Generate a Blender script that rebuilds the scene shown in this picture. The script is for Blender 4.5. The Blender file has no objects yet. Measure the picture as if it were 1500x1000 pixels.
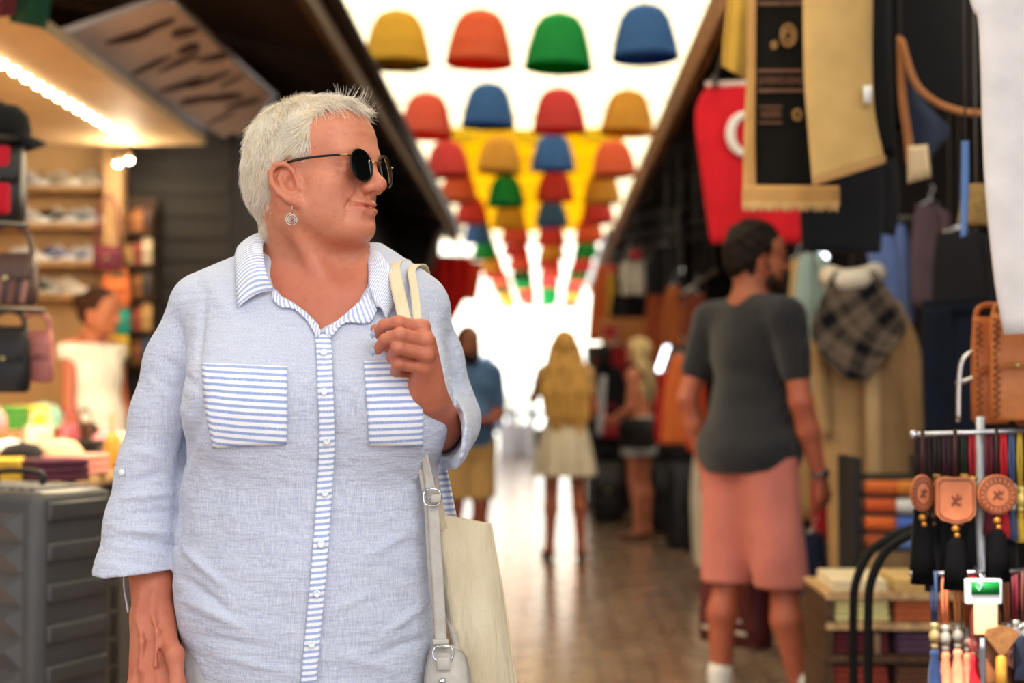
import bpy, bmesh, math, random
import numpy as np
from mathutils import Vector, Matrix, Euler
from mathutils.bvhtree import BVHTree

scene = bpy.context.scene
COL = scene.collection
rad = math.radians
random.seed(7)
RNG = np.random.default_rng(7)

# ------------------------------------------------------------------ camera
LENS, FPX = 50.0, 1500 * 50.0 / 36.0
cam_data = bpy.data.cameras.new('camera')
cam = bpy.data.objects.new('camera', cam_data)
COL.objects.link(cam)
cam_data.sensor_width = 36.0
cam_data.lens = LENS
cam.location = (0.0, 0.0, 1.25)
cam.rotation_euler = (rad(90 + 1.787), 0.0, rad(1.32))
cam_data.clip_end = 300
cam_data.dof.use_dof = True
cam_data.dof.focus_distance = 2.13
cam_data.dof.aperture_fstop = 2.6
scene.camera = cam

# ------------------------------------------------------------------ world, sun, key light
world = bpy.data.worlds.new('sky')
scene.world = world
world.use_nodes = True
wn = world.node_tree.nodes
wl = world.node_tree.links
bg = wn['Background']
bg.inputs['Color'].default_value = (0.90, 0.95, 1.0, 1)
bg.inputs['Strength'].default_value = 1.3

sun_data = bpy.data.lights.new('sun', 'SUN')
sun_data.energy = 11.0
sun_data.angle = rad(1.5)
sun_data.color = (1.0, 0.95, 0.86)
sun = bpy.data.objects.new('sun', sun_data)
sun.rotation_euler = (rad(24), rad(-14), 0)
COL.objects.link(sun)


def area_light(name, loc, target, sx, sy, energy, color):
    d = bpy.data.lights.new(name, 'AREA')
    d.shape = 'RECTANGLE'
    d.size, d.size_y, d.energy, d.color = sx, sy, energy, color
    o = bpy.data.objects.new(name, d)
    o.location = loc
    o.rotation_euler = (Vector(target) - Vector(loc)).to_track_quat('-Z', 'Y').to_euler()
    COL.objects.link(o)
    return o


# added key light on the woman, above and behind the camera, for open daylight
area_light('alley_mouth_daylight', (0.7, -0.5, 3.4), (-0.30, 2.2, 1.4), 1.8, 1.6, 50, (1.0, 0.95, 0.89))

scene.view_settings.view_transform = 'Standard'
scene.view_settings.look = 'None'
scene.view_settings.gamma = 1.0
scene.view_settings.use_curve_mapping = False
scene.view_settings.exposure = 0.45
scene.cycles.max_bounces = 7
scene.cycles.diffuse_bounces = 4
scene.cycles.transparent_max_bounces = 8
scene.cycles.sample_clamp_indirect = 6.0
scene.cycles.caustics_reflective = False
scene.cycles.caustics_refractive = False

# ------------------------------------------------------------------ placing helpers
CAMR = np.array(cam.rotation_euler.to_matrix())
CAMP = np.array(cam.location)


def ray(X, Y):
    return CAMR @ np.array([(X - 750) / FPX, (500 - Y) / FPX, -1.0])


def W(X, Y, y):
    """point of the place at depth y (metres along the alley) on the sight line X, Y"""
    d = ray(X, Y)
    return CAMP + d * (y / d[1])


def G(X, Y):
    d = ray(X, Y)
    return CAMP + d * (-CAMP[2] / d[2])


def px(p):
    q = CAMR.T @ (np.array(p) - CAMP)
    return (750 - FPX * q[0] / q[2], 500 + FPX * q[1] / q[2])


# ------------------------------------------------------------------ materials
def lin(h):
    if not isinstance(h, str):
        return tuple(h)
    h = h.lstrip('#')
    c = [int(h[i:i + 2], 16) / 255 for i in (0, 2, 4)]
    return tuple(x / 12.92 if x <= 0.04045 else ((x + 0.055) / 1.055) ** 2.4 for x in c)


MATS = {}


class NT:
    def __init__(s, name):
        s.m = bpy.data.materials.new(name)
        s.m.use_nodes = True
        s.t = s.m.node_tree
        s.t.nodes.clear()
        s.out = s.n('ShaderNodeOutputMaterial')

    def n(s, typ, **kw):
        nd = s.t.nodes.new(typ)
        for k, v in kw.items():
            setattr(nd, k, v)
        return nd

    def l(s, a, b):
        s.t.links.new(a, b)

    def noise(s, vec, scale, detail=3, rough=0.55, sc=None):
        nd = s.n('ShaderNodeTexNoise')
        nd.inputs['Scale'].default_value = scale
        nd.inputs['Detail'].default_value = detail
        nd.inputs['Roughness'].default_value = rough
        if sc is not None:
            mp = s.n('ShaderNodeMapping')
            mp.inputs['Scale'].default_value = sc
            s.l(vec, mp.inputs['Vector'])
            vec = mp.outputs[0]
        s.l(vec, nd.inputs['Vector'])
        return nd.outputs['Fac']

    def math(s, op, a, b=None, clamp=False):
        nd = s.n('ShaderNodeMath', operation=op, use_clamp=clamp)
        for i, v in enumerate((a, b)):
            if v is None:
                continue
            if isinstance(v, (int, float)):
                nd.inputs[i].default_value = v
            else:
                s.l(v, nd.inputs[i])
        return nd.outputs[0]

    def mix(s, fac, a, b, blend='MIX'):
        nd = s.n('ShaderNodeMix', data_type='RGBA', blend_type=blend)
        for i, v in ((0, fac), (6, a), (7, b)):
            if isinstance(v, (int, float)):
                nd.inputs[i].default_value = v
            elif isinstance(v, tuple):
                nd.inputs[i].default_value = (*v[:3], 1)
            else:
                s.l(v, nd.inputs[i])
        return nd.outputs[2]

    def ramp(s, fac, lo, hi):
        nd = s.n('ShaderNodeMapRange')
        nd.inputs['From Min'].default_value = lo
        nd.inputs['From Max'].default_value = hi
        s.l(fac, nd.inputs['Value'])
        return nd.outputs[0]

    def bsdf(s, color, rough=0.6, metal=0.0, spec=0.4, sss=0.0, sheen=0.0, coat=0.0):
        b = s.n('ShaderNodeBsdfPrincipled')
        if isinstance(color, tuple):
            b.inputs['Base Color'].default_value = (*color[:3], 1)
        else:
            s.l(color, b.inputs['Base Color'])
        if isinstance(rough, (int, float)):
            b.inputs['Roughness'].default_value = rough
        else:
            s.l(rough, b.inputs['Roughness'])
        b.inputs['Metallic'].default_value = metal
        b.inputs['Specular IOR Level'].default_value = spec
        b.inputs['Sheen Weight'].default_value = sheen
        b.inputs['Coat Weight'].default_value = coat
        if sss:
            b.inputs['Subsurface Weight'].default_value = sss
            b.inputs['Subsurface Radius'].default_value = (0.012, 0.005, 0.003)
            b.inputs['Subsurface Scale'].default_value = 0.5
        s.l(b.outputs[0], s.out.inputs[0])
        return b

    def bump(s, b, h, strength=0.3, dist=0.002):
        bp = s.n('ShaderNodeBump')
        bp.inputs['Strength'].default_value = strength
        bp.inputs['Distance'].default_value = dist
        s.l(h, bp.inputs['Height'])
        s.l(bp.outputs[0], b.inputs['Normal'])


def M(col, rough=0.65, var=0.12, scale=14.0, bump=0.0, metal=0.0, spec=0.35, sheen=0.0, bscale=None, key='surface'):
    """plain procedural surface: colour, mottled by noise, fine bump"""
    k = (col, rough, var, scale, bump, metal, spec, sheen, bscale, key)
    if k in MATS:
        return MATS[k]
    t = NT(key + '_' + (col.lstrip('#') if isinstance(col, str) else 'tone'))
    c = lin(col)
    co = t.n('ShaderNodeTexCoord').outputs['Object']
    nz = t.noise(co, scale, 4)
    colr = t.mix(t.ramp(nz, 0.3, 0.7), tuple(x * (1 - var) for x in c), tuple(min(1, x * (1 + var)) for x in c))
    b = t.bsdf(colr, rough, metal, spec, sheen=sheen)
    if bump:
        t.bump(b, t.noise(co, bscale or scale * 6, 3), bump, 0.004)
    MATS[k] = t.m
    return t.m


def cloth(col, var=0.1, rough=0.9):
    return M(col, rough, var, 9.0, 0.25, 0, 0.15, 0.1, 160.0, 'cloth')


def metal(col='#c8c8cc', rough=0.28):
    return M(col, rough, 0.05, 20, 0, 1.0, 0.5, 0, None, 'metal')


def leather(col):
    return M(col, 0.5, 0.15, 25, 0.25, 0, 0.4, 0, 220.0, 'leather')


def glow(col, strength, key='lamp'):
    k = (col, strength, key)
    if k not in MATS:
        t = NT(key)
        e = t.n('ShaderNodeEmission')
        e.inputs[0].default_value = (*lin(col), 1)
        e.inputs[1].default_value = strength
        t.l(e.outputs[0], t.out.inputs[0])
        MATS[k] = t.m
    return MATS[k]


# ------------------------------------------------------------------ mesh building
def new_obj(name, mesh, mat=None, parent=None, smooth=True):
    o = bpy.data.objects.new(name, mesh)
    COL.objects.link(o)
    if mat is not None and not mesh.materials:
        mesh.materials.append(mat)
    if smooth and len(mesh.polygons):
        mesh.polygons.foreach_set('use_smooth', np.ones(len(mesh.polygons), bool))
    if parent is not None:
        o.parent = parent
    return o


def tag(o, label=None, cat=None, group=None, kind=None):
    for k, v in (('label', label), ('category', cat), ('group', group), ('kind', kind)):
        if v:
            o[k] = v
    return o


def thing(name, label, cat, loc=(0, 0, 0), rz=0.0, group=None, rot=None):
    o = bpy.data.objects.new(name, None)
    o.empty_display_size = 0.05
    COL.objects.link(o)
    o.location = tuple(loc)
    o.rotation_euler = rot if rot is not None else (0, 0, rz)
    return tag(o, label, cat, group)


def copy_tree(o, parent=None, _kids=None):
    if _kids is None:
        _kids = {}
        for q in COL.objects:
            if q.parent:
                _kids.setdefault(q.parent.name, []).append(q)
    c = o.copy()
    COL.objects.link(c)
    if parent is not None:
        c.parent = parent
    for ch in _kids.get(o.name, []):
        copy_tree(ch, c, _kids)
    return c


def catmull(pts, n=8, closed=False):
    p = np.array(pts, float)
    m = len(p)
    out = []
    rng = range(m if closed else m - 1)
    for i in rng:
        if closed:
            a, b, c, d = p[(i - 1) % m], p[i], p[(i + 1) % m], p[(i + 2) % m]
        else:
            b, c = p[i], p[i + 1]
            a = p[i - 1] if i > 0 else 2 * b - c
            d = p[i + 2] if i + 2 < m else 2 * c - b
        for k in range(n):
            t = k / n
            out.append(0.5 * ((2 * b) + (c - a) * t + (2 * a - 5 * b + 4 * c - d) * t * t + (3 * b - a - 3 * c + d) * t ** 3))
    if not closed:
        out.append(p[-1])
    return np.array(out)


class MB:
    """collects shapes into ONE mesh"""

    def __init__(s):
        s.v, s.f, s.uv = [], [], {}

    def add(s, verts, faces):
        o = len(s.v)
        s.v.extend([tuple(map(float, q)) for q in verts])
        s.f.extend([tuple(i + o for i in f) for f in faces])
        return o

    def box(s, c, size, rot=None, bev=0.0):
        x, y, z = [q / 2 for q in size]
        if bev <= 0:
            vs = [(i * x, j * y, k * z) for i in (-1, 1) for j in (-1, 1) for k in (-1, 1)]
            fs = [(0, 1, 3, 2), (4, 6, 7, 5), (0, 4, 5, 1), (2, 3, 7, 6), (0, 2, 6, 4), (1, 5, 7, 3)]
        else:
            bm = bmesh.new()
            bmesh.ops.create_cube(bm, size=1)
            for q in bm.verts:
                q.co = Vector((q.co.x * 2 * x, q.co.y * 2 * y, q.co.z * 2 * z))
            bmesh.ops.bevel(bm, geom=bm.edges[:], offset=bev, segments=2, affect='EDGES', profile=0.6)
            bm.verts.ensure_lookup_table()
            bm.verts.index_update()
            vs = [tuple(q.co) for q in bm.verts]
            fs = [tuple(q.index for q in f.verts) for f in bm.faces]
            bm.free()
        R = np.array(Euler(rot).to_matrix()) if rot is not None else np.eye(3)
        s.add([np.array(c) + R @ np.array(q) for q in vs], fs)
        return s

    def tube(s, pts, r, n=8, flat=1.0, up=(0, 0, 1), caps=True):
        """swept tube; r number or list; flat<1 squeezes it across 'up'"""
        p = np.array(pts, float)
        m = len(p)
        rr = np.full(m, r, float) if np.isscalar(r) else np.interp(np.linspace(0, 1, m), np.linspace(0, 1, len(r)), r)
        tan = np.gradient(p, axis=0)
        tan /= np.linalg.norm(tan, axis=1)[:, None] + 1e-12
        u = np.array(up, float)
        vs = []
        for i in range(m):
            t = tan[i]
            uu = u - t * (u @ t)
            if np.linalg.norm(uu) < 1e-3:
                uu = np.array([1.0, 0, 0]) - t * t[0]
            uu /= np.linalg.norm(uu)
            w = np.cross(t, uu)
            u = uu
            for k in range(n):
                a = 2 * math.pi * k / n
                vs.append(p[i] + rr[i] * (math.cos(a) * w + math.sin(a) * uu * flat))
        fs = []
        for i in range(m - 1):
            for k in range(n):
                k2 = (k + 1) % n
                fs.append((i * n + k, i * n + k2, (i + 1) * n + k2, (i + 1) * n + k))
        if caps:
            fs.append(tuple(range(n))[::-1])
            fs.append(tuple((m - 1) * n + k for k in range(n)))
        s.add(vs, fs)
        return s

    def lathe(s, prof, c=(0, 0, 0), n=20, axis='z', sx=1.0, sy=1.0, jitter=None):
        vs, fs = [], []
        m = len(prof)
        for (r, z) in prof:
            for k in range(n):
                a = 2 * math.pi * k / n
                vs.append((r * math.cos(a) * sx, r * math.sin(a) * sy, z))
        for i in range(m - 1):
            for k in range(n):
                k2 = (k + 1) % n
                fs.append((i * n + k, i * n + k2, (i + 1) * n + k2, (i + 1) * n + k))
        if prof[0][0] > 1e-5:
            fs.append(tuple(range(n))[::-1])
        if prof[-1][0] > 1e-5:
            fs.append(tuple((m - 1) * n + k for k in range(n)))
        vs = np.array(vs)
        if axis == 'x':
            vs = vs[:, [2, 0, 1]]
        elif axis == 'y':
            vs = vs[:, [1, 2, 0]]
        s.add(vs + np.array(c), fs)
        return s

    def loft(s, rings, caps=True, closed=True):
        n = len(rings[0])
        vs = [q for r in rings for q in r]
        fs = []
        for i in range(len(rings) - 1):
            for k in range(n if closed else n - 1):
                k2 = (k + 1) % n
                fs.append((i * n + k, i * n + k2, (i + 1) * n + k2, (i + 1) * n + k))
        if caps and closed:
            fs.append(tuple(range(n))[::-1])
            fs.append(tuple((len(rings) - 1) * n + k for k in range(n)))
        s.add(vs, fs)
        return s

    def sheet(s, g, th):
        """g: (r,c,3) grid of points; a cloth of thickness th"""
        g = np.array(g, float)
        r, c = g.shape[:2]
        du = np.gradient(g, axis=1)
        dv = np.gradient(g, axis=0)
        nn = np.cross(du, dv)
        nn /= np.linalg.norm(nn, axis=2)[..., None] + 1e-12
        top = (g + nn * th / 2).reshape(-1, 3)
        bot = (g - nn * th / 2).reshape(-1, 3)
        o = r * c
        fs = []
        for i in range(r - 1):
            for j in range(c - 1):
                a, b2, c2, d = i * c + j, i * c + j + 1, (i + 1) * c + j + 1, (i + 1) * c + j
                fs.append((a, b2, c2, d))
                fs.append((o + d, o + c2, o + b2, o + a))
        edge = [(0, j) for j in range(c)] + [(i, c - 1) for i in range(1, r)] + [(r - 1, j) for j in range(c - 2, -1, -1)] + [(i, 0) for i in range(r - 2, 0, -1)]
        ids = [i * c + j for i, j in edge]
        for k in range(len(ids)):
            a, b2 = ids[k], ids[(k + 1) % len(ids)]
            fs.append((b2, a, o + a, o + b2))
        base = s.add(np.concatenate([top, bot]), fs)
        # uv in metres
        ul = np.concatenate([np.zeros((r, 1)), np.cumsum(np.linalg.norm(np.diff(g, axis=1), axis=2), axis=1)], axis=1)
        vl = np.concatenate([np.zeros((1, c)), np.cumsum(np.linalg.norm(np.diff(g, axis=0), axis=2), axis=0)], axis=0)
        for i in range(r):
            for j in range(c):
                s.uv[base + i * c + j] = s.uv[base + o + i * c + j] = (ul[i, j], vl[i, j])
        return s

    def prism(s, poly, y0, y1, axis='y', xf=None):
        """poly of (a,b) extruded from y0 to y1; axis y: (a,y,b); z: (a,b,z); x: (x,a,b)"""
        def mk(a, b, y):
            return {'y': (a, y, b), 'z': (a, b, y), 'x': (y, a, b)}[axis]
        n = len(poly)
        vs = [mk(a, b, y0) for a, b in poly] + [mk(a, b, y1) for a, b in poly]
        if xf is not None:
            vs = [xf @ Vector(v) for v in vs]
        fs = [tuple(range(n)), tuple(range(2 * n - 1, n - 1, -1))]
        fs += [(i, i + n, (i + 1) % n + n, (i + 1) % n) for i in range(n)]
        s.add(vs, fs)
        return s

    def ball(s, c, r, n=12, sc=(1, 1, 1), rot=None):
        prof = [(math.sin(math.pi * i / n), -math.cos(math.pi * i / n)) for i in range(n + 1)]
        prof[0] = (1e-6, -1)
        prof[-1] = (1e-6, 1)
        t = MB()
        t.lathe(prof, n=max(8, int(n * 1.3)))
        R = np.array(Euler(rot).to_matrix()) if rot is not None else np.eye(3)
        s.add([np.array(c) + R @ (np.array(q) * r * np.array(sc)) for q in t.v], t.f)
        return s

    def mesh(s, name='mesh'):
        me = bpy.data.meshes.new(name)
        me.from_pydata(s.v, [], s.f)
        if s.uv:
            uvl = me.uv_layers.new(name='UVMap')
            idx = np.empty(len(me.loops), np.int32)
            me.loops.foreach_get('vertex_index', idx)
            tab = np.zeros((len(s.v), 2), np.float32)
            for k, q in s.uv.items():
                tab[k] = q
            uvl.data.foreach_set('uv', tab[idx].ravel())
        bm = bmesh.new()
        bm.from_mesh(me)
        bmesh.ops.recalc_face_normals(bm, faces=bm.faces[:])
        bm.to_mesh(me)
        bm.free()
        me.update()
        return me

    def build(s, name, mat, parent=None, smooth=True, sub=0, auto=None):
        o = new_obj(name, s.mesh(name), mat, parent, smooth)
        if sub:
            md = o.modifiers.new('subdivision', 'SUBSURF')
            md.levels = md.render_levels = sub
        if auto is not None and smooth:
            o.data.set_sharp_from_angle(angle=rad(auto))
        return o


# ------------------------------------------------------------------ implicit surfaces -> mesh
class SDF:
    """ordered smooth unions / cuts of simple solids, meshed by sparse surface nets"""

    def __init__(s):
        s.p = []

    def _add(s, fn, c, r, op, k):
        s.p.append((fn, np.array(c, float), float(r), op, k))
        return s

    def ell(s, c, r, k=0.01, op='u', rot=None):
        c = np.array(c, float)
        r = np.array(r if not np.isscalar(r) else (r, r, r), float)
        R = np.eye(3) if rot is None else (np.array(rot) if not isinstance(rot, tuple) else np.array(Euler(rot).to_matrix()))

        def fn(q):
            l = (q - c) @ R
            k0 = np.sqrt(((l / r) ** 2).sum(1))
            k1 = np.sqrt(((l / (r * r)) ** 2).sum(1)) + 1e-9
            return k0 * (k0 - 1) / k1
        return s._add(fn, c, r.max(), op, k)

    def cap(s, a, b, ra, rb=None, k=0.01, op='u', sq=None):
        """tapered capsule; sq=(direction, factor) flattens it along direction"""
        a, b = np.array(a, float), np.array(b, float)
        rb = ra if rb is None else rb
        d = b - a
        L2 = d @ d + 1e-12
        A = None
        if sq is not None:
            n = np.array(sq[0], float)
            n /= np.linalg.norm(n)
            A = (n, 1.0 / sq[1])

        def fn(q):
            h = np.clip(((q - a) @ d) / L2, 0, 1)
            e = q - a - h[:, None] * d
            rr = ra + (rb - ra) * h
            if A is not None:
                e = e + np.outer((e @ A[0]) * (A[1] - 1), A[0])
                return (np.sqrt((e * e).sum(1)) - rr) * min(1.0, 1 / A[1])
            return np.sqrt((e * e).sum(1)) - rr
        ext = max(ra, rb) * (max(1.0, sq[1]) if sq is not None else 1.0)
        return s._add(fn, (a + b) / 2, math.sqrt(L2) / 2 + ext, op, k)

    def chain(s, pts, rs, k=0.006, op='u', sq=None):
        for i in range(len(pts) - 1):
            s.cap(pts[i], pts[i + 1], rs[i] if not np.isscalar(rs) else rs, rs[i + 1] if not np.isscalar(rs) else rs, k, op, sq)
        return s

    def func(s, fn, c, r, op='u', k=0.01):
        return s._add(fn, c, r, op, k)

    def ev(s, q, c=None, R=None):
        d = np.full(len(q), 1.0)
        for fn, pc, pr, op, k in s.p:
            if c is not None and np.linalg.norm(pc - c) - pr > R + 2 * k + 0.03:
                continue
            e = fn(q)
            if op == 'u':
                if k > 0:
                    h = np.maximum(k - np.abs(d - e), 0) / k
                    d = np.minimum(d, e) - h * h * k * 0.25
                else:
                    d = np.minimum(d, e)
            elif op == 's':
                e = -e
                if k > 0:
                    h = np.maximum(k - np.abs(d - e), 0) / k
                    d = np.maximum(d, e) + h * h * k * 0.25
                else:
                    d = np.maximum(d, e)
            elif op == 'i':
                d = np.maximum(d, e)
            elif op == 'd':       # displacement
                d = d + e
        return d

    def mesh(s, h, name='body', nb=16, clip=None, relax=2):
        us = [p for p in s.p if p[3] == 'u']
        lo = np.min([p[1] - p[2] for p in us], axis=0) - 3 * h
        hi = np.max([p[1] + p[2] for p in us], axis=0) + 3 * h
        if clip is not None:
            lo = np.maximum(lo, clip[0])
            hi = np.minimum(hi, clip[1])
        B = nb * h
        nbk = np.ceil((hi - lo) / B).astype(int)
        ctr = np.stack(np.meshgrid(*[np.arange(n) for n in nbk], indexing='ij'), -1).reshape(-1, 3)
        hd = B * math.sqrt(3) / 2
        cw = lo + (ctr + 0.5) * B
        dv = s.ev(cw)
        ok = np.abs(dv) < hd * 2.3 + 0.03
        N = np.array(nbk) * nb + 2
        keyf = lambda I: (I[:, 0] * N[1] + I[:, 1]) * N[2] + I[:, 2]
        g = np.stack(np.meshgrid(*[np.arange(nb + 1)] * 3, indexing='ij'), -1).reshape(-1, 3)
        vk, vp, quads = [], [], []
        for bi in ctr[ok]:
            i0 = bi * nb
            q = lo + (i0 + g) * h
            c = lo + (bi + 0.5) * B
            d = s.ev(q, c, hd).reshape(nb + 1, nb + 1, nb + 1)
            neg = d < 0
            if neg.all() or not neg.any():
                continue
            # cells
            cnt = np.zeros((nb, nb, nb), np.int8)
            for a in (0, 1):
                for b in (0, 1):
                    for e in (0, 1):
                        cnt += neg[a:nb + a, b:nb + b, e:nb + e]
            cell = np.argwhere((cnt > 0) & (cnt < 8))
            if len(cell):
                acc = np.zeros((len(cell), 3))
                num = np.zeros(len(cell))
                for ax in range(3):
                    o1, o2 = [x for x in range(3) if x != ax]
                    for a in (0, 1):
                        for b in (0, 1):
                            off = np.zeros(3, int)
                            off[o1], off[o2] = a, b
                            A = cell + off
                            Bc = A.copy()
                            Bc[:, ax] += 1
                            d1 = d[A[:, 0], A[:, 1], A[:, 2]]
                            d2 = d[Bc[:, 0], Bc[:, 1], Bc[:, 2]]
                            m = (d1 < 0) != (d2 < 0)
                            t = np.where(m, d1 / np.where(m, d1 - d2, 1), 0)
                            pt = A.astype(float)
                            pt[:, ax] += t
                            acc += pt * m[:, None]
                            num += m
                vk.append(keyf(cell + i0))
                vp.append(lo + (i0 + acc / num[:, None]) * h)
            for ax in range(3):
                sl1 = [slice(0, nb)] * 3
                sl2 = [slice(0, nb)] * 3
                sl2[ax] = slice(1, nb + 1)
                n1, n2 = neg[tuple(sl1)], neg[tuple(sl2)]
                e = np.argwhere(n1 != n2)
                if not len(e):
                    continue
                flip = n1[e[:, 0], e[:, 1], e[:, 2]]
                o1, o2 = (ax + 1) % 3, (ax + 2) % 3
                E = e + i0
                u1 = np.zeros(3, int)
                u2 = np.zeros(3, int)
                u1[o1] = 1
                u2[o2] = 1
                k4 = np.stack([keyf(E - u1 - u2), keyf(E - u2), keyf(E), keyf(E - u1)], 1)
                k4[~flip] = k4[~flip][:, ::-1]
                quads.append(k4)
        vk = np.concatenate(vk)
        vp = np.concatenate(vp)
        qd = np.concatenate(quads)
        order = np.argsort(vk)
        vk, vp = vk[order], vp[order]
        pos = np.searchsorted(vk, qd)
        pos = np.clip(pos, 0, len(vk) - 1)
        good = (vk[pos] == qd).all(1)
        f = pos[good]
        for _ in range(relax):
            acc = np.zeros_like(vp)
            n = np.zeros(len(vp))
            for j in range(4):
                a, b = f[:, j], f[:, (j + 1) % 4]
                np.add.at(acc, a, vp[b])
                np.add.at(n, a, 1)
            n = np.maximum(n, 1)
            vp = 0.5 * vp + 0.5 * acc / n[:, None]
        me = bpy.data.meshes.new(name)
        me.vertices.add(len(vp))
        me.vertices.foreach_set('co', vp.astype(np.float32).ravel())
        me.loops.add(len(f) * 4)
        me.loops.foreach_set('vertex_index', f.astype(np.int32).ravel())
        me.polygons.add(len(f))
        me.polygons.foreach_set('loop_start', np.arange(0, len(f) * 4, 4, dtype=np.int32))
        me.update(calc_edges=True)
        return me


def frame(fwd, up=(0, 0, 1)):
    """columns: left, forward, up"""
    f = np.array(fwd, float)
    f /= np.linalg.norm(f)
    u = np.array(up, float)
    l = np.cross(u, f)
    l /= np.linalg.norm(l)
    u = np.cross(f, l)
    return np.stack([l, f, u], 1)


def ring_pts(c, ux, uy, rx, ry, n=36):
    return np.array([c + ux * (rx * math.cos(2 * math.pi * i / n)) + uy * (ry * math.sin(2 * math.pi * i / n)) for i in range(n + 1)])


# ------------------------------------------------------------------ heads, skin, hair
def skin_mat(name, col, red='#c4584a', rough=0.48, lips='#b45a44'):
    t = NT('skin_' + name)
    co = t.n('ShaderNodeTexCoord').outputs['Object']
    big = t.noise(co, 16, 4)
    fine = t.noise(co, 420, 2)
    mid = t.noise(co, 70, 4, 0.65)
    c = lin(col)
    base = t.mix(t.math('MULTIPLY', t.ramp(big, 0.42, 0.75), 0.32), c, lin(red))
    base = t.mix(t.math('MULTIPLY', t.ramp(fine, 0.35, 0.7), 0.20), base, tuple(x * 0.62 for x in c))
    base = t.mix(t.math('MULTIPLY', t.ramp(mid, 0.5, 0.72), 0.30), base, tuple(x * 0.72 for x in lin(red)))
    at = t.n('ShaderNodeAttribute', attribute_name='flush').outputs['Fac']
    base = t.mix(at, base, lin(lips))
    b = t.bsdf(base, rough, 0, 0.42, sss=0.16)
    t.bump(b, t.math('ADD', t.noise(co, 900, 2), t.math('MULTIPLY', t.noise(co, 120, 4, 0.7, (1, 1, 2.2)), 1.6)), 0.22, 0.0014)
    return t.m


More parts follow.
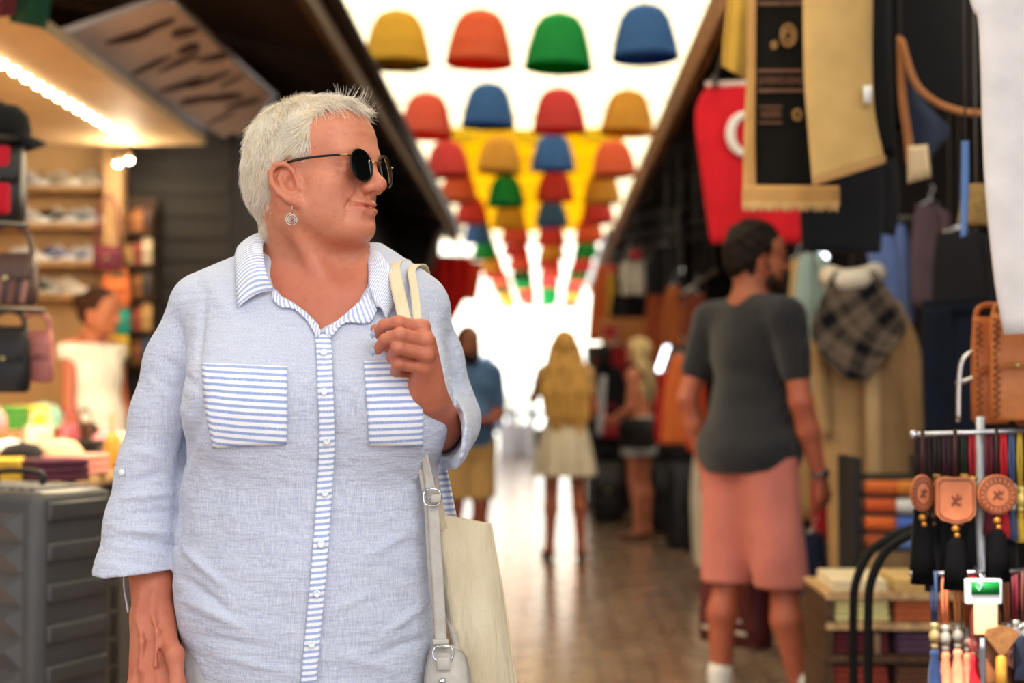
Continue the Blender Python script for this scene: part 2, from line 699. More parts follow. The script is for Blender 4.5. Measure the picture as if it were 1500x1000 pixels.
def head_sdf(S, O, R, s=1.0, ears=True, male=False, full=1.0, smile=True):
    O = np.array(O, float)
    T = lambda *p: O + R @ (np.array(p) * s)
    E = lambda c, r, k=0.01, op='u', rot=None: S.ell(T(*c), np.array(r) * s, k * s, op, R if rot is None else R @ np.array(Euler(rot).to_matrix()))
    Cp = lambda a, b, ra, rb=None, k=0.01, op='u': S.cap(T(*a), T(*b), ra * s, None if rb is None else rb * s, k * s, op)
    E((0, -0.010, 0.026), (0.077, 0.102, 0.090), 0.0)
    E((0, -0.045, -0.010), (0.066, 0.062, 0.065), 0.03)
    E((0, 0.030, -0.045), (0.058, 0.060, 0.070), 0.035)
    E((0, 0.046, 0.048), (0.062, 0.048, 0.050), 0.03)
    for m in (-1, 1):
        Cp((m * 0.052, 0.000, -0.060), (m * 0.018, 0.072, -0.088), 0.021, 0.017, 0.03)
        E((m * 0.045, 0.052, -0.026), (0.020, 0.020, 0.018), 0.026)
        E((m * 0.041 * full, 0.044, -0.056), (0.020, 0.022, 0.026), 0.03)
        Cp((m * 0.040, 0.076, 0.021), (m * 0.012, 0.091, 0.018), 0.0125, 0.012, 0.018)
    E((0, 0.083, -0.090), (0.019 + 0.004 * male, 0.018, 0.015), 0.016)
    E((0, 0.072, -0.058), (0.027, 0.026, 0.024), 0.018)
    if not male:
        E((0, 0.042, -0.087), (0.034, 0.034, 0.020), 0.025)
    # eye sockets, eyes with lids
    for m in (-1, 1):
        E((m * 0.031, 0.101, -0.001), (0.017, 0.013, 0.0105), 0.014, 's')
        E((m * 0.031, 0.0755, -0.001), (0.0145, 0.0135, 0.0125), 0.004)
        Cp((m * 0.019, 0.0885, 0.0025), (m * 0.043, 0.083, 0.0025), 0.0032, 0.003, 0.005)
        Cp((m * 0.020, 0.088, -0.0075), (m * 0.042, 0.083, -0.007), 0.0028, 0.0025, 0.005)
    # nose
    Cp((0, 0.091, 0.010), (0, 0.1115, -0.022), 0.0085, 0.0105, 0.016)
    E((0, 0.1145, -0.0275), (0.0115, 0.0120, 0.0105), 0.010)
    for m in (-1, 1):
        E((m * 0.0125, 0.1025, -0.0320), (0.0085, 0.0105, 0.0082), 0.007)
        E((m * 0.0065, 0.1065, -0.0405), (0.0042, 0.006, 0.004), 0.004, 's')
    Cp((0, 0.105, -0.0375), (0, 0.099, -0.044), 0.004, 0.004, 0.006)
    # lips
    z0 = -0.0605
    up = 0.005 if smile else 0.0
    a, b, c = (-0.029, 0.0795, z0 + up), (-0.014, 0.0955, z0 + 0.0015), (0, 0.1010, z0)
    mir = lambda p: (-p[0], p[1], p[2])
    ul = lambda p, dz: (p[0], p[1], p[2] + dz)
    for q in (a, b, c), (mir(a), mir(b), c):
        Cp(ul(q[0], 0.0005), ul(q[1], 0.0036), 0.0020, 0.0044, 0.006)
        Cp(ul(q[1], 0.0036), ul(q[2], 0.0034), 0.0044, 0.0046, 0.006)
        Cp(ul(q[0], -0.0005), ul(q[1], -0.0046), 0.0020, 0.0046, 0.006)
        Cp(ul(q[1], -0.0046), ul(q[2], -0.0056), 0.0046, 0.0054, 0.006)
    gz = lambda x: z0 + up * np.clip(np.abs(x) / 0.029, 0, 1) ** 1.5

    def press(q):
        l = ((q - O) @ R) / s
        x, y, z = np.abs(l[:, 0]), l[:, 1], l[:, 2]
        fr = np.clip((y - 0.055) / 0.015, 0, 1)
        d = 0.0042 * np.exp(-((z - gz(x)) / 0.0021) ** 2) * np.clip((0.031 - x) / 0.006, 0, 1)
        d += 0.0030 * np.exp(-((z + 0.0795) / 0.0055) ** 2 - (x / 0.016) ** 2)
        d += 0.0010 * np.exp(-(x / 0.0035) ** 2 - ((z + 0.049) / 0.006) ** 2)
        if smile:
            for (ax, az, bx, bz, w, dp) in ((0.0215, -0.039, 0.037, -0.062, 0.0030, 0.0026), (0.037, -0.062, 0.0385, -0.082, 0.003, 0.0014), (0.0300, z0 + up, 0.0335, z0 + up + 0.002, 0.0028, 0.0036), (0.048, -0.004, 0.062, 0.004, 0.0018, 0.0014), (0.048, -0.009, 0.062, -0.010, 0.0018, 0.0014), (0.046, -0.014, 0.058, -0.021, 0.0018, 0.0012)):
                ex, ez = bx - ax, bz - az
                h = np.clip(((x - ax) * ex + (z - az) * ez) / (ex * ex + ez * ez), 0, 1)
                dd = (x - ax - ex * h) ** 2 + (z - az - ez * h) ** 2
                d += dp * np.exp(-dd / (w * w))
            d += 0.0009 * (np.exp(-((z - 0.050 + 3 * x * x) / 0.0016) ** 2) + np.exp(-((z - 0.062 + 3 * x * x) / 0.0016) ** 2)) * np.clip((0.045 - x) / 0.01, 0, 1)
        return d * fr * s
    S.func(press, T(0, 0.06, -0.03), 0.16 * s, 'd', 0)
    if ears:
        for m in (-1, 1):
            # ear axes: up vector leans back, outwards normal
            ear(S, T, R, s, m)


def ear(S, T, R, s, m):
    c0 = np.array((m * 0.0775, 0.004, -0.026))
    u = np.array((m * 0.10, -0.30, 0.95))
    u /= np.linalg.norm(u)
    back = np.array((m * 0.45, -0.88, -0.19))
    back -= u * (back @ u)
    back /= np.linalg.norm(back)
    nrm = np.cross(u, back) * m
    q_ = 1.12
    P2 = lambda a, b, n=0.0: T(*(c0 + q_ * (u * b + back * a + nrm * n)))
    Rr = R @ np.stack([back, nrm, u], 1)
    s = s * q_
    S.ell(P2(0.003, 0.0, -0.009), np.array((0.0240, 0.0105, 0.033)) * s, 0.006 * s, 'u', Rr)
    S.ell(P2(0.004, 0.001, 0.0078), np.array((0.0130, 0.0055, 0.0225)) * s, 0.004 * s, 's', Rr)
    rim = [(-0.010, 0.000), (-0.011, 0.014), (-0.005, 0.0265), (0.008, 0.030), (0.0185, 0.022), (0.021, 0.008), (0.0165, -0.008), (0.008, -0.021), (0.001, -0.027)]
    rs = [0.0024, 0.0032, 0.0038, 0.0040, 0.0040, 0.0038, 0.0034, 0.0040, 0.0060]
    S.chain([P2(a, b, 0.003) for a, b in rim], [r * s for r in rs], 0.003 * s)
    S.ell(P2(-0.004, -0.029, 0.001), np.array((0.0080, 0.0042, 0.0085)) * s, 0.006 * s, 'u', Rr)
    anti = [(0.004, 0.019), (0.0100, 0.010), (0.0095, -0.003), (0.004, -0.013), (-0.004, -0.015)]
    S.chain([P2(a, b, 0.0015) for a, b in anti], [0.0022 * s, 0.0030 * s, 0.0032 * s, 0.0032 * s, 0.0034 * s], 0.003 * s)
    S.ell(P2(-0.003, 0.000, 0.002), np.array((0.0075, 0.008, 0.0095)) * s, 0.004 * s, 's', Rr)
    S.cap(P2(-0.0125, 0.001, 0.001), P2(-0.0115, -0.011, 0.002), 0.0042 * s, 0.0040 * s, 0.004 * s)


def vnoise(q, seed=0):
    """value noise, -1..1, q (N,3)"""
    i = np.floor(q).astype(np.int64)
    f = q - i
    f = f * f * (3 - 2 * f)
    out = 0
    for a in (0, 1):
        for b in (0, 1):
            for c in (0, 1):
                h = (i[:, 0] + a) * 73856093 ^ (i[:, 1] + b) * 19349663 ^ (i[:, 2] + c) * 83492791 ^ (seed * 2654435761)
                h = (h ^ (h >> 13)) * 1274126177
                h = ((h ^ (h >> 16)) & 0xffff) / 32767.5 - 1
                w = (f[:, 0] if a else 1 - f[:, 0]) * (f[:, 1] if b else 1 - f[:, 1]) * (f[:, 2] if c else 1 - f[:, 2])
                out = out + w * h
    return out


def hair_mat(col, root, name='hair'):
    t = NT(name)
    hi = t.n('ShaderNodeHairInfo')
    c = t.mix(hi.outputs['Random'], tuple(x * 0.78 for x in lin(col)), tuple(min(1, x * 1.1) for x in lin(col)))
    c = t.mix(t.ramp(hi.outputs['Intercept'], 0.0, 0.45), lin(root), c)
    b = t.bsdf(c, 0.42, 0, 0.5, sheen=0.0)
    return t.m


def strands(name, pts, rad0, mat, parent):
    """pts (n,k,3): one hair object with n strands"""
    n, k = pts.shape[:2]
    hc = bpy.data.hair_curves.new(name)
    hc.add_curves([k] * n)
    hc.points.foreach_set('position', pts.astype(np.float32).ravel())
    r = np.tile(np.linspace(1, 0.35, k) * rad0, n).astype(np.float32)
    hc.points.foreach_set('radius', r)
    hc.materials.append(mat)
    o = bpy.data.objects.new(name, hc)
    COL.objects.link(o)
    o.parent = parent
    return o


def flush(me, O, R, s=1.0):
    """natural redness of lips, cheeks, nose and ears"""
    n = len(me.vertices)
    co = np.empty(n * 3, np.float32)
    me.vertices.foreach_get('co', co)
    l = ((co.reshape(-1, 3) - O) @ R) / s
    z0 = -0.0605 + 0.0025 * np.clip(np.abs(l[:, 0]) / 0.026, 0, 1)
    lip = np.exp(-((l[:, 2] - z0 + 0.001) / (0.0082 - 0.005 * np.clip(np.abs(l[:, 0]) / 0.03, 0, 1))) ** 4) * np.exp(-(l[:, 0] / 0.028) ** 6) * (l[:, 1] > 0.075)
    chk = 0.30 * np.exp(-((np.abs(l[:, 0]) - 0.045) / 0.02) ** 2 - ((l[:, 2] + 0.032) / 0.022) ** 2) * (l[:, 1] > 0.03)
    nose = 0.30 * np.exp(-(l[:, 0] / 0.016) ** 2 - ((l[:, 2] + 0.030) / 0.014) ** 2) * (l[:, 1] > 0.09)
    ear_ = 0.35 * (np.abs(l[:, 0]) > 0.074) * (np.abs(l[:, 2] + 0.02) < 0.05)
    neck = 0.46 * np.clip((-0.105 - l[:, 2] - 0.35 * np.clip(l[:, 1], 0, 0.1)) / 0.05, 0, 1)
    f = np.clip(np.maximum.reduce([lip * 0.85, chk, nose, ear_, neck]), 0, 1)
    a = me.attributes.new('flush', 'FLOAT', 'POINT')
    a.data.foreach_set('value', f.astype(np.float32))
# ------------------------------------------------------------------ the alley: floor, roofs, walls, canopy
def structure(o):
    o['kind'] = 'structure'
    return o


def floor_mat():
    t = NT('worn_brown_pavers')
    co = t.n('ShaderNodeTexCoord').outputs['Object']
    mp = t.n('ShaderNodeMapping')
    mp.inputs['Rotation'].default_value = (0, 0, rad(90))
    t.l(co, mp.inputs['Vector'])
    br = t.n('ShaderNodeTexBrick')
    br.inputs['Scale'].default_value = 1.0
    br.inputs['Brick Width'].default_value = 0.30
    br.inputs['Row Height'].default_value = 0.12
    br.inputs['Mortar Size'].default_value = 0.008
    br.inputs['Color1'].default_value = (*lin('#8f7560'), 1)
    br.inputs['Color2'].default_value = (*lin('#6f5848'), 1)
    br.inputs['Mortar'].default_value = (*lin('#3a2d26'), 1)
    t.l(mp.outputs[0], br.inputs['Vector'])
    wear = t.noise(co, 1.7, 5, 0.6)
    c = t.mix(t.math('MULTIPLY', t.ramp(wear, 0.4, 0.7), 0.45), br.outputs['Color'], lin('#a28c7a'))
    rg = t.n('ShaderNodeMapRange')
    rg.inputs['To Min'].default_value = 0.16
    rg.inputs['To Max'].default_value = 0.38
    t.l(t.noise(co, 5, 4), rg.inputs['Value'])
    b = t.bsdf(c, rg.outputs[0], 0, 0.6, coat=0.55)
    b.inputs['Coat Roughness'].default_value = 0.16
    h = t.math('ADD', t.math('MULTIPLY', br.outputs['Fac'], -0.6), t.math('MULTIPLY', t.noise(co, 14, 4), 0.5))
    t.bump(b, h, 0.22, 0.006)
    return t.m


def wood(col, key='timber', rough=0.55):
    t = NT(key)
    co = t.n('ShaderNodeTexCoord').outputs['Object']
    g = t.noise(co, 1.0, 4, 0.6, (60, 3, 60))
    c = lin(col)
    cc = t.mix(t.ramp(g, 0.3, 0.75), tuple(x * 0.45 for x in c), tuple(min(1, x * 1.35) for x in c))
    b = t.bsdf(cc, rough, 0, 0.12)
    t.bump(b, g, 0.3, 0.004)
    return t.m


def fabric_roof(col, trans=0.62, key='canopy_cloth'):
    t = NT(key)
    co = t.n('ShaderNodeTexCoord').outputs['Object']
    v = t.noise(co, 1.2, 4)
    c = lin(col)
    cc = t.mix(t.ramp(v, 0.3, 0.75), tuple(x * 0.9 for x in c), c)
    d = t.n('ShaderNodeBsdfDiffuse')
    tr = t.n('ShaderNodeBsdfTranslucent')
    t.l(cc, d.inputs[0])
    t.l(cc, tr.inputs[0])
    mx = t.n('ShaderNodeMixShader')
    mx.inputs[0].default_value = trans
    t.l(d.outputs[0], mx.inputs[1])
    t.l(tr.outputs[0], mx.inputs[2])
    t.l(mx.outputs[0], t.out.inputs[0])
    return t.m


def slab(name, pts, th, mat):
    """flat panel from 4 corner points with thickness upwards/outwards"""
    p = [np.array(q, float) for q in pts]
    n = np.cross(p[1] - p[0], p[3] - p[0])
    n /= np.linalg.norm(n)
    b = MB()
    b.add([*p, *[q + n * th for q in p]], [(0, 1, 2, 3), (7, 6, 5, 4), (0, 4, 5, 1), (1, 5, 6, 2), (2, 6, 7, 3), (3, 7, 4, 0)])
    return structure(b.build(name, mat, None, False))


DARKW = wood('#2c211a', 'dark_timber')
BROWNW = wood('#5a4230', 'brown_timber')
PALEW = wood('#c9a376', 'pale_timber', 0.5)
b = MB()
b.box((0, 11.5, -0.05), (9, 33, 0.1))
structure(b.build('floor', floor_mat(), None, False))
b = MB()
b.box((0, 53, -0.07), (60, 50, 0.1))
structure(b.build('floor_street', M('#cfcdc8', 0.7, 0.08, 3, 0.2), None, False))

# left roof over the shops: slopes up away from the eave
EL, ER, EZ = -1.11, 0.86, 3.10
slab('roof_west', [(EL, 4.0, EZ), (-4.2, 4.0, EZ + 0.75), (-4.2, 17.5, EZ + 0.75), (EL, 17.5, EZ)], 0.06, DARKW)
slab('roof_east', [(ER, 1.6, EZ), (ER, 26.6, EZ), (4.4, 26.6, EZ + 0.8), (4.4, 1.6, EZ + 0.8)], 0.06, DARKW)
b = MB()
b.box((EL + 0.02, 10.75, EZ - 0.02), (0.05, 13.5, 0.20))
structure(b.build('trim_1', BROWNW, None, False))
b = MB()
b.box((ER - 0.01, 14.1, EZ - 0.03), (0.06, 25, 0.20))
structure(b.build('trim_2', wood('#8a5c34', 'eave_timber', 0.8), None, False))
gut = metal('#4a4038', 0.45)
b = MB()
b.tube([(EL + 0.075, 4.0, EZ + 0.04), (EL + 0.075, 17.5, EZ + 0.04)], 0.045, 10)
tag(b.build('gutter', gut), 'dark metal rain gutter along the timber eave on the shoe shop side', 'gutter')
b = MB()
b.tube([(ER - 0.075, 17.0, EZ + 0.0), (ER - 0.075, 26.6, EZ + 0.0)], 0.05, 10)
tag(b.build('gutter', metal('#b9bcc6', 0.4)), 'pale metal rain gutter at the far end of the clothes stall eave', 'gutter')
# rafters under both roofs
for i, y in enumerate(np.arange(4.6, 17.4, 1.6)):
    b = MB()
    b.add([(EL - 0.05, y - 0.04, EZ - 0.10), (-4.1, y - 0.04, EZ + 0.60), (-4.1, y + 0.04, EZ + 0.60), (EL - 0.05, y + 0.04, EZ - 0.10), (EL - 0.05, y - 0.04, EZ + 0.01), (-4.1, y - 0.04, EZ + 0.72), (-4.1, y + 0.04, EZ + 0.72), (EL - 0.05, y + 0.04, EZ + 0.01)],
          [(0, 1, 2, 3), (7, 6, 5, 4), (0, 4, 5, 1), (1, 5, 6, 2), (2, 6, 7, 3), (3, 7, 4, 0)])
    structure(b.build('trim_rafter', DARKW, None, False))
for i, y in enumerate(np.arange(2.4, 26.4, 2.0)):
    b = MB()
    b.add([(ER + 0.05, y - 0.04, EZ - 0.10), (4.3, y - 0.04, EZ + 0.66), (4.3, y + 0.04, EZ + 0.66), (ER + 0.05, y + 0.04, EZ - 0.10), (ER + 0.05, y - 0.04, EZ + 0.01), (4.3, y - 0.04, EZ + 0.77), (4.3, y + 0.04, EZ + 0.77), (ER + 0.05, y + 0.04, EZ + 0.01)],
          [(0, 1, 2, 3), (7, 6, 5, 4), (0, 4, 5, 1), (1, 5, 6, 2), (2, 6, 7, 3), (3, 7, 4, 0)])
    structure(b.build('trim_rafter', DARKW, None, False))

# west side: lit shoe shop, then a closed dark front
def wall(name, c, size, mat):
    b = MB()
    b.box(c, size)
    return structure(b.build(name, mat, None, False))


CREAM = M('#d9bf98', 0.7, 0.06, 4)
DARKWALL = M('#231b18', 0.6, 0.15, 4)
wall('wall_shop_back', (-3.35, 5.9, 1.3), (0.1, 5.4, 2.6), CREAM)
wall('wall_shop_end', (-2.87, 8.42, 1.5), (0.86, 0.08, 3.0), M('#c79f6d', 0.65, 0.1, 5))
slab('ceiling_shop', [(-1.86, 3.2, 2.62), (-3.4, 3.2, 2.62), (-3.4, 7.72, 2.62), (-1.86, 7.72, 2.62)], 0.05, M('#cdb088', 0.6, 0.1, 5))
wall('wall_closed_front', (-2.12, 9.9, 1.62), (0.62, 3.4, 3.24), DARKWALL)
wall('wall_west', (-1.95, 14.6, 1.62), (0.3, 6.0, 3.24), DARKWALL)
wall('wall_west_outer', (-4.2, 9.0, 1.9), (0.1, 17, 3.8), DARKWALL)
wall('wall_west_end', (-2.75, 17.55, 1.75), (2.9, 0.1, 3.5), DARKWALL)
# shutter ribs on the dark front, facing down the alley
b = MB()
for i in range(22):
    b.box((-2.12, 8.19, 0.2 + i * 0.13), (0.60, 0.02, 0.10), None, 0.006)
structure(b.build('door_1', M('#1b1513', 0.6, 0.1, 6), None, False))
# east side: back wall and stall partitions
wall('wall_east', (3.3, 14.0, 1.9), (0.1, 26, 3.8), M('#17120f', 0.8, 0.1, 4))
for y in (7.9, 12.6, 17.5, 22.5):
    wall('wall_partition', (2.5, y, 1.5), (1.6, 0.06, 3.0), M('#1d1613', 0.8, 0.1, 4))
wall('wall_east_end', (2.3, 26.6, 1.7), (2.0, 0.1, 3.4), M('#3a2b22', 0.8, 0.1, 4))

# strut under the end of the west roof
b = MB()
b.tube([(-1.9, 15.4, 2.30), (-1.25, 15.4, 2.52), (-1.14, 15.4, 2.98)], 0.05, 8)
structure(b.build('trim_strut', M('#4c4038', 0.5, 0.2, 8)))

# cloth canopy over the alley
def canopy(name, x0, x1, y0, y1, z, mat, label, scallop=0.0, sag=0.12):
    g = []
    ys = np.linspace(y0, y1, 40)
    for j, y in enumerate(ys):
        row = []
        for i, x in enumerate(np.linspace(x0, x1, 25)):
            u = (x - x0) / (x1 - x0)
            bay = (y - y0) / 2.25
            zz = z - sag * math.sin(math.pi * u) * 0.4 - sag * 0.5 * math.sin(math.pi * (bay % 1.0))
            yy = y
            if j == 0 and scallop:
                zz -= scallop * abs(math.sin(u * math.pi * 3))
            row.append((x, yy, zz))
        g.append(row)
    b = MB()
    b.sheet(g, 0.004)
    return tag(b.build(name, mat), label, 'canopy')


WHITEC = fabric_roof('#fbf5e2', 0.66, 'white_canopy_cloth')
YELC = fabric_roof('#ffe23c', 0.7, 'yellow_canopy_cloth')
canopy('canopy', -2.6, 2.4, -6.5, 1.3, 4.06, fabric_roof('#8a7a66', 0.3, 'light_block_cloth'), 'unseen brown cloth added behind the camera to dim light from above')  # added out of view to hold back top light on the woman
canopy('canopy', -2.6, 2.4, 1.45, 27.5, 4.10, WHITEC, 'long white cloth canopy stretched high over the whole alley')
canopy('canopy', -1.15, 0.86, 14.55, 24.5, 3.98, YELC, 'narrow bright yellow cloth with scalloped edge hung below the white canopy', 0.22, 0.08)
# steel wires that carry the canopy and the shades
wire = M('#5a5650', 0.4, 0.1, 10)
n_w = 0
for y, lab in ((5.2, 'thin steel wire crossing under the white canopy nearest the camera'), (7.0, 'thin steel wire crossing under the white canopy in front of the first shades'), (12.4, 'thin steel wire crossing under the white canopy behind two rows of shades')):
    b = MB()
    b.tube(catmull([(-1.75, y, 3.80), (-0.1, y + 0.2, 3.66), (1.45, y, 3.80)], 8), 0.006, 6)
    tag(b.build('canopy_wire', wire), lab, 'wire')
for (p0, p1, lab) in (((-1.75, 5.0, 3.82), (1.45, 10.2, 3.82), 'slanting steel cable under the white canopy running towards the clothes stalls'), ((1.45, 5.0, 3.90), (-1.75, 10.6, 3.90), 'slanting steel cable under the white canopy running towards the shoe shop')):
    b = MB()
    b.tube([p0, p1], 0.007, 6)
    tag(b.build('canopy_cable', wire), lab, 'cable')


def roof_z(x):
    return 3.10 + max(0.0, x - 0.86) * 0.226


def roof_cord(p, root, o0, name='cord'):
    """thin cord from p (world) up to the underside of the east roof"""
    q = (max(p[0], 0.88), p[1], roof_z(p[0]) + 0.01)
    b = MB()
    b.tube([np.array(p) - o0, np.array(q) - o0], 0.003, 5)
    return b.build(name, M('#4a443e', 0.6), root)


for x, lab in ((-1.75, 'long steel cable along the shoe shop side that holds the shade wires'), (1.45, 'long steel cable along the clothes stall side that holds the shade wires')):
    b = MB()
    b.tube([(x, 4.9, 3.80), (x, 61.9, 3.80)], 0.007, 6)
    tag(b.build('carrier_cable', wire), lab, 'cable')
# ------------------------------------------------------------------ wicker lampshades in rows across the alley
def wicker(col):
    t = NT('wicker_' + col.lstrip('#'))
    co = t.n('ShaderNodeTexCoord').outputs['Object']
    w = t.n('ShaderNodeTexWave', wave_type='BANDS', bands_direction='Z')
    w.inputs['Scale'].default_value = 14
    w.inputs['Distortion'].default_value = 1.5
    t.l(co, w.inputs['Vector'])
    nz = t.noise(co, 30, 3)
    c = lin(col)
    cc = t.mix(w.outputs['Fac'], tuple(x * 0.82 for x in c), c)
    cc = t.mix(t.math('MULTIPLY', t.ramp(nz, 0.5, 0.8), 0.25), cc, tuple(min(1, x * 1.5 + 0.03) for x in c))
    d = t.n('ShaderNodeBsdfDiffuse')
    tr = t.n('ShaderNodeBsdfTranslucent')
    t.l(cc, d.inputs[0])
    t.l(cc, tr.inputs[0])
    mx = t.n('ShaderNodeMixShader')
    mx.inputs[0].default_value = 0.62
    t.l(d.outputs[0], mx.inputs[1])
    t.l(tr.outputs[0], mx.inputs[2])
    t.l(mx.outputs[0], t.out.inputs[0])
    bp = t.n('ShaderNodeBump')
    bp.inputs['Strength'].default_value = 0.5
    bp.inputs['Distance'].default_value = 0.006
    t.l(w.outputs['Fac'], bp.inputs['Height'])
    t.l(bp.outputs[0], d.inputs['Normal'])
    return t.m


SHADE_COLS = {'yellow': '#f8d25c', 'orange': '#fb8a62', 'green': '#3ab864', 'blue': '#5c8ccd', 'red': '#f06464', 'coral': '#fb846c', 'amber': '#f4c25c', 'dark green': '#4a7a44'}
prof_out = [(0.218, 0.000), (0.214, 0.03), (0.199, 0.11), (0.180, 0.19), (0.155, 0.265), (0.118, 0.318), (0.075, 0.340), (0.03, 0.346)]
prof_in = [(r - 0.006, z - (0.004 if z > 0.3 else 0)) for r, z in prof_out][::-1]
SH_PROTO = {}


def shade_proto(colname):
    r = thing('lampshade', '', 'lampshade')
    b = MB()
    b.lathe(prof_out + prof_in, n=28)
    m = wicker(SHADE_COLS[colname])
    b.build('wicker_shade', m, r)
    b = MB()
    for zz, rr in ((0.006, 0.218), (0.11, 0.199), (0.25, 0.161)):
        b.tube(ring_pts(np.array((0, 0, zz)), np.array((1, 0, 0)), np.array((0, 1, 0)), rr, rr, 28), 0.004, 6, 1.0, (0, 0, 1), False)
    b.build('hoop', m, r)
    b = MB()
    b.tube([(0, 0, 0.34), (0, 0, 0.40), (0.004, 0, 0.50)], 0.004, 6)
    b.build('cord', wire, r)
    b = MB()
    b.lathe([(0.0001, 0.20), (0.018, 0.205), (0.02, 0.25), (0.014, 0.29), (0.014, 0.335), (0.0001, 0.336)], n=10)
    b.build('lamp_holder', M('#2a2623', 0.5), r)
    return r


SX = (-0.94, -0.437, 0.098, 0.655)
ROWS = [(9.0, 'first', 'yellow orange green blue'), (11.25, 'second', 'coral blue red amber'), (13.5, 'third', 'red amber blue orange'), (15.75, 'fourth', 'orange green red amber'),
        (18.0, 'fifth', 'red yellow blue red'), (20.25, 'sixth', 'blue coral red orange'), (22.5, 'seventh', 'green red amber green'), (24.75, 'eighth', 'amber coral red red'),
        (27.0, 'ninth', 'red dark_green coral green'), (29.3, 'tenth', 'orange green red coral'), (31.6, 'eleventh', 'dark_green orange green red'), (33.9, 'twelfth', 'amber red green yellow'), (36.5, 'thirteenth', 'yellow orange green red')]
PLACE = ('on the shoe shop side', 'second from the shoe shop side', 'second from the clothes stall side', 'on the clothes stall side')
for ri, (y, word, cols) in enumerate(ROWS):
    row_pts = []
    for ci, cname in enumerate(cols.split()):
        cname = cname.replace('_', ' ')
        if cname not in SH_PROTO:
            SH_PROTO[cname] = o = shade_proto(cname)
        else:
            o = copy_tree(SH_PROTO[cname])
        jz = 0.035 * math.sin(ri * 5.1 + ci * 2.3)
        o.location = (SX[ci] + 0.02 * math.sin(ri * 3.7 + ci * 1.9), y + 0.04 * math.sin(ri + ci * 2.6), 3.275 + jz + (0.0 if ri else (0.02, 0.0, 0.02, 0.04)[ci]))
        o.rotation_euler = (rad(2 * math.sin(ri * 2 + ci)), rad(2.5 * math.sin(ri + 3 * ci)), ri * 1.3 + ci)
        row_pts.append(np.array(o.location) + np.array(o.rotation_euler.to_matrix() @ Vector((0.004, 0, 0.5))))
        o['label'] = '%s wicker lampshade in the %s row, %s' % (cname, word, PLACE[ci])
        o['group'] = 'coloured wicker lampshades over the alley'
    b = MB()
    b.tube([(-1.75, y, 3.80), *row_pts, (1.45, y, 3.80)], 0.005, 6)
    tag(b.build('shade_wire', wire), 'steel wire carrying the %s row of lampshades from the camera' % word, 'wire', 'wires that carry the lampshades')
# ------------------------------------------------------------------ builders for goods
def grid_between(L, R, y, nr=24, nc=14, fold=0.0, nf=2.0, ph=0.0, dy=0.0, tilt=0.0):
    """cloth hanging at depth y between two edge lines; folds run down the cloth"""
    l = catmull([(*p, 0) for p in L], 8)
    r = catmull([(*p, 0) for p in R], 8)
    li = np.array([np.interp(np.linspace(0, 1, nr), np.linspace(0, 1, len(l)), l[:, k]) for k in (0, 1)]).T
    ri = np.array([np.interp(np.linspace(0, 1, nr), np.linspace(0, 1, len(r)), r[:, k]) for k in (0, 1)]).T
    g = []
    for i in range(nr):
        v = i / (nr - 1)
        row = []
        for j in range(nc):
            u = j / (nc - 1)
            p = li[i] * (1 - u) + ri[i] * u
            yy = y + fold * (0.35 + 0.65 * v) * math.sin(2 * math.pi * nf * u + ph + v * 0.8) + dy * u + tilt * v
            row.append(W(p[0], p[1], yy))
        g.append(row)
    return np.array(g)


def hang_cloth(name, label, cat, L, R, y, mat, fold=0.012, nf=2.2, th=0.004, group=None, ph=0.0, dy=0.0, part=None, nr=24, nc=16):
    b = MB()
    g = grid_between(L, R, y, nr, nc, fold, nf, ph, dy)
    o0 = g[0, nc // 2].copy()
    b.sheet(g - o0, th)
    if part:
        root = thing(name, label, cat, o0, 0, group)
        b.build(part, mat, root)
        return root, g, o0
    o = b.build(name, mat)
    o.location = o0
    tag(o, label, cat, group)
    return o, g, o0


def cloth_tube(bm, L, R, y, o0, ratio=0.4, nr=18, wob=0.05, ph=0.0, mind=0.02):
    l = catmull([(*p, 0) for p in L], 8)
    r = catmull([(*p, 0) for p in R], 8)
    rings = []
    for i in range(nr):
        v = i / (nr - 1)
        a = np.array([np.interp(v, np.linspace(0, 1, len(l)), l[:, k]) for k in (0, 1)])
        c = np.array([np.interp(v, np.linspace(0, 1, len(r)), r[:, k]) for k in (0, 1)])
        pa, pc = W(a[0], a[1], y), W(c[0], c[1], y)
        m, h = (pa + pc) / 2, (pc - pa) / 2
        w = np.linalg.norm(h)
        ring = []
        for t in np.linspace(0, 2 * math.pi, 33)[:-1]:
            f = 1 + wob * math.sin(5 * t + ph + v * 4) * (0.3 + v)
            ring.append(m + h * math.cos(t) + np.array((0, -1, 0)) * max(mind, w * ratio) * math.sin(t) * f - o0)
        rings.append(ring)
    bm.loft(rings)
    return bm


def garment_thing(name, label, cat, y, parts, mat, group=None, ratio=0.4, hanger=None, top=None):
    """parts: list of (part name, L, R, dy)"""
    o0 = W(*(top or ((parts[0][1][0][0] + parts[0][2][0][0]) / 2, parts[0][1][0][1])), y)
    root = thing(name, label, cat, o0, 0, group)
    for k, (pn, L, R, dy) in enumerate(parts):
        b = MB()
        cloth_tube(b, L, R, y + dy, o0, ratio, ph=k * 1.3)
        b.build(pn, mat, root)
    if hanger:
        X0, X1, Y = hanger
        b = MB()
        c = (X0 + X1) / 2
        b.tube([W(X0, Y + 10, y) - o0, W(c, Y, y) - o0, W(X1, Y + 10, y) - o0], 0.006, 8)
        b.tube(catmull([W(c, Y, y) - o0, W(c, Y - 8, y) - o0, W(c + 5, Y - 16, y) - o0, W(c + 1, Y - 22, y) - o0], 5), 0.003, 6)
        b.build('hanger', metal('#b5b5b8', 0.35), root)
        roof_cord(W(c + 1, Y - 21, y), root, o0)
    return root


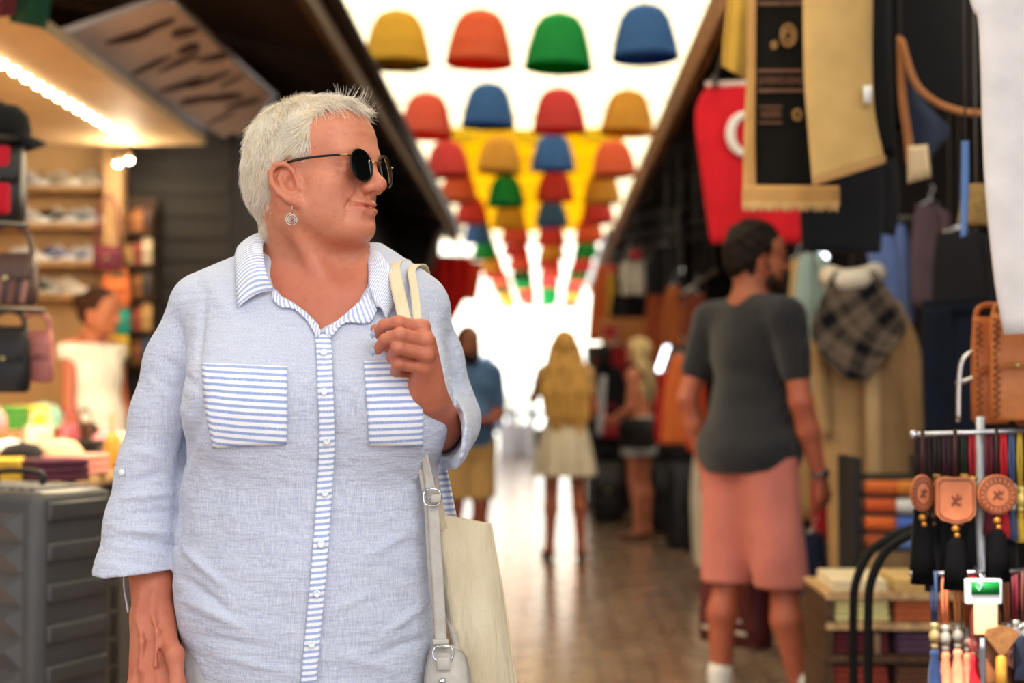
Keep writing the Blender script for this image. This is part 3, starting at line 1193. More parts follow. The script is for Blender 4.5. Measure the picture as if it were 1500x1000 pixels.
def sneaker(label, cu, csole, cacc, loc, rz=0.0, sc=1.0, group=None):
    root = thing('sneaker', label, 'shoe', loc, rz, group)
    root.scale = (sc, sc, sc)
    b = MB()
    prof = [(-0.135, 0.030), (-0.125, 0.036), (-0.06, 0.034), (0.02, 0.040), (0.09, 0.046), (0.13, 0.036), (0.145, 0.014)]
    rings = []
    for x, w in prof:
        rings.append([(x, w * math.cos(a), 0.014 + 0.014 * np.sign(math.sin(a)) * abs(math.sin(a)) ** 0.4 + (0.006 if x > 0.12 else 0)) for a in np.linspace(0, 2 * math.pi, 21)[:-1]])
    b.loft(rings)
    b.build('sole', M(csole, 0.6), root)
    b = MB()
    rings = []
    for x, w, h in [(-0.128, 0.026, 0.085), (-0.11, 0.031, 0.095), (-0.06, 0.031, 0.088), (-0.02, 0.033, 0.092), (0.03, 0.037, 0.072), (0.08, 0.041, 0.052), (0.12, 0.034, 0.040), (0.138, 0.014, 0.030)]:
        rings.append([(x, w * math.cos(a) * (1 - 0.25 * max(0, math.sin(a))), 0.026 + (h - 0.026) * 0.5 * (1 + math.sin(a))) for a in np.linspace(0, 2 * math.pi, 21)[:-1]])
    b.loft(rings)
    b.build('upper', M(cu, 0.65, 0.1, 20, 0.2), root)
    b = MB()
    for k in range(4):
        x = -0.005 + k * 0.024
        z = 0.094 - k * 0.0125
        b.tube(catmull([(x, -0.026, z - 0.012), (x + 0.004, 0, z + 0.004), (x, 0.026, z - 0.012)], 4), 0.003, 6)
    b.build('laces', M('#f2f2f2', 0.8), root)
    b = MB()
    for sy in (-1, 1):
        b.tube(catmull([(-0.05, sy * 0.033, 0.045), (0.0, sy * 0.040, 0.040), (0.045, sy * 0.040, 0.060)], 5), 0.006, 6, 0.5, (0, 1, 0))
    b.build('side_flash', M(cacc, 0.6), root)
    return root


def rounded_bag(label, col, loc, w, h, d, rz=0.0, group=None, strap=0.18, name='handbag', cat='bag', clasp='#c9b27a', kind='handle'):
    """soft bag, base centre at loc"""
    m = leather(col)
    root = thing(name, label, cat, loc, rz, group)
    b = MB()
    rings = []
    for t, f, g in ((0, 0.80, 0.7), (0.04, 0.97, 0.95), (0.35, 1.0, 1.05), (0.75, 0.96, 0.85), (0.96, 0.90, 0.5), (1.0, 0.82, 0.3)):
        rings.append([(w / 2 * f * np.sign(math.cos(a)) * abs(math.cos(a)) ** 0.5, d / 2 * g * np.sign(math.sin(a)) * abs(math.sin(a)) ** 0.6, h * t) for a in np.linspace(0, 2 * math.pi, 29)[:-1]])
    b.loft(rings)
    b.build('bag_body', m, root)
    g = []
    for v in np.linspace(0, 1, 7):
        g.append([(u * w * 0.46 * (1 - 0.12 * v * v), -d * (0.12 + 0.46 * math.sin(min(1, v * 1.3) * math.pi / 2)) - 0.003, h * (1.01 - 0.52 * v) - 0.02 * h * u * u * v) for u in np.linspace(-1, 1, 9)])
    b = MB()
    b.sheet(g, 0.004)
    b.build('flap', m, root)
    if strap:
        b = MB()
        b.tube(catmull([(-w * 0.40, 0, h * 0.96), (-w * 0.30, 0, h + strap * 0.7), (0, 0, h + strap), (w * 0.30, 0, h + strap * 0.7), (w * 0.40, 0, h * 0.96)], 6), 0.006 + w * 0.012, 6, 0.5, (0, 1, 0))
        b.build(kind, m, root)
    b = MB()
    b.box((0, -d * 0.60 - 0.004, h * 0.52), (w * 0.09, 0.008, w * 0.07), None, 0.002)
    b.build('clasp', metal(clasp, 0.3), root)
    return root


def folded_cloth(label, col, loc, sx, sy, h, rz=0, group=None, name='folded_scarf', cat='scarf', stripes=None):
    root = thing(name, label, cat, loc, rz, group)
    b = MB()
    n = 3
    for k in range(n):
        z = h * (k + 0.5) / n
        b.box((0, 0, z), (sx * (1 - 0.015 * k), sy * (1 - 0.02 * k), h / n * 0.98), None, min(h / n * 0.45, 0.012))
    b.build('folds', cloth(col), root)
    if stripes:
        b = MB()
        b.box((sx * 0.28, 0, h * 0.5), (sx * 0.10, sy * 1.006, h * 1.01), None, 0.004)
        b.build('stripe_band', cloth(stripes), root)
    return root


def rolled_cloth(label, col, loc, ln, r, rz=0, group=None, name='rolled_scarf', cat='scarf'):
    root = thing(name, label, cat, loc, rz, group)
    b = MB()
    rings = []
    for t in np.linspace(-1, 1, 9):
        rr = r * (1 - 0.12 * t * t)
        rings.append([(ln / 2 * t, rr * math.cos(a) * (1 + 0.03 * math.sin(3 * a + t * 4)), r + rr * math.sin(a)) for a in np.linspace(0, 2 * math.pi, 25)[:-1]])
    b.loft(rings)
    b.build('roll', cloth(col), root)
    b = MB()
    for s in (-1, 1):
        sp = [(s * (ln / 2 + 0.001), (r * 0.85) * (1 - q / 40) * math.cos(q * 0.45), r + (r * 0.85) * (1 - q / 40) * math.sin(q * 0.45)) for q in range(34)]
        b.tube(sp, r * 0.05, 5)
    b.build('rolled_edge', cloth(col), root)
    return root


def sandal(label, col, loc, rz=0.0, group=None, sole='#b98a5a'):
    root = thing('sandal', label, 'shoe', loc, rz, group)
    b = MB()
    b.loft([[(x, w * math.cos(a), 0.010 + 0.009 * np.sign(math.sin(a)) * abs(math.sin(a)) ** 0.5 + z) for a in np.linspace(0, 2 * math.pi, 21)[:-1]] for x, w, z in ((-0.12, 0.018, 0.012), (-0.11, 0.030, 0.012), (-0.05, 0.028, 0.008), (0.02, 0.036, 0.0), (0.08, 0.042, 0.0), (0.11, 0.034, 0.002), (0.125, 0.012, 0.004))])
    b.build('sole', leather(sole), root)
    for x0, wd in ((0.055, 0.030), (0.015, 0.018), (-0.085, 0.016)):
        g = [[(x0 + wd * (v - 0.5), 0.041 * math.cos(t), 0.016 + 0.046 * math.sin(t)) for v in (0, 0.5, 1)] for t in np.linspace(0.05, math.pi - 0.05, 11)]
        b = MB()
        b.sheet(g, 0.003)
        b.build('strap', leather(col), root)
    return root


def cap_hat(label, col, loc, rz=0.0, group=None):
    root = thing('baseball_cap', label, 'hat', loc, rz, group)
    m = cloth(col)
    b = MB()
    b.lathe([(0.078, 0.0), (0.082, 0.03), (0.075, 0.070), (0.05, 0.100), (0.0001, 0.11)], n=22, sx=1.08)
    b.build('crown', m, root)
    g = [[(0.068 * math.cos(t) + v * 0.07 * max(0, math.cos(t * 0.9)), 0.082 * math.sin(t) * (1 - 0.1 * v), 0.012 - 0.018 * v * v - 0.03 * v * math.sin(t) ** 2) for t in np.linspace(-1.25, 1.25, 13)] for v in np.linspace(0, 1, 5)]
    b = MB()
    b.sheet(g, 0.004)
    b.build('brim', m, root)
    b = MB()
    b.ball((0, 0, 0.111), 0.007, 6)
    b.build('top_button', m, root)
    return root


def lidded_box(label, col, lidcol, loc, sx, sy, h, rz=0, group=None, name='box'):
    root = thing(name, label, 'box', loc, rz, group)
    b = MB()
    b.box((0, 0, h * 0.38), (sx * 0.97, sy * 0.97, h * 0.76), None, 0.004)
    b.build('box_base', M(col, 0.7), root)
    b = MB()
    b.box((0, 0, h * 0.84), (sx, sy, h * 0.32), None, 0.005)
    b.build('lid', M(lidcol, 0.7), root)
    return root


def belt_roll(label, col, loc, rz=0, group=None):
    root = thing('rolled_belt', label, 'belt', loc, rz, group)
    pts = [(0.045 * (0.35 + q / 60) * math.cos(q * 0.35), 0.045 * (0.35 + q / 60) * math.sin(q * 0.35)) for q in range(60)]
    g = [[(x, y, z) for z in (0.002, 0.017, 0.033)] for x, y in pts]
    b = MB()
    b.sheet(g, 0.003)
    b.build('belt_strap', leather(col), root)
    x, y = pts[-1]
    b = MB()
    q = [(x + 0.01, y - 0.02, 0.0), (x + 0.012, y + 0.022, 0.0), (x + 0.012, y + 0.022, 0.036), (x + 0.01, y - 0.02, 0.036)]
    b.tube(q + [q[0]], 0.003, 6)
    b.build('buckle', metal('#c7b48a', 0.3), root)
    return root


def tassel_charm(label, strapcol, beadcol, tassel, loc, drop=0.10, tl=0.10, tr=0.013, group=None, cat='keychain'):
    """hangs from loc downwards: strap, beads, tassel"""
    root = thing('tassel_charm', label, cat, loc, RNG.uniform(-0.5, 0.5), group)
    b = MB()
    for s in (-1, 1):
        b.tube([(s * 0.003, 0, 0.004), (s * 0.0045, 0.001, -drop * 0.5), (s * 0.003, 0, -drop)], 0.0035, 6, 0.5, (0, 1, 0))
    b.build('strap', M(strapcol, 0.6), root)
    b = MB()
    z = -drop - 0.002
    b.lathe([(0.0001, z + 0.004), (0.008, z + 0.003), (0.010, z - 0.004), (0.006, z - 0.010), (0.009, z - 0.014), (0.012, z - 0.024), (0.009, z - 0.034), (0.005, z - 0.036), (0.008, z - 0.042), (0.006, z - 0.050), (0.0001, z - 0.051)], n=14)
    b.build('beads', M(beadcol, 0.25, 0.3, 60, 0, 0.3, 0.6), root)
    if tassel:
        b = MB()
        z0 = z - 0.050
        rings = []
        for t, f in ((0, 0.40), (0.06, 0.62), (0.12, 0.5), (0.3, 0.75), (0.7, 0.95), (1.0, 1.1)):
            rings.append([(tr * f * (1 + 0.10 * (k % 2)) * math.cos(k * math.pi / 14), tr * f * (1 + 0.10 * (k % 2)) * math.sin(k * math.pi / 14), z0 - tl * t) for k in range(28)])
        b.loft(rings)
        b.build('tassel', M(tassel, 0.7, 0.2, 60, 0.4, 0, 0.2, 0.1, 300), root)
    return root
# ------------------------------------------------------------------ the woman in the striped-trim shirt
def poly_sd(px_, pz_, poly):
    """signed distance to polygon, negative inside"""
    d = np.full(len(px_), 1e9)
    s = np.ones(len(px_))
    n = len(poly)
    for i in range(n):
        ax, az = poly[i]
        bx, bz = poly[i - 1]
        ex, ez = bx - ax, bz - az
        wx, wz = px_ - ax, pz_ - az
        h = np.clip((wx * ex + wz * ez) / (ex * ex + ez * ez), 0, 1)
        d = np.minimum(d, (wx - ex * h) ** 2 + (wz - ez * h) ** 2)
        c1, c2, c3 = pz_ >= az, pz_ < bz, ex * wz > ez * wx
        fl = (c1 & c2 & c3) | (~c1 & ~c2 & ~c3)
        s = np.where(fl, -s, s)
    return s * np.sqrt(d)


TORSO = [  # sight-line row, left, right, front y, back y
    (352, 398, 540, 2.215, 2.31), (366, 372, 562, 2.195, 2.32), (380, 335, 590, 2.180, 2.33), (395, 300, 612, 2.165, 2.34), (420, 272, 634, 2.150, 2.35), (450, 262, 645, 2.133, 2.36), (490, 264, 650, 2.110, 2.37), (530, 275, 650, 2.090, 2.375),
    (580, 284, 645, 2.075, 2.375), (640, 276, 640, 2.080, 2.37), (700, 260, 636, 2.094, 2.365), (780, 256, 633, 2.090, 2.37), (860, 256, 633, 2.080, 2.38),
    (930, 262, 634, 2.076, 2.39), (1000, 276, 637, 2.080, 2.40), (1060, 282, 640, 2.09, 2.40), (1140, 284, 640, 2.10, 2.40)]
_tz = np.array([W(450, r[0], 2.2)[2] for r in TORSO])[::-1]
_tl = np.array([W(r[1], r[0], 2.2)[0] for r in TORSO])[::-1]
_tr = np.array([W(r[2], r[0], 2.2)[0] for r in TORSO])[::-1]
_tf = np.array([r[3] for r in TORSO])[::-1]
_tb = np.array([r[4] for r in TORSO])[::-1]
TZ0, TZ1 = _tz[0], _tz[-1]
_zz = np.linspace(TZ0, TZ1, 160)
_ker = np.exp(-0.5 * (np.arange(-9, 10) / 3.5) ** 2)
_ker /= _ker.sum()
_sm = lambda a: np.convolve(np.pad(np.interp(_zz, _tz, a), 9, mode='edge'), _ker, 'valid')
_PL, _PR, _PF, _PB = _sm(_tl), _sm(_tr), _sm(_tf), _sm(_tb)


def torso_fn(inset, z0=TZ0):
    def fn(q):
        z = np.clip(q[:, 2], TZ0, TZ1)
        L, Rr = np.interp(z, _zz, _PL) + inset, np.interp(z, _zz, _PR) - inset
        f, b = np.interp(z, _zz, _PF) + inset, np.interp(z, _zz, _PB) - inset
        cx, a = (L + Rr) / 2, (Rr - L) / 2
        cy, bb = (f + b) / 2, (b - f) / 2
        dx, dy = np.abs(q[:, 0] - cx) / a, np.abs(q[:, 1] - cy) / bb
        n = 2.35
        rho = (dx ** n + dy ** n + 1e-9) ** (1 / n)
        d = (rho - 1) * np.minimum(a, bb) * 0.85
        d = np.maximum(d, q[:, 2] - TZ1 + inset)
        return np.maximum(d, z0 - q[:, 2])
    return fn


def build_woman():
    root = thing('person', 'woman with short blond hair, round sunglasses and pale blue shirt with striped pockets', 'person', (-0.36, 2.24, 0.0))
    root.rotation_euler = (0, 0, 0)
    off = Matrix.Translation((0.36, -2.24, 0))      # parts are laid out in world metres

    def own(o):
        o.matrix_parent_inverse = Matrix.Identity(4)
        o.location = (0.36, -2.24, 0) if o.parent is root else (0, 0, 0)
        return o
    HO = W(463, 256, 2.20)
    yaw = rad(64.5)
    HR = frame((math.sin(yaw), -math.cos(yaw), 0.03), (0.05, 0.0, 1))
    HT = lambda *p: HO + HR @ np.array(p)
    skin = skin_mat('woman', '#cf8767', '#b8543f')

    # ---- body: one continuous skin
    S = SDF()
    head_sdf(S, HO, HR, 1.0)
    nb = W(462, 405, 2.262)
    S.cap(HT(0, -0.030, -0.050), nb, 0.056, 0.060, 0.03)
    S.cap(HT(0.0, 0.006, -0.085), W(470, 400, 2.225), 0.030, 0.034, 0.03)
    # neck sinew and collar bones
    S.cap(HT(-0.060, -0.020, -0.055), W(486, 436, 2.168), 0.007, 0.008, 0.03)
    S.cap(W(484, 440, 2.172), W(400, 418, 2.185), 0.009, 0.010, 0.03)
    S.cap(W(500, 440, 2.172), W(560, 412, 2.20), 0.009, 0.010, 0.03)
    S.func(torso_fn(0.016), (-0.36, 2.25, 1.15), 0.52, 'u', 0.05)
    # her right arm hangs down
    rs, re, rw = W(302, 458, 2.265), W(230, 715, 2.285), W(223, 905, 2.185)
    S.cap(rs, re, 0.044, 0.041, 0.03)
    S.cap(re, W(222, 800, 2.24), 0.043, 0.0415, 0.02)
    S.cap(W(222, 800, 2.24), rw, 0.0415, 0.0290, 0.02, sq=((0.35, 1, 0), 0.92))
    kn = [W(200, 1002, 2.150), W(218, 1010, 2.132), W(238, 1012, 2.126), W(256, 1006, 2.134)]
    for i, kq in enumerate(kn):
        S.cap(rw + np.array((-0.012 + i * 0.008, 0, 0)), kq, 0.021, 0.0125, 0.014)
        tipd = [(-0.004, 0.006, -0.038), (-0.002, 0.0, -0.044), (0.0, 0.0, -0.042), (0.002, 0.008, -0.034)][i]
        p1 = kq + np.array(tipd)
        p2 = p1 + np.array((0.004, 0.012, -0.024))
        p3 = p2 + np.array((0.004, 0.012, -0.016))
        S.chain([kq, p1, p2, p3], [0.0100, 0.0092, 0.0084, 0.0075], 0.003)
    S.chain([rw + np.array((0.020, -0.012, -0.015)), W(256, 958, 2.120), W(260, 1003, 2.108), W(259, 1030, 2.112)], [0.016, 0.0125, 0.0105, 0.0085], 0.010)
    for i, kq in enumerate(kn):
        S.cap(rw + np.array((-0.010 + i * 0.007, -0.0205, -0.004)), kq + np.array((0, -0.0105, 0.004)), 0.0024, 0.0034, 0.005)
        S.ell(kq + np.array((0, -0.003, 0.002)), 0.0128, 0.004)
    S.chain([W(206, 868, 2.1765), W(203, 905, 2.1625), W(208, 940, 2.1385), W(205, 980, 2.132)], 0.0026, 0.009)
    S.chain([W(224, 870, 2.1745), W(222, 895, 2.1625), W(230, 925, 2.1375), W(228, 975, 2.123)], 0.0024, 0.009)
    # her left arm: bent, hand at the straps
    ls, le, lw = W(598, 462, 2.275), W(642, 650, 2.31), W(630, 582, 2.105)
    S.cap(ls, le, 0.044, 0.036, 0.03)
    S.cap(le, (le + lw) / 2 + np.array((0.004, 0, -0.004)), 0.036, 0.0350, 0.02)
    S.cap((le + lw) / 2 + np.array((0.004, 0, -0.004)), lw, 0.0360, 0.0275, 0.02)
    mcp = [W(618, 480, 2.045), W(623, 499, 2.036), W(624, 519, 2.038), W(619, 538, 2.050)]
    pip = [W(584, 472, 2.022), W(586, 490, 2.008), W(583, 509, 2.010), W(583, 532, 2.028)]
    dip = [W(562, 476, 2.032), W(564, 497, 2.018), W(574, 523, 2.042), W(580, 544, 2.058)]
    tip = [W(553, 487, 2.048), W(553, 512, 2.036), W(592, 528, 2.066), W(598, 546, 2.080)]
    lwh = W(630, 570, 2.085)
    for i in range(4):
        S.cap(lwh + np.array((-0.006 + 0.006 * (1.5 - i), 0.004, 0)), mcp[i], 0.0195, 0.0118, 0.010)
    for i in range(4):
        f = (0.97, 1.0, 0.97, 0.90)[i]
        S.chain([mcp[i], pip[i], dip[i], tip[i]], [0.0112 * f, 0.0101 * f, 0.0090 * f, 0.0078 * f], 0.0022)
        S.ell(mcp[i] + np.array((0.001, -0.003, 0.001)), 0.0118 * f, 0.006)
        S.ell(pip[i] + np.array((0.0, -0.001, 0.0005)), 0.0104 * f, 0.003)
    S.chain([W(630, 558, 2.095), W(602, 535, 2.118), W(570, 504, 2.092), W(551, 482, 2.070)], [0.015, 0.0130, 0.0105, 0.0085], 0.008)
    S.cap(W(628, 500, 2.05), W(634, 560, 2.078), 0.008, 0.012, 0.012)
    for q in mcp[:3]:
        S.cap(q + np.array((0.003, -0.006, 0)), lw + np.array((0.002, -0.018, 0.012)), 0.0030, 0.0024, 0.007)
    me = S.mesh(0.0023, 'body', 16, relax=1)
    bmh = bmesh.new()
    bmh.from_mesh(me)
    bmesh.ops.holes_fill(bmh, edges=[e for e in bmh.edges if len(e.link_faces) < 2], sides=12)
    bmh.to_mesh(me)
    bmh.free()
    flush(me, HO, HR)
    body = own(new_obj('body', me, skin, root))

    # lips are a little redder: their own small patch of skin
    nail = M('#a9c3e2', 0.22, 0.03, 10, 0, 0, 0.6, 0, None, 'nail_polish')
    for i in (0, 1):
        ax = tip[i] - dip[i]
        ax /= np.linalg.norm(ax)
        nrm = np.array((-0.45, -0.85, 0.25))
        nrm -= ax * (nrm @ ax)
        nrm /= np.linalg.norm(nrm)
        sd = np.cross(ax, nrm)
        b = MB()
        g = []
        for u in np.linspace(-1, 1, 7):
            row = []
            for v in np.linspace(-1, 1, 7):
                w_ = 0.0058 * (1 - 0.12 * v * v)
                row.append(tip[i] + ax * (0.0028 + 0.0062 * v) + sd * (w_ * u) + nrm * (0.0081 - 0.0030 * u * u - 0.0005 * v * v))
            g.append(row)
        b.sheet(g, 0.0009)
        own(b.build('fingernail', nail, root))['label'] = 'light blue painted fingernail'

    # ---- the shirt
    SH = SDF()
    SH.func(torso_fn(0.0, TZ0 + 0.012), (-0.36, 2.25, 1.12), 0.56, 'u', 0)
    for cx in (362, 574):
        SH.ell(W(cx, 592, 2.158), (0.082, 0.082, 0.085), 0.06)
    SH.cap(W(374, 412, 2.262), W(300, 448, 2.265), 0.046, 0.056, 0.03)
    SH.cap(W(556, 412, 2.262), W(602, 452, 2.27), 0.044, 0.055, 0.03)
    # right sleeve, open at the hem
    r1 = SDF()
    r1.chain([W(300, 448, 2.265), W(266, 535, 2.265), W(244, 610, 2.255), W(223, 690, 2.245), W(210, 765, 2.232), W(200, 850, 2.215), W(195, 900, 2.205)], [0.056, 0.0545, 0.0530, 0.0515, 0.0540, 0.0610, 0.065], 0.03)
    r1i = SDF()
    r1i.chain([W(230, 700, 2.262), W(209, 790, 2.238), W(202, 850, 2.222), W(195, 930, 2.20)], [0.040, 0.0505, 0.0555, 0.062], 0.02)
    hp, hn = W(201, 829, 2.225), np.array((0.10, 0.10, -1.0))
    hn /= np.linalg.norm(hn)

    def sleeve_r(q):
        return np.maximum(np.maximum(r1.ev(q), (q - hp) @ hn), -r1i.ev(q))
    SH.func(sleeve_r, W(245, 640, 2.25), 0.34, 'u', 0.003)
    # left sleeve ends in a wide turned-back cuff round the elbow
    l1 = SDF()
    c0, c1 = W(648, 618, 2.325), W(634, 632, 2.195)
    l1.chain([W(600, 454, 2.27), W(622, 530, 2.30), W(642, 600, 2.325), c0], [0.055, 0.057, 0.056, 0.060], 0.03)
    lc = SDF()
    lc.cap(c0, c1 + (c1 - c0) * 0.5, 0.060, 0.066, 0.02)
    l1i = SDF()
    l1i.cap(c0 + (c1 - c0) * 0.35, c1 + (c1 - c0) * 0.9, 0.040, 0.056, 0.02)
    ln = (c1 - c0) / np.linalg.norm(c1 - c0)
    lnn = np.cross(W(670, 575, 2.2) - W(648, 698, 2.2), ray(656, 640))
    lnn *= -np.sign(lnn[0]) / np.linalg.norm(lnn)
    cP = W(658, 640, 2.2)
    lnn = lnn + np.array((0, -0.22, 0.0))
    lnn /= np.linalg.norm(lnn)

    def sleeve_l(q):
        a_, b_ = l1.ev(q), np.maximum(np.maximum(lc.ev(q), (q - cP) @ lnn), -l1i.ev(q))
        h_ = np.maximum(0.01 - np.abs(a_ - b_), 0) / 0.01
        return np.minimum(a_, b_) - h_ * h_ * 0.0025
    SH.func(sleeve_l, W(655, 560, 2.28), 0.26, 'u', 0.010)
    # soft unevenness of linen
    def soft(q):
        a = vnoise(q * np.array((16, 16, 7.0)), 3) * 0.0032
        b = vnoise(q * np.array((14, 14, 38.0)) + q[:, [2, 2, 0]] * 12, 5) * 0.0016
        low = np.clip((1.30 - q[:, 2]) / 0.3, 0, 1)
        return a * (0.4 + 0.6 * low) + b * (0.3 + 0.7 * low)
    SH.func(soft, (-0.36, 2.25, 1.12), 5, 'd', 0)
    # neck opening
    V = [(398, 336), (391, 372), (394, 402), (402, 428), (426, 444), (450, 462), (472, 484), (500, 468), (524, 445), (538, 412), (538, 384), (528, 352), (522, 330)]
    vp = [(W(x, y, 2.15)[0], W(x, y, 2.15)[2]) for x, y in V]

    def neckcut(q):
        d = poly_sd(q[:, 0], q[:, 2], vp)
        return np.maximum(d, q[:, 1] - 2.235)
    SH.func(neckcut, W(465, 410, 2.15), 0.3, 's', 0.004)
    hemp = [(W(x, y, 2.2)[0], W(x, y, 2.2)[2]) for x, y in [(225, 870), (260, 912), (276, 938), (294, 962), (318, 992), (350, 1012), (380, 1150), (225, 1150)]]
    SH.func(lambda q: poly_sd(q[:, 0], q[:, 2], hemp), W(300, 1000, 2.2), 0.6, 's', 0)
    SH.cap(W(465, 420, 2.24), W(463, 300, 2.232), 0.062, 0.085, 0.01, 's')
    me = SH.mesh(0.0034, 'shirt', 16, relax=3)
    # folds, pressed along the cloth's normal
    nv = len(me.vertices)
    co = np.empty(nv * 3, np.float32)
    me.vertices.foreach_get('co', co)
    co = co.reshape(-1, 3).astype(float)
    no = np.empty(nv * 3, np.float32)
    me.vertices.foreach_get('normal', no)
    no = no.reshape(-1, 3).astype(float)
    q = (co - CAMP) @ CAMR
    X, Y = 750 - FPX * q[:, 0] / q[:, 2], 500 + FPX * q[:, 1] / q[:, 2]
    FOLDS = [(300, 560, 262, 700, 9, -5), (288, 545, 300, 430, 6, -2.5), (262, 700, 258, 840, 7, -2), (180, 730, 262, 720, 6, 2.6), (190, 752, 262, 748, 5, -2.4), (175, 775, 255, 782, 6, 2.6), (185, 705, 250, 690, 6, -2.2),
             (200, 790, 262, 800, 5, -2.2), (170, 800, 235, 812, 6, 1.6), (196, 660, 250, 672, 7, 1.8), (150, 818, 257, 832, 3, -1.2), (225, 560, 275, 610, 8, 2.0), (235, 520, 292, 570, 7, -2.0),
             (265, 800, 330, 860, 7, 2.6), (262, 840, 340, 900, 7, -2.4), (270, 880, 360, 920, 7, 2.2), (290, 930, 390, 950, 6, -1.8), (300, 700, 280, 800, 10, 2.2), (330, 680, 305, 800, 10, -1.8),
             (560, 930, 630, 880, 7, 2.2), (550, 960, 632, 930, 6, -2.0), (530, 820, 610, 770, 9, 1.8), (590, 700, 632, 720, 7, -1.6), (320, 960, 420, 985, 6, 1.6), (480, 900, 560, 860, 8, 1.2), (500, 960, 590, 985, 7, 1.4),
             (640, 470, 655, 560, 6, 2.0), (655, 470, 680, 580, 6, -2.0), (682, 600, 672, 680, 5, 1.5), (628, 440, 640, 520, 5, -1.6), (300, 400, 340, 470, 10, 1.2), (590, 420, 560, 470, 8, 1.2), (350, 690, 420, 700, 8, 0.8), (420, 660, 460, 560, 9, -0.8), (490, 560, 540, 640, 9, -0.7)]
    disp = np.zeros(nv)
    facing = np.clip(-no[:, 1] * 2, 0, 1)
    for x0, y0, x1, y1, w, amp in FOLDS:
        ex, ey = x1 - x0, y1 - y0
        h = np.clip(((X - x0) * ex + (Y - y0) * ey) / (ex * ex + ey * ey), 0, 1)
        dd = np.hypot(X - x0 - ex * h, Y - y0 - ey * h)
        disp += np.exp(-(dd / w) ** 2) * amp * 0.0024 * np.sin(np.pi * np.clip(h, 0.06, 0.94)) ** 0.7
    co += no * (disp * facing)[:, None]
    me.vertices.foreach_set('co', co.astype(np.float32).ravel())
    me.update()

    t = NT('pale_blue_linen')
    tc = t.n('ShaderNodeTexCoord').outputs['Object']
    slub = t.noise(tc, 1.0, 3, 0.6, (900, 900, 40))
    slub2 = t.noise(tc, 1.0, 3, 0.6, (60, 60, 800))
    mott = t.noise(tc, 6, 3)
    c = t.mix(t.ramp(slub, 0.35, 0.68), lin('#aab3cc'), lin('#d4d7e2'))
    c = t.mix(t.math('MULTIPLY', t.ramp(slub2, 0.45, 0.75), 0.35), c, lin('#dcdfe8'))
    c = t.mix(t.math('MULTIPLY', t.ramp(mott, 0.35, 0.7), 0.2), c, lin('#b3bad2'))
    b = t.bsdf(c, 0.85, 0, 0.2, sheen=0.15)
    hgt = t.math('ADD', t.noise(tc, 1.0, 2, 0.5, (30, 30, 75)), t.math('MULTIPLY', t.noise(tc, 1, 2, 0.5, (700, 700, 700)), 0.12))
    hgt = t.math('ADD', hgt, t.math('MULTIPLY', t.noise(tc, 1.0, 3, 0.6, (26, 26, 130)), 0.55))
    t.bump(b, hgt, 0.6, 0.006)
    linen = t.m
    shirt = own(new_obj('shirt', me, linen, root))
    bv = BVHTree.FromPolygons([tuple(v) for v in co], [tuple(p.vertices) for p in me.polygons])

    def hit(Xp, Yp, out=0.0, dflt=2.15):
        d = Vector(ray(Xp, Yp)).normalized()
        loc, nn, _, _ = bv.ray_cast(Vector(CAMP), d)
        if loc is None:
            p = W(Xp, Yp, dflt)
            return p - np.array(d) * out
        if nn.dot(d) > 0:
            nn = -nn
        return np.array(loc) + np.array(nn) * out * 0.5 - np.array(d) * out * 0.5

    def stripe_mat(name, axis, period, c1='#8fa3d6', c2='#eef0f5', duty=0.45):
        t = NT(name)
        uv = t.n('ShaderNodeTexCoord').outputs['UV']
        sp = t.n('ShaderNodeSeparateXYZ')
        t.l(uv, sp.inputs[0])
        w = t.math('ADD', sp.outputs[axis], t.math('MULTIPLY', t.noise(uv, 60, 2), period * 0.12))
        fr = t.math('FRACT', t.math('DIVIDE', w, period))
        tri = t.math('ABSOLUTE', t.math('SUBTRACT', fr, 0.5))
        fac = t.ramp(tri, duty * 0.5 - 0.06, duty * 0.5 + 0.06)
        sl = t.noise(uv, 1.0, 2, 0.5, (900, 60, 1))
        c = t.mix(fac, lin(c1), lin(c2))
        c = t.mix(t.math('MULTIPLY', t.ramp(sl, 0.4, 0.7), 0.25), c, lin('#f4f5f8'))
        b = t.bsdf(c, 0.85, 0, 0.2, sheen=0.15)
        t.bump(b, t.noise(uv, 500, 2), 0.3, 0.001)
        return t.m
    st_pocket = stripe_mat('blue_white_stripes', 1, 0.0100)
    st_trim = stripe_mat('fine_blue_white_stripes', 1, 0.0088, '#97a9d8')
    st_collar = stripe_mat('collar_stripes', 1, 0.0078, '#a3b1d8')

    def patch(name, c4, mat, nu=18, nv_=18, out=0.0035, th=0.0014, edges=None):
        """c4: left and right edge polylines (same count) in sight lines"""
        Lp, Rp = catmull([(*p, 0) for p in c4[0]], 6), catmull([(*p, 0) for p in c4[1]], 6)
        ii = np.linspace(0, len(Lp) - 1, nv_)
        g = []
        for k in ii:
            a = Lp[int(round(k))]
            b_ = Rp[min(len(Rp) - 1, int(round(k * (len(Rp) - 1) / (len(Lp) - 1))))]
            g.append([hit(*(a[:2] + (b_[:2] - a[:2]) * u), out) for u in np.linspace(0, 1, nu)])
        g = np.array(g)
        for _ in range(2):
            g[1:-1, 1:-1] = (g[1:-1, 1:-1] * 2 + g[:-2, 1:-1] + g[2:, 1:-1] + g[1:-1, :-2] + g[1:-1, 2:]) / 6
        b2 = MB()
        b2.sheet(g, th)
        return own(b2.build(name, mat, shirt)), g
    patch('pocket', [[(297, 532), (299, 570), (304, 612), (313, 656)], [(420, 537), (421, 575), (421, 612), (420, 650)]], st_pocket)
    # curved upper edge of the pocket
    patch('pocket', [[(533, 530), (536, 570), (539, 612), (541, 652)], [(610, 528), (617, 570), (619, 612), (618, 655)]], st_pocket)
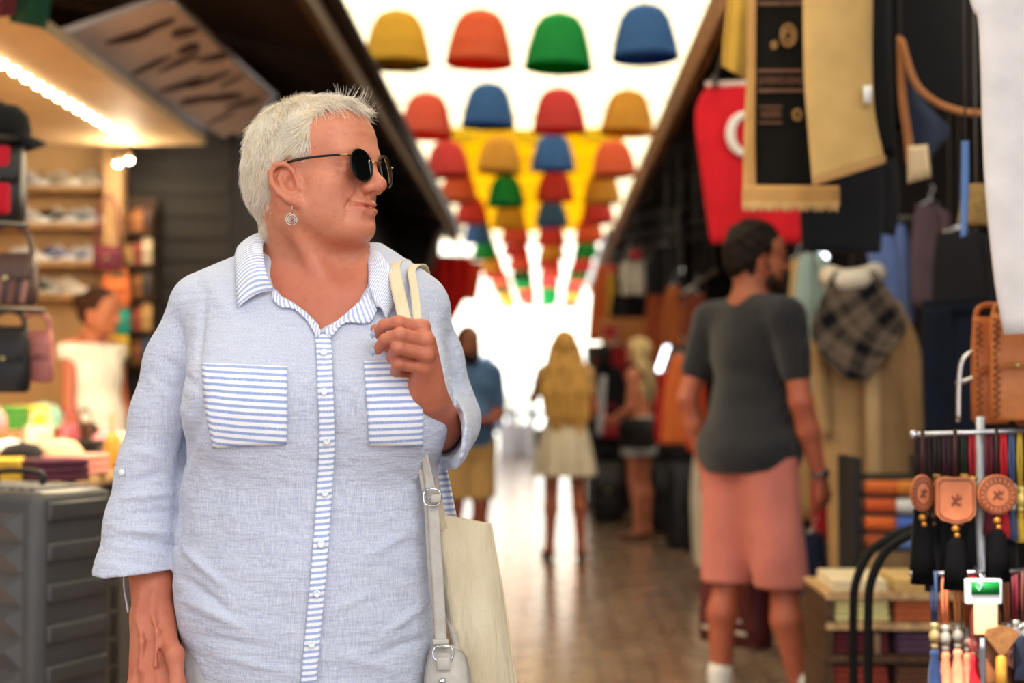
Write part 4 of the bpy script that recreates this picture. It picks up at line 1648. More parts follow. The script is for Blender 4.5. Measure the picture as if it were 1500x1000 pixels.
    pl_c = [(472, 486), (475, 520), (477, 575), (479, 645), (475, 722), (470, 796), (464, 869), (457, 944), (452, 1004)]
    patch('placket', [[(x - 11, y) for x, y in pl_c], [(x + 11.5, y) for x, y in pl_c]], st_trim, 7, 46, 0.0045, 0.002)
    # stitched yoke line and pocket hem edges are in the cloth; buttons
    bmat = M('#e9edf2', 0.25, 0.05, 30, 0, 0, 0.6, 0, None, 'button')
    for bx, by in [(475, 518), (476, 574), (479, 645), (476, 722), (471, 797), (465, 869), (457, 943)]:
        p = hit(bx, by, 0.009)
        n1, n2 = hit(bx + 6, by, 0.009) - hit(bx - 6, by, 0.009), hit(bx, by - 6, 0.009) - hit(bx, by + 6, 0.009)
        nn = np.cross(n2, n1)
        nn /= np.linalg.norm(nn)
        if nn[1] > 0:
            nn = -nn
        ux = n1 / np.linalg.norm(n1)
        uy = np.cross(nn, ux)
        b2 = MB()
        b2.lathe([(0.0001, 0.0006), (0.0022, 0.0006), (0.0030, 0.0014), (0.0048, 0.0016), (0.0054, 0.0006), (0.0050, -0.0008), (0.0001, -0.0010)], n=20)
        for hx, hy in ((-1, -1), (-1, 1), (1, -1), (1, 1)):
            b2.lathe([(0.0001, 0.0011), (0.0006, 0.0011), (0.0006, 0.0002)], (hx * 0.0009, hy * 0.0009, 0), n=6)
        Rm = np.stack([ux, uy, nn], 1)
        b2.v = [tuple(p + Rm @ np.array(v)) for v in b2.v]
        own(b2.build('button', bmat, shirt))

    # collar: fold line round the neck, leaf falling outside
    NC = W(464, 380, 2.255)
    bk = lambda ang, r, z: np.array((NC[0] + r * math.sin(ang), NC[1] + 0.01 + r * math.cos(ang), z))
    zc = W(464, 338, 2.3)[2]
    inner = [hit(400, 428, 0.010), W(391, 402, 2.128), W(386, 376, 2.160), W(386, 355, 2.205), W(396, 340, 2.265), bk(-0.55, 0.070, zc + 0.004), bk(0, 0.068, zc + 0.006), bk(0.55, 0.070, zc + 0.002), W(528, 353, 2.275), W(537, 372, 2.22), W(540, 395, 2.175), W(541, 422, 2.142), hit(552, 452, 0.010)]
    outer = [hit(349.5, 452, 0.007), hit(348, 425, 0.009), hit(347, 398, 0.010), hit(348, 374, 0.012, 2.19), W(362, 356, 2.275), bk(-0.50, 0.105, zc - 0.024), bk(0, 0.103, zc - 0.026), bk(0.50, 0.105, zc - 0.026), W(552, 368, 2.30), hit(566, 388, 0.012, 2.24), hit(576, 410, 0.010), hit(577, 440, 0.010), hit(565, 470, 0.010)]
    ci, co_ = catmull(inner, 6), catmull(outer, 6)
    g = []
    for u in np.linspace(0, 1, 9):
        row = ci * (1 - u) + co_ * u
        row = row + np.array((0, -0.004, 0.006)) * math.sin(math.pi * u)
        g.append(row)
    g = np.array(g).transpose(1, 0, 2)
    b2 = MB()
    b2.sheet(g, 0.0022)
    own(b2.build('collar', st_collar, shirt))
    # collar stand and turned facing that runs down to the V on both sides
    for edge_in, edge_out in (([(399, 424), (412, 437), (428, 447), (450, 464), (472, 487)], [(400, 440), (412, 451), (430, 454), (449, 471), (466, 497)]),
                              ([(541, 420), (534, 436), (522, 449), (500, 468), (474, 487)], [(553, 452), (545, 471), (532, 475), (505, 475), (484, 497)])):
        a, b_ = catmull([(*p, 0) for p in edge_in], 6), catmull([(*p, 0) for p in edge_out], 6)
        g = [[hit(*(p[:2] + (r[:2] - p[:2]) * u), 0.006 + 0.002 * (1 - u)) for p, r in zip(a, b_)] for u in np.linspace(0.0, 1, 6)]
        # inner edge may look past the shirt: keep it level with its neighbour
        g = np.array(g)
        for j in range(g.shape[1]):
            for i in range(4, -1, -1):
                if g[i, j, 1] > g[i + 1, j, 1] + 0.012:
                    dvec = ray(*px(g[i, j]))
                    yy = g[i + 1, j, 1] + 0.004
                    g[i, j] = CAMP + dvec * (yy / dvec[1])
        b2 = MB()
        b2.sheet(g.transpose(1, 0, 2), 0.002)
        own(b2.build('collar_facing', st_collar, shirt))
    # striped inner tail of the back, seen below the cuff
    g = [[W(x0 + (x1 - x0) * u, y0, 2.335 + 0.01 * math.sin(u * 3)) for u in np.linspace(0, 1, 6)] for x0, x1, y0 in [(640, 650, 672), (640, 657, 700), (640, 663, 730), (640, 669, 760), (640, 672, 800), (640, 672, 860)]]
    b2 = MB()
    b2.sheet(g, 0.003)
    own(b2.build('shirt_tail', st_pocket, shirt))['label'] = 'striped inner side of the shirt tail'
    # sleeve tab button and dangling tab
    p = hit(180, 692, 0.004)
    b2 = MB()
    b2.lathe([(0.0001, 0.002), (0.0045, 0.002), (0.0055, 0), (0.0001, -0.001)], n=16, axis='y')
    b2.v = [tuple(p + np.array((v[0], -v[1], v[2]))) for v in b2.v]
    own(b2.build('button', bmat, shirt))
    b2 = MB()
    tp = catmull([W(181, 838, 2.20), W(182, 862, 2.20), W(186, 885, 2.20), W(188, 897, 2.20)], 5)
    b2.tube(tp, [0.0028, 0.003, 0.0032, 0.0035], 8, 0.4, (1, 0, 0))
    own(b2.build('sleeve_tab', linen, shirt))

    # ---- trousers and shoes
    tr = SDF()
    tr.func(torso_fn(0.006, W(450, 1130, 2.2)[2]), (-0.36, 2.25, 1.12), 0.56, 'u', 0)
    zh = W(450, 1060, 2.2)[2]
    tr.ell((-0.36, 2.25, zh - 0.06), (0.185, 0.145, 0.16), 0.05)
    for sx in (-1, 1):
        tr.cap((-0.36 + sx * 0.085, 2.25, zh - 0.12), (-0.36 + sx * 0.095, 2.25, 0.10), 0.098, 0.068, 0.04)
    tr.func(lambda q: np.maximum(q[:, 2] - W(450, 935, 2.2)[2], 0.09 - q[:, 2]), (-0.36, 2.25, 0.6), 5, 'i', 0)
    # the left hip shows past the curved hem
    tr.ell(W(318, 1010, 2.235), (0.055, 0.10, 0.12), 0.03)
    own(new_obj('trousers', tr.mesh(0.008, 'trousers', 12, relax=2), cloth('#b9bdc2'), root))
    for sx in (-1, 1):
        sh = SDF()
        x = -0.36 + sx * 0.10
        sh.cap((x, 2.27, 0.045), (x + sx * 0.015, 2.10, 0.035), 0.042, 0.040, 0.02)
        sh.ell((x, 2.26, 0.09), (0.045, 0.05, 0.05), 0.03)
        sh.func(lambda q: 0.002 - q[:, 2], (x, 2.2, 0), 5, 'i', 0)
        own(new_obj('shoe', sh.mesh(0.006, 'shoe', 12), M('#e6e3dc', 0.6), root))

    # ---- hair
    inh = lambda P_: P_[:, 1] < np.interp(P_[:, 2], [-0.10, -0.035, -0.012, 0.000, 0.034, 0.060, 0.080, 0.089, 0.097], [-0.030, -0.028, 0.004, 0.018, 0.032, 0.036, 0.044, 0.062, 0.2])
    hs = SDF()
    gI = np.eye(3)
    hs.ell(HT(0, -0.012, 0.028), np.array((0.0835, 0.1100, 0.0970)), 0, 'u', HR)
    hs.ell(HT(0, -0.047, -0.012), np.array((0.0725, 0.0690, 0.0700)), 0.03, 'u', HR)
    hs.cap(HT(0, -0.060, -0.03), HT(0, -0.064, -0.075), 0.045, 0.036, 0.02)
    hs.ell(HT(0, 0.040, 0.068), np.array((0.058, 0.046, 0.044)), 0.02, 'u', HR)

    def hcut(q):
        l = (q - HO) @ HR
        lim = np.interp(l[:, 2], [-0.10, -0.045, -0.010, 0.004, 0.034, 0.060, 0.080, 0.089, 0.097, 0.105], [-0.034, -0.030, -0.022, 0.016, 0.030, 0.034, 0.042, 0.058, 0.09, 0.2])
        return np.maximum((l[:, 1] - lim) * 0.7, -0.098 - l[:, 2])
    for m in (-1, 1):
        hs.ell(HT(m * 0.086, 0.004, -0.022), np.array((0.024, 0.027, 0.038)), 0.004, 's', HR)
    hs.func(hcut, HO, 5, 'i', 0)
    hs.func(lambda q: vnoise(q * 55, 9) * 0.0022, HO, 5, 'd', 0)
    hcap = hs.mesh(0.004, 'hair', 16, relax=2)
    blond = '#f0e7d8'
    hair = own(new_obj('hair', hcap, M('#cbb899', 0.6, 0.25, 60, 0.4, 0, 0.3, 0, 300.0, 'blond_hair_base'), root))
    nvh = len(hcap.vertices)
    hv = np.empty(nvh * 3, np.float32)
    hcap.vertices.foreach_get('co', hv)
    hv = hv.reshape(-1, 3).astype(float)
    hn_ = np.empty(nvh * 3, np.float32)
    hcap.vertices.foreach_get('normal', hn_)
    hn_ = hn_.reshape(-1, 3).astype(float)
    lp = (hv - HO) @ HR
    ln_ = hn_ @ HR
    # outer side only, away from the flat cut
    okv = np.where((((lp - np.array((0, -0.02, 0.01))) * ln_).sum(1) > 0.02) & inh(lp))[0]
    n = 24000
    pick = RNG.choice(okv, n)
    r0 = lp[pick] + RNG.normal(0, 0.0015, (n, 3))
    nn = ln_[pick]
    nn = nn / np.linalg.norm(nn, axis=1)[:, None]
    crown = np.array((0.01, -0.060, 0.112))
    fl = r0 - crown
    fl /= np.linalg.norm(fl, axis=1)[:, None] + 1e-6
    side = np.clip(np.abs(r0[:, 0]) / 0.07, 0, 1)
    low = np.clip((0.06 - r0[:, 2]) / 0.08, 0, 1)
    frontal = np.clip((r0[:, 1] - 0.0) / 0.055, 0, 1)
    fl += (side * low)[:, None] * np.array((0, -0.9, -0.55))          # temples brushed back and down
    fl += (frontal * (1 - low))[:, None] * np.array((-0.30, 0.8, 0.35))  # fringe swept forward and up
    fl += np.stack([vnoise(r0 * 70, k) for k in (21, 22, 23)], 1) * 0.4
    fl += RNG.normal(0, 0.10, (n, 3))
    wt = np.clip((np.abs(r0[:, 0]) - 0.030) / 0.02, 0, 1) * np.clip((0.105 - r0[:, 2]) / 0.03, 0, 1) * np.clip((r0[:, 1] + 0.01) / 0.02, 0, 1)
    fl = fl * (1 - wt)[:, None] + wt[:, None] * (np.array((0, -0.85, -0.55)) + RNG.normal(0, 0.10, (n, 3)))
    fl -= nn * (fl * nn).sum(1)[:, None]
    fl /= np.linalg.norm(fl, axis=1)[:, None] + 1e-6
    tuft = np.clip((r0[:, 1] - 0.045) / 0.02, 0, 1) * np.clip((r0[:, 2] - 0.085) / 0.01, 0, 1)
    ln_s = (0.027 - 0.007 * low + 0.006 * tuft) * RNG.uniform(0.6, 1.2, n)
    ln_s *= np.where(r0[:, 2] < -0.05, 0.75, 1)
    lift = 0.15 + 0.42 * tuft + RNG.normal(0, 0.05, n)
    K = 6
    pts = []
    for j in range(K):
        t_ = j / (K - 1)
        p = r0 + fl * (ln_s * t_)[:, None] + nn * ((ln_s * lift * (t_ - 0.55 * t_ * t_)) - 0.002)[:, None] + np.array((0, 0, -0.004)) * (t_ * t_ * low)[:, None]
        # keep the strand on the skull's curve
        pts.append(p)
    pts = np.stack(pts, 1)
    ctr = np.array((0, -0.012, 0.028))
    rr = np.array((0.0835, 0.1100, 0.0970))
    dd = np.sqrt((((pts - ctr) / rr) ** 2).sum(2))
    fix = np.where((dd < 1.0) & (r0[:, None, 2] > -0.02), (1.002 - dd), 0)
    pts = pts + (pts - ctr) * fix[..., None]
    ez = (((pts[..., 1] - 0.004) / 0.027) ** 2 + ((pts[..., 2] + 0.026) / 0.038) ** 2 < 1) & (np.abs(pts[..., 0]) > 0.05)
    pts = pts[~ez.any(1)]
    wp = HO + pts @ HR.T
    o = strands('hair_strands', wp, 0.00025, hair_mat(blond, '#cdbb9c', 'blond_hair'), hair)
    own_child = o
    own_child.location = (0, 0, 0)
    o.matrix_parent_inverse = Matrix.Identity(4)
    # brows
    bp = []
    for m in (-1, 1):
        for _ in range(160):
            u = RNG.uniform(0, 1)
            p = np.array((m * (0.014 + 0.032 * u), 0.1045 - 0.019 * u ** 1.6, 0.0185 + 0.005 * math.sin(u * 2.6) + RNG.normal(0, 0.0015)))
            d = np.array((m * 0.8, -0.25, 0.25 - 0.4 * u)) * 0.007
            bp.append([p, p + d * 0.5 + np.array((0, 0.001, 0)), p + d])
    bp = HO + np.array(bp) @ HR.T
    own(strands('eyebrow_hair', bp, 0.0002, hair_mat('#b08a64', '#8f6f50', 'brow_hair'), root))
    return root, HO, HR, HT, hit, linen, shirt


woman, W_HO, W_HR, W_HT, shirt_hit, LINEN, SHIRT = build_woman()


def sunglasses():
    root = thing('sunglasses', 'round black sunglasses with thin gold bridge worn by the blond woman', 'sunglasses', W_HT(0, 0.108, -0.001))
    base = np.array(root.location)
    A = np.eye(3)
    L = lambda *p: W_HT(*p) - base
    blackm = M('#060606', 0.3, 0.05, 10, 0, 0, 0.3, 0, None, 'black_acetate')
    gold = metal('#c9a86a', 0.25)
    t = NT('dark_lens')
    t.bsdf(lin('#08080a'), 0.03, 0, 0.9, coat=1.0)
    lens = t.m
    for m in (-1, 1):
        c = np.array((m * 0.0345, 0.1065, -0.001))
        ux = np.array((1, -m * 0.16, 0.0))
        ux /= np.linalg.norm(ux)
        uz = np.array((0, -0.10, 1.0))
        uz /= np.linalg.norm(uz)
        fw = np.cross(uz, ux) * -1
        if fw[1] < 0:
            fw = -fw
        b = MB()
        rr = ring_pts(c, ux, uz, 0.0240, 0.0245)
        b.tube([L(*p) for p in rr], 0.0013, 8, 1.0, tuple(W_HR @ fw), False)
        b.build('rim', blackm, root)
        b = MB()
        g = []
        for i in range(9):
            r = i / 8
            g.append([L(*(c + ux * (0.0238 * r * math.cos(a)) + uz * (0.0243 * r * math.sin(a)) + fw * 0.0024 * (1 - r * r))) for a in np.linspace(0, 2 * math.pi, 33)[:-1]])
        b.loft(g, False)
        g2 = [[L(*(c + ux * (0.0238 * math.cos(a)) + uz * (0.0243 * math.sin(a)) - fw * 0.0012)) for a in np.linspace(0, 2 * math.pi, 33)[:-1]]]
        b.loft([g[-1], g2[0]], False)
        b.f.append(tuple(range(len(b.v) - 32, len(b.v))))
        b.build('lens', lens, root)
        hinge = c + ux * m * 0.0243 + uz * 0.011
        b = MB()
        b.tube([L(*hinge), L(*(hinge + np.array((m * 0.006, -0.002, 0.001)))), L(m * 0.0705, 0.092, 0.0105)], 0.0016, 8)
        b.build('hinge', gold, root)['label'] = 'gold metal hinge'
        b = MB()
        tp = catmull([(m * 0.0700, 0.094, 0.0105), (m * 0.0790, 0.060, 0.0095), (m * 0.0835, 0.028, 0.0080), (m * 0.0820, 0.006, 0.0055), (m * 0.0790, -0.014, -0.002), (m * 0.0770, -0.024, -0.020)], 6)
        b.tube([L(*p) for p in tp], [0.0016, 0.0019, 0.0021, 0.0021, 0.0020, 0.0016], 8, 0.6, tuple(W_HR @ np.array((1, 0, 0))))
        b.build('temple_arm', blackm, root)
    b = MB()
    tp = catmull([(-0.0105, 0.1085, 0.005), (-0.005, 0.1115, 0.0085), (0.005, 0.1115, 0.0085), (0.0105, 0.1085, 0.005)], 6)
    b.tube([L(*p) for p in tp], 0.0013, 8)
    b.build('bridge', gold, root)['label'] = 'thin gold bridge'
    return root


def earring():
    p = W_HT(-0.084, 0.014, -0.066)
    p = np.array(W(427, 306, 2.13)) if False else p
    root = thing('earring', 'silver spiral drop earring hanging from the blond woman\'s ear', 'earring', p)
    silver = metal('#b9b4ac', 0.3)
    tilt = W_HR @ np.array((-0.75, 0.60, 0.0))
    n = np.array(tilt) / np.linalg.norm(tilt)
    ux = np.cross(np.array((0, 0, 1.0)), n)
    ux /= np.linalg.norm(ux)
    uz = np.array((0, 0, 1.0))
    b = MB()
    b.tube(catmull([(0, 0, 0.006), n * 0.004 + uz * 0.003, n * 0.003 - uz * 0.004, (0, 0, -0.006)], 5), 0.0007, 6)
    b.build('ear_hook', silver, root)
    b = MB()
    sp = [uz * -0.016 + ux * (r * math.cos(a)) + uz * (r * math.sin(a)) for a, r in [(1.57 + i * 0.22, 0.0098 * (1 - i / 95)) for i in range(80)]]
    b.tube(sp, 0.0009, 6)
    b.build('spiral', silver, root)
    b = MB()
    b.ball(uz * -0.0158 + n * 0.001, 0.0022, 8)
    b.build('bead', M('#7d7a8c', 0.15, 0.1, 30, 0, 0, 0.8), root)
    return root


sunglasses()
earring()


def tote_bag():
    canvas = NT('cream_canvas')
    tc = canvas.n('ShaderNodeTexCoord').outputs['Object']
    cc = canvas.mix(canvas.ramp(canvas.noise(tc, 9, 4), 0.3, 0.7), lin('#dccaa8'), lin('#eddfc2'))
    cc = canvas.mix(canvas.math('MULTIPLY', canvas.ramp(canvas.noise(tc, 700, 2), 0.4, 0.7), 0.2), cc, lin('#b5a57e'))
    bb = canvas.bsdf(cc, 0.9, 0, 0.15, sheen=0.1)
    canvas.bump(bb, canvas.math('ADD', canvas.noise(tc, 1, 3, 0.5, (45, 45, 14)), canvas.math('MULTIPLY', canvas.noise(tc, 900, 2), 0.08)), 0.8, 0.010)
    cm = canvas.m
    o0 = W(690, 900, 2.30)
    root = thing('tote_bag', 'cream canvas tote bag hanging from the blond woman\'s shoulder', 'bag', o0)
    rel = lambda p: np.array(p) - o0
    # flat sack with two panels and a little air between
    rows = [(752, 636, 717, 2.315), (770, 638, 719, 2.315), (800, 640, 724, 2.315), (850, 646, 733, 2.315), (900, 654, 741, 2.315), (950, 661, 748, 2.315), (1000, 668, 755, 2.315), (1080, 676, 764, 2.32), (1160, 684, 772, 2.32), (1185, 690, 770, 2.32)]
    rings = []
    for i, (y, xl, xr, d) in enumerate(rows):
        t_ = 0.012 + 0.030 * math.sin(math.pi * min(1, i / (len(rows) - 1)) * 0.8)
        if i == len(rows) - 1:
            t_ = 0.012
        ring = []
        n = 40
        for k in range(n):
            a = 2 * math.pi * k / n
            cx, sy = math.cos(a), math.sin(a)
            u = 0.5 + 0.5 * (np.sign(cx) * abs(cx) ** 0.75)
            dy = np.sign(sy) * abs(sy) ** 1.0 * t_
            fold = 0.006 * math.sin(u * 9 + i * 0.55) * (abs(sy) ** 0.5) * np.sign(sy) * (0.3 + 0.7 * i / len(rows))
            yo = y + (16 * (u - 0.12) if i == 0 else 0)
            ring.append(rel(W(xl + (xr - xl) * u, yo, d + dy + fold - 0.035 * (1 - u))))
        rings.append(ring)
    b = MB()
    b.loft(catmull_rings(rings, 4), False)
    b.f.append(tuple(range(len(b.v) - 40, len(b.v))))
    o = b.build('bag_body', cm, root)
    md = o.modifiers.new('thickness', 'SOLIDIFY')
    md.thickness = 0.0015
    # side seam
    b = MB()
    b.tube([rel(W(x + 0.5, y, 2.315)) for y, _, x, _ in [(r[0] + (14 if i == 0 else 0), 0, r[2], 0) for i, r in enumerate(rows[:-1])]], 0.0022, 6)
    b.build('side_seam', cm, root)

    def strap(path, w, th, name='handle'):
        pts = np.array([p[:3] for p in path])
        sm = catmull(pts, 7)
        sd = catmull(np.array([p[3:6] for p in path]), 7)
        g = []
        for p, s_ in zip(sm, sd):
            s_ = s_ / (np.linalg.norm(s_) + 1e-9)
            g.append([rel(p + s_ * (w * u)) for u in (-0.5, -0.25, 0, 0.25, 0.5)])
        bb_ = MB()
        bb_.sheet(g, th)
        return bb_.build(name, cm, root)
    X_ = (1, 0, 0)
    tw = (0.75, -0.55, 0.2)
    a1 = [(*W(650, 795, 2.33), *X_), (*W(628, 640, 2.40), *X_), (*W(606, 450, 2.42), 1, 0.2, 0), (*W(600, 400, 2.36), 1, 0.2, 0), (*W(590, 381, 2.275), *X_), (*W(577, 388, 2.200), *X_), (*W(582, 420, 2.140), *X_), (*W(592, 465, 2.098), *X_), (*W(600, 510, 2.072), *X_), (*W(608, 575, 2.085), *tw), (*W(622, 640, 2.140), *tw), (*W(634, 720, 2.225), *X_), (*W(644, 785, 2.272), *X_)]
    strap(a1, 0.020, 0.0025)
    a2 = [(*W(660, 795, 2.34), *X_), (*W(634, 640, 2.41), *X_), (*W(625, 450, 2.42), 1, 0.2, 0), (*W(625, 405, 2.36), 1, 0.2, 0), (*W(617, 388, 2.275), *X_), (*W(603, 395, 2.205), *X_), (*W(607, 425, 2.148), *X_), (*W(611, 465, 2.103), *X_), (*W(612, 510, 2.082), *X_), (*W(614, 575, 2.098), *tw), (*W(625, 650, 2.16), *tw), (*W(640, 720, 2.240), *X_), (*W(652, 790, 2.275), *X_)]
    strap(a2, 0.013, 0.0025)
    return root


def catmull_rings(rings, n):
    a = np.array(rings)
    m = a.shape[1]
    cols = [catmull(a[:, k], n) for k in range(m)]
    return np.stack(cols, 1)


def handbag():
    lm = leather('#b9b3aa')
    chrome = metal('#d8d8dc', 0.18)
    o0 = W(650, 1010, 2.17)
    root = thing('handbag', 'pale grey leather handbag with buckled strap at the blond woman\'s hip', 'handbag', o0)
    rel = lambda p: np.array(p) - o0
    # body
    b = MB()
    ring = lambda cx, cy, wx, dy, y, d: [rel(W(cx + wx * np.sign(math.cos(a)) * abs(math.cos(a)) ** 0.6, y, d + dy * np.sign(math.sin(a)) * abs(math.sin(a)) ** 0.6)) for a in np.linspace(0, 2 * math.pi, 33)[:-1]]
    rows = [(652, 944, 12, 0.012), (653, 948, 22, 0.020), (655, 962, 29, 0.030), (657, 985, 33, 0.036), (659, 1040, 36, 0.042), (661, 1120, 39, 0.046), (661, 1160, 37, 0.044), (661, 1170, 30, 0.035)]
    b.loft([ring(cx, 0, w, dy, y, 2.165) for cx, y, w, dy in rows])
    b.build('bag_body', lm, root)
    # flap
    g = []
    for y, w, out in [(950, 20, 0.030), (958, 27, 0.036), (975, 31, 0.041), (1000, 33, 0.045), (1040, 33, 0.048), (1060, 26, 0.048)]:
        g.append([rel(W(655 + w * u, y + 4 * u * u, 2.165 - out + 0.016 * abs(u) ** 3)) for u in np.linspace(-1, 1, 11)])
    b = MB()
    b.sheet(g, 0.004)
    b.build('flap', lm, root)
    b = MB()
    b.lathe([(0.0001, -0.004), (0.004, -0.004), (0.005, 0.0), (0.0001, 0.001)], rel(W(648, 997, 2.117)), 14, 'y')
    b.build('snap', chrome, root)
    # strap with buckle: behind shoulder, over, down the front
    path = [(580, 390, 2.215), (590, 430, 2.150), (598, 470, 2.105), (604, 520, 2.088), (607, 580, 2.100), (614, 625, 2.122), (624, 680, 2.135), (634, 735, 2.138), (638, 800, 2.140), (642, 860, 2.140), (645, 920, 2.138), (647, 945, 2.135)]
    sm = catmull([W(*p) for p in path], 8)
    n = len(sm)
    g = []
    for i, p in enumerate(sm):
        t_ = i / (n - 1)
        w = 0.0085 + 0.0085 * min(1, max(0, (t_ - 0.45) / 0.2))
        s_ = np.array((1, -0.35, 0.05)) if t_ < 0.6 else np.array((1, 0.0, 0.0))
        g.append([rel(p + s_ * (w * u)) for u in (-0.5, -0.25, 0, 0.25, 0.5)])
    b = MB()
    b.sheet(g, 0.003)
    b.build('strap', lm, root)
    # strap's rear run
    b = MB()
    rear = catmull([W(580, 390, 2.215), W(590, 381, 2.29), W(605, 400, 2.37), W(612, 450, 2.42), W(630, 640, 2.40), W(650, 860, 2.31), W(668, 945, 2.22), W(668, 955, 2.19)], 8)
    b.sheet([[rel(p + np.array((0.009 * u, 0, 0))) for u in (-0.5, 0, 0.5)] for p in rear], 0.003)
    b.build('strap', lm, root)
    # under layer of the doubled strap
    b = MB()
    und = catmull([W(616, 680, 2.142), W(626, 740, 2.146), (W(632, 830, 2.148)), W(640, 905, 2.146)], 8)
    b.sheet([[rel(p + np.array((0.011 * u, 0, 0))) for u in (-0.5, 0, 0.5)] for p in und], 0.003)
    b.build('strap', lm, root)
    # buckle
    c = rel(W(633, 728, 2.128))
    b = MB()
    rr = [c + np.array(q) for q in [(-0.011, 0, 0.010), (0.010, 0, 0.010), (0.011, 0, -0.010), (-0.010, 0, -0.011), (-0.011, 0, 0.010)]]
    b.tube(catmull(rr[:-1], 3, True).tolist() + [catmull(rr[:-1], 3, True)[0].tolist()], 0.0017, 8)
    b.tube([c + np.array((-0.010, -0.001, 0)), c + np.array((0.010, -0.002, 0.001))], 0.0013, 6)
    b.build('buckle', chrome, root)['label'] = 'chrome strap buckle'
    b = MB()
    b.box(c + np.array((0.006, -0.002, -0.002)), (0.016, 0.007, 0.013), None, 0.003)
    b.build('strap_keeper', lm, root)
    b = MB()
    b.box(rel(W(646, 940, 2.130)), (0.024, 0.008, 0.008), None, 0.002)
    b.build('strap_keeper', lm, root)
    # ring between strap and bag
    c = rel(W(649, 958, 2.120))
    b = MB()
    q = [(-0.012, 0, 0.010), (0.012, 0, 0.010), (0.012, 0, -0.008), (-0.012, 0, -0.008)]
    cl = catmull([c + np.array(v) for v in q], 4, True)
    b.tube(list(cl) + [cl[0]], 0.0018, 8)
    b.build('ring', chrome, root)
    b = MB()
    b.box(rel(W(650, 972, 2.118)), (0.020, 0.006, 0.020), None, 0.003)
    b.build('ring_tab', lm, root)
    return root


tote_bag()
handbag()
# ------------------------------------------------------------------ people along the alley
def person_joints(H=1.7, male=False):
    k = H / 1.7
    J = dict(pelvis=(0, 0.0, 0.92), waist=(0, -0.005, 1.06), chest=(0, 0.005, 1.25), neck=(0, 0.015, 1.43), head=(0, -0.012, 1.59),
             sl=(0.165 + 0.02 * male, 0.012, 1.385), sr=(-0.165 - 0.02 * male, 0.012, 1.385), el=(0.22, 0.035, 1.11), er=(-0.22, 0.035, 1.11),
             wl=(0.235, -0.035, 0.875), wr=(-0.235, -0.035, 0.875), hl=(0.237, -0.055, 0.785), hr=(-0.237, -0.055, 0.785),
             pl=(0.088, 0, 0.90), pr=(-0.088, 0, 0.90), kl=(0.092, -0.012, 0.50), kr=(-0.092, -0.012, 0.50), al=(0.095, 0.022, 0.085), ar=(-0.095, 0.022, 0.085),
             tl=(0.115, -0.125, 0.028), tr=(-0.115, -0.125, 0.028))
    return {n: np.array(p) * k for n, p in J.items()}


def torso_prims(S, J, m, inf=0.0, wide=1.0, belly=0.0):
    c, w, p = J['chest'], J['waist'], J['pelvis']
    I = lambda *r: tuple(x + inf for x in r)
    S.ell(c + (0, 0, 0.02), I(0.148 * wide, 0.105, 0.165), 0.03)
    S.ell(w + (0, -belly * 0.4, 0), I(0.132 * wide, 0.100 + belly, 0.15), 0.06)
    S.ell(p + (0, 0.01, 0.0), I(0.165 * wide, 0.118, 0.12), 0.06)
    S.cap(J['sl'] + (-0.02, 0, 0), J['sr'] + (0.02, 0, 0), 0.055 + inf, k=0.05)
    S.cap(J['neck'] + (0, 0, 0.0), J['sl'] * 0.75 + J['neck'] * 0.25 + (0, 0, 0.012), 0.045 + inf * 0.6, 0.04 + inf * 0.6, 0.05)
    S.cap(J['neck'] + (0, 0, 0.0), J['sr'] * 0.75 + J['neck'] * 0.25 + (0, 0, 0.012), 0.045 + inf * 0.6, 0.04 + inf * 0.6, 0.05)


def arm_prims(S, J, s, m, inf=0.0, upto=1.0):
    a, e, w = J['s' + s], J['e' + s], J['w' + s]
    e2 = a + (e - a) * min(1, upto)
    S.cap(a, e2, (0.050 if m else 0.044) + inf, (0.040 if m else 0.034) + inf * 1.1, 0.03)
    if upto >= 1:
        S.cap(e, (e * 0.6 + w * 0.4), (0.040 if m else 0.034) + inf, (0.040 if m else 0.034) + inf, 0.02)
        S.cap((e * 0.6 + w * 0.4), w, (0.040 if m else 0.034) + inf, (0.028 if m else 0.024) + inf, 0.02)


def leg_prims(S, J, s, m, inf=0.0, upto=9):
    h, k, a = J['p' + s], J['k' + s], J['a' + s]
    S.cap(h, k, (0.088 if m else 0.086) + inf, (0.056 if m else 0.052) + inf, 0.03)
    if upto > 1:
        q = k + (a - k) * 0.30 + np.array((0, 0.022, 0))
        S.cap(k, q, 0.050 + inf, 0.056 + inf, 0.02)
        S.cap(q, a, (0.054 if m else 0.050) + inf, 0.034 + inf, 0.02)


def hand_prims(S, J, s, curl=0.5, m=True):
    w, h = J['w' + s], J['h' + s]
    d = h - w
    d /= np.linalg.norm(d)
    sx = 1 if s == 'l' else -1
    fw = np.array((0, -1.0, 0)) - d * (-d[1])
    fw /= np.linalg.norm(fw)
    inn = np.array((-sx, 0, 0.0))
    inn = inn - d * (inn @ d)
    inn /= np.linalg.norm(inn)
    for i, o in enumerate((-0.030, -0.010, 0.010, 0.029)):
        f = (0.92, 1.0, 0.96, 0.80)[i]
        base = h - fw * o
        S.cap(w, base, 0.021, 0.0135, 0.012)
        p1 = base + (d * (1 - curl * 0.4) + inn * curl * 0.7) * 0.040 * f
        p2 = p1 + (d * (1 - curl) + inn * curl) * 0.028 * f
        p3 = p2 + (d * (1 - 1.6 * curl) + inn * curl) * 0.020 * f
        S.chain([base, p1, p2, p3], [0.0115, 0.0102, 0.0093, 0.0080], 0.003)
    t0 = w + d * 0.025 + fw * 0.018
    t1 = t0 + d * 0.036 + fw * 0.022 + inn * 0.010
    S.chain([t0, t1, t1 + d * 0.030 + inn * 0.012 * (1 + curl)], [0.015, 0.0115, 0.0085], 0.006)


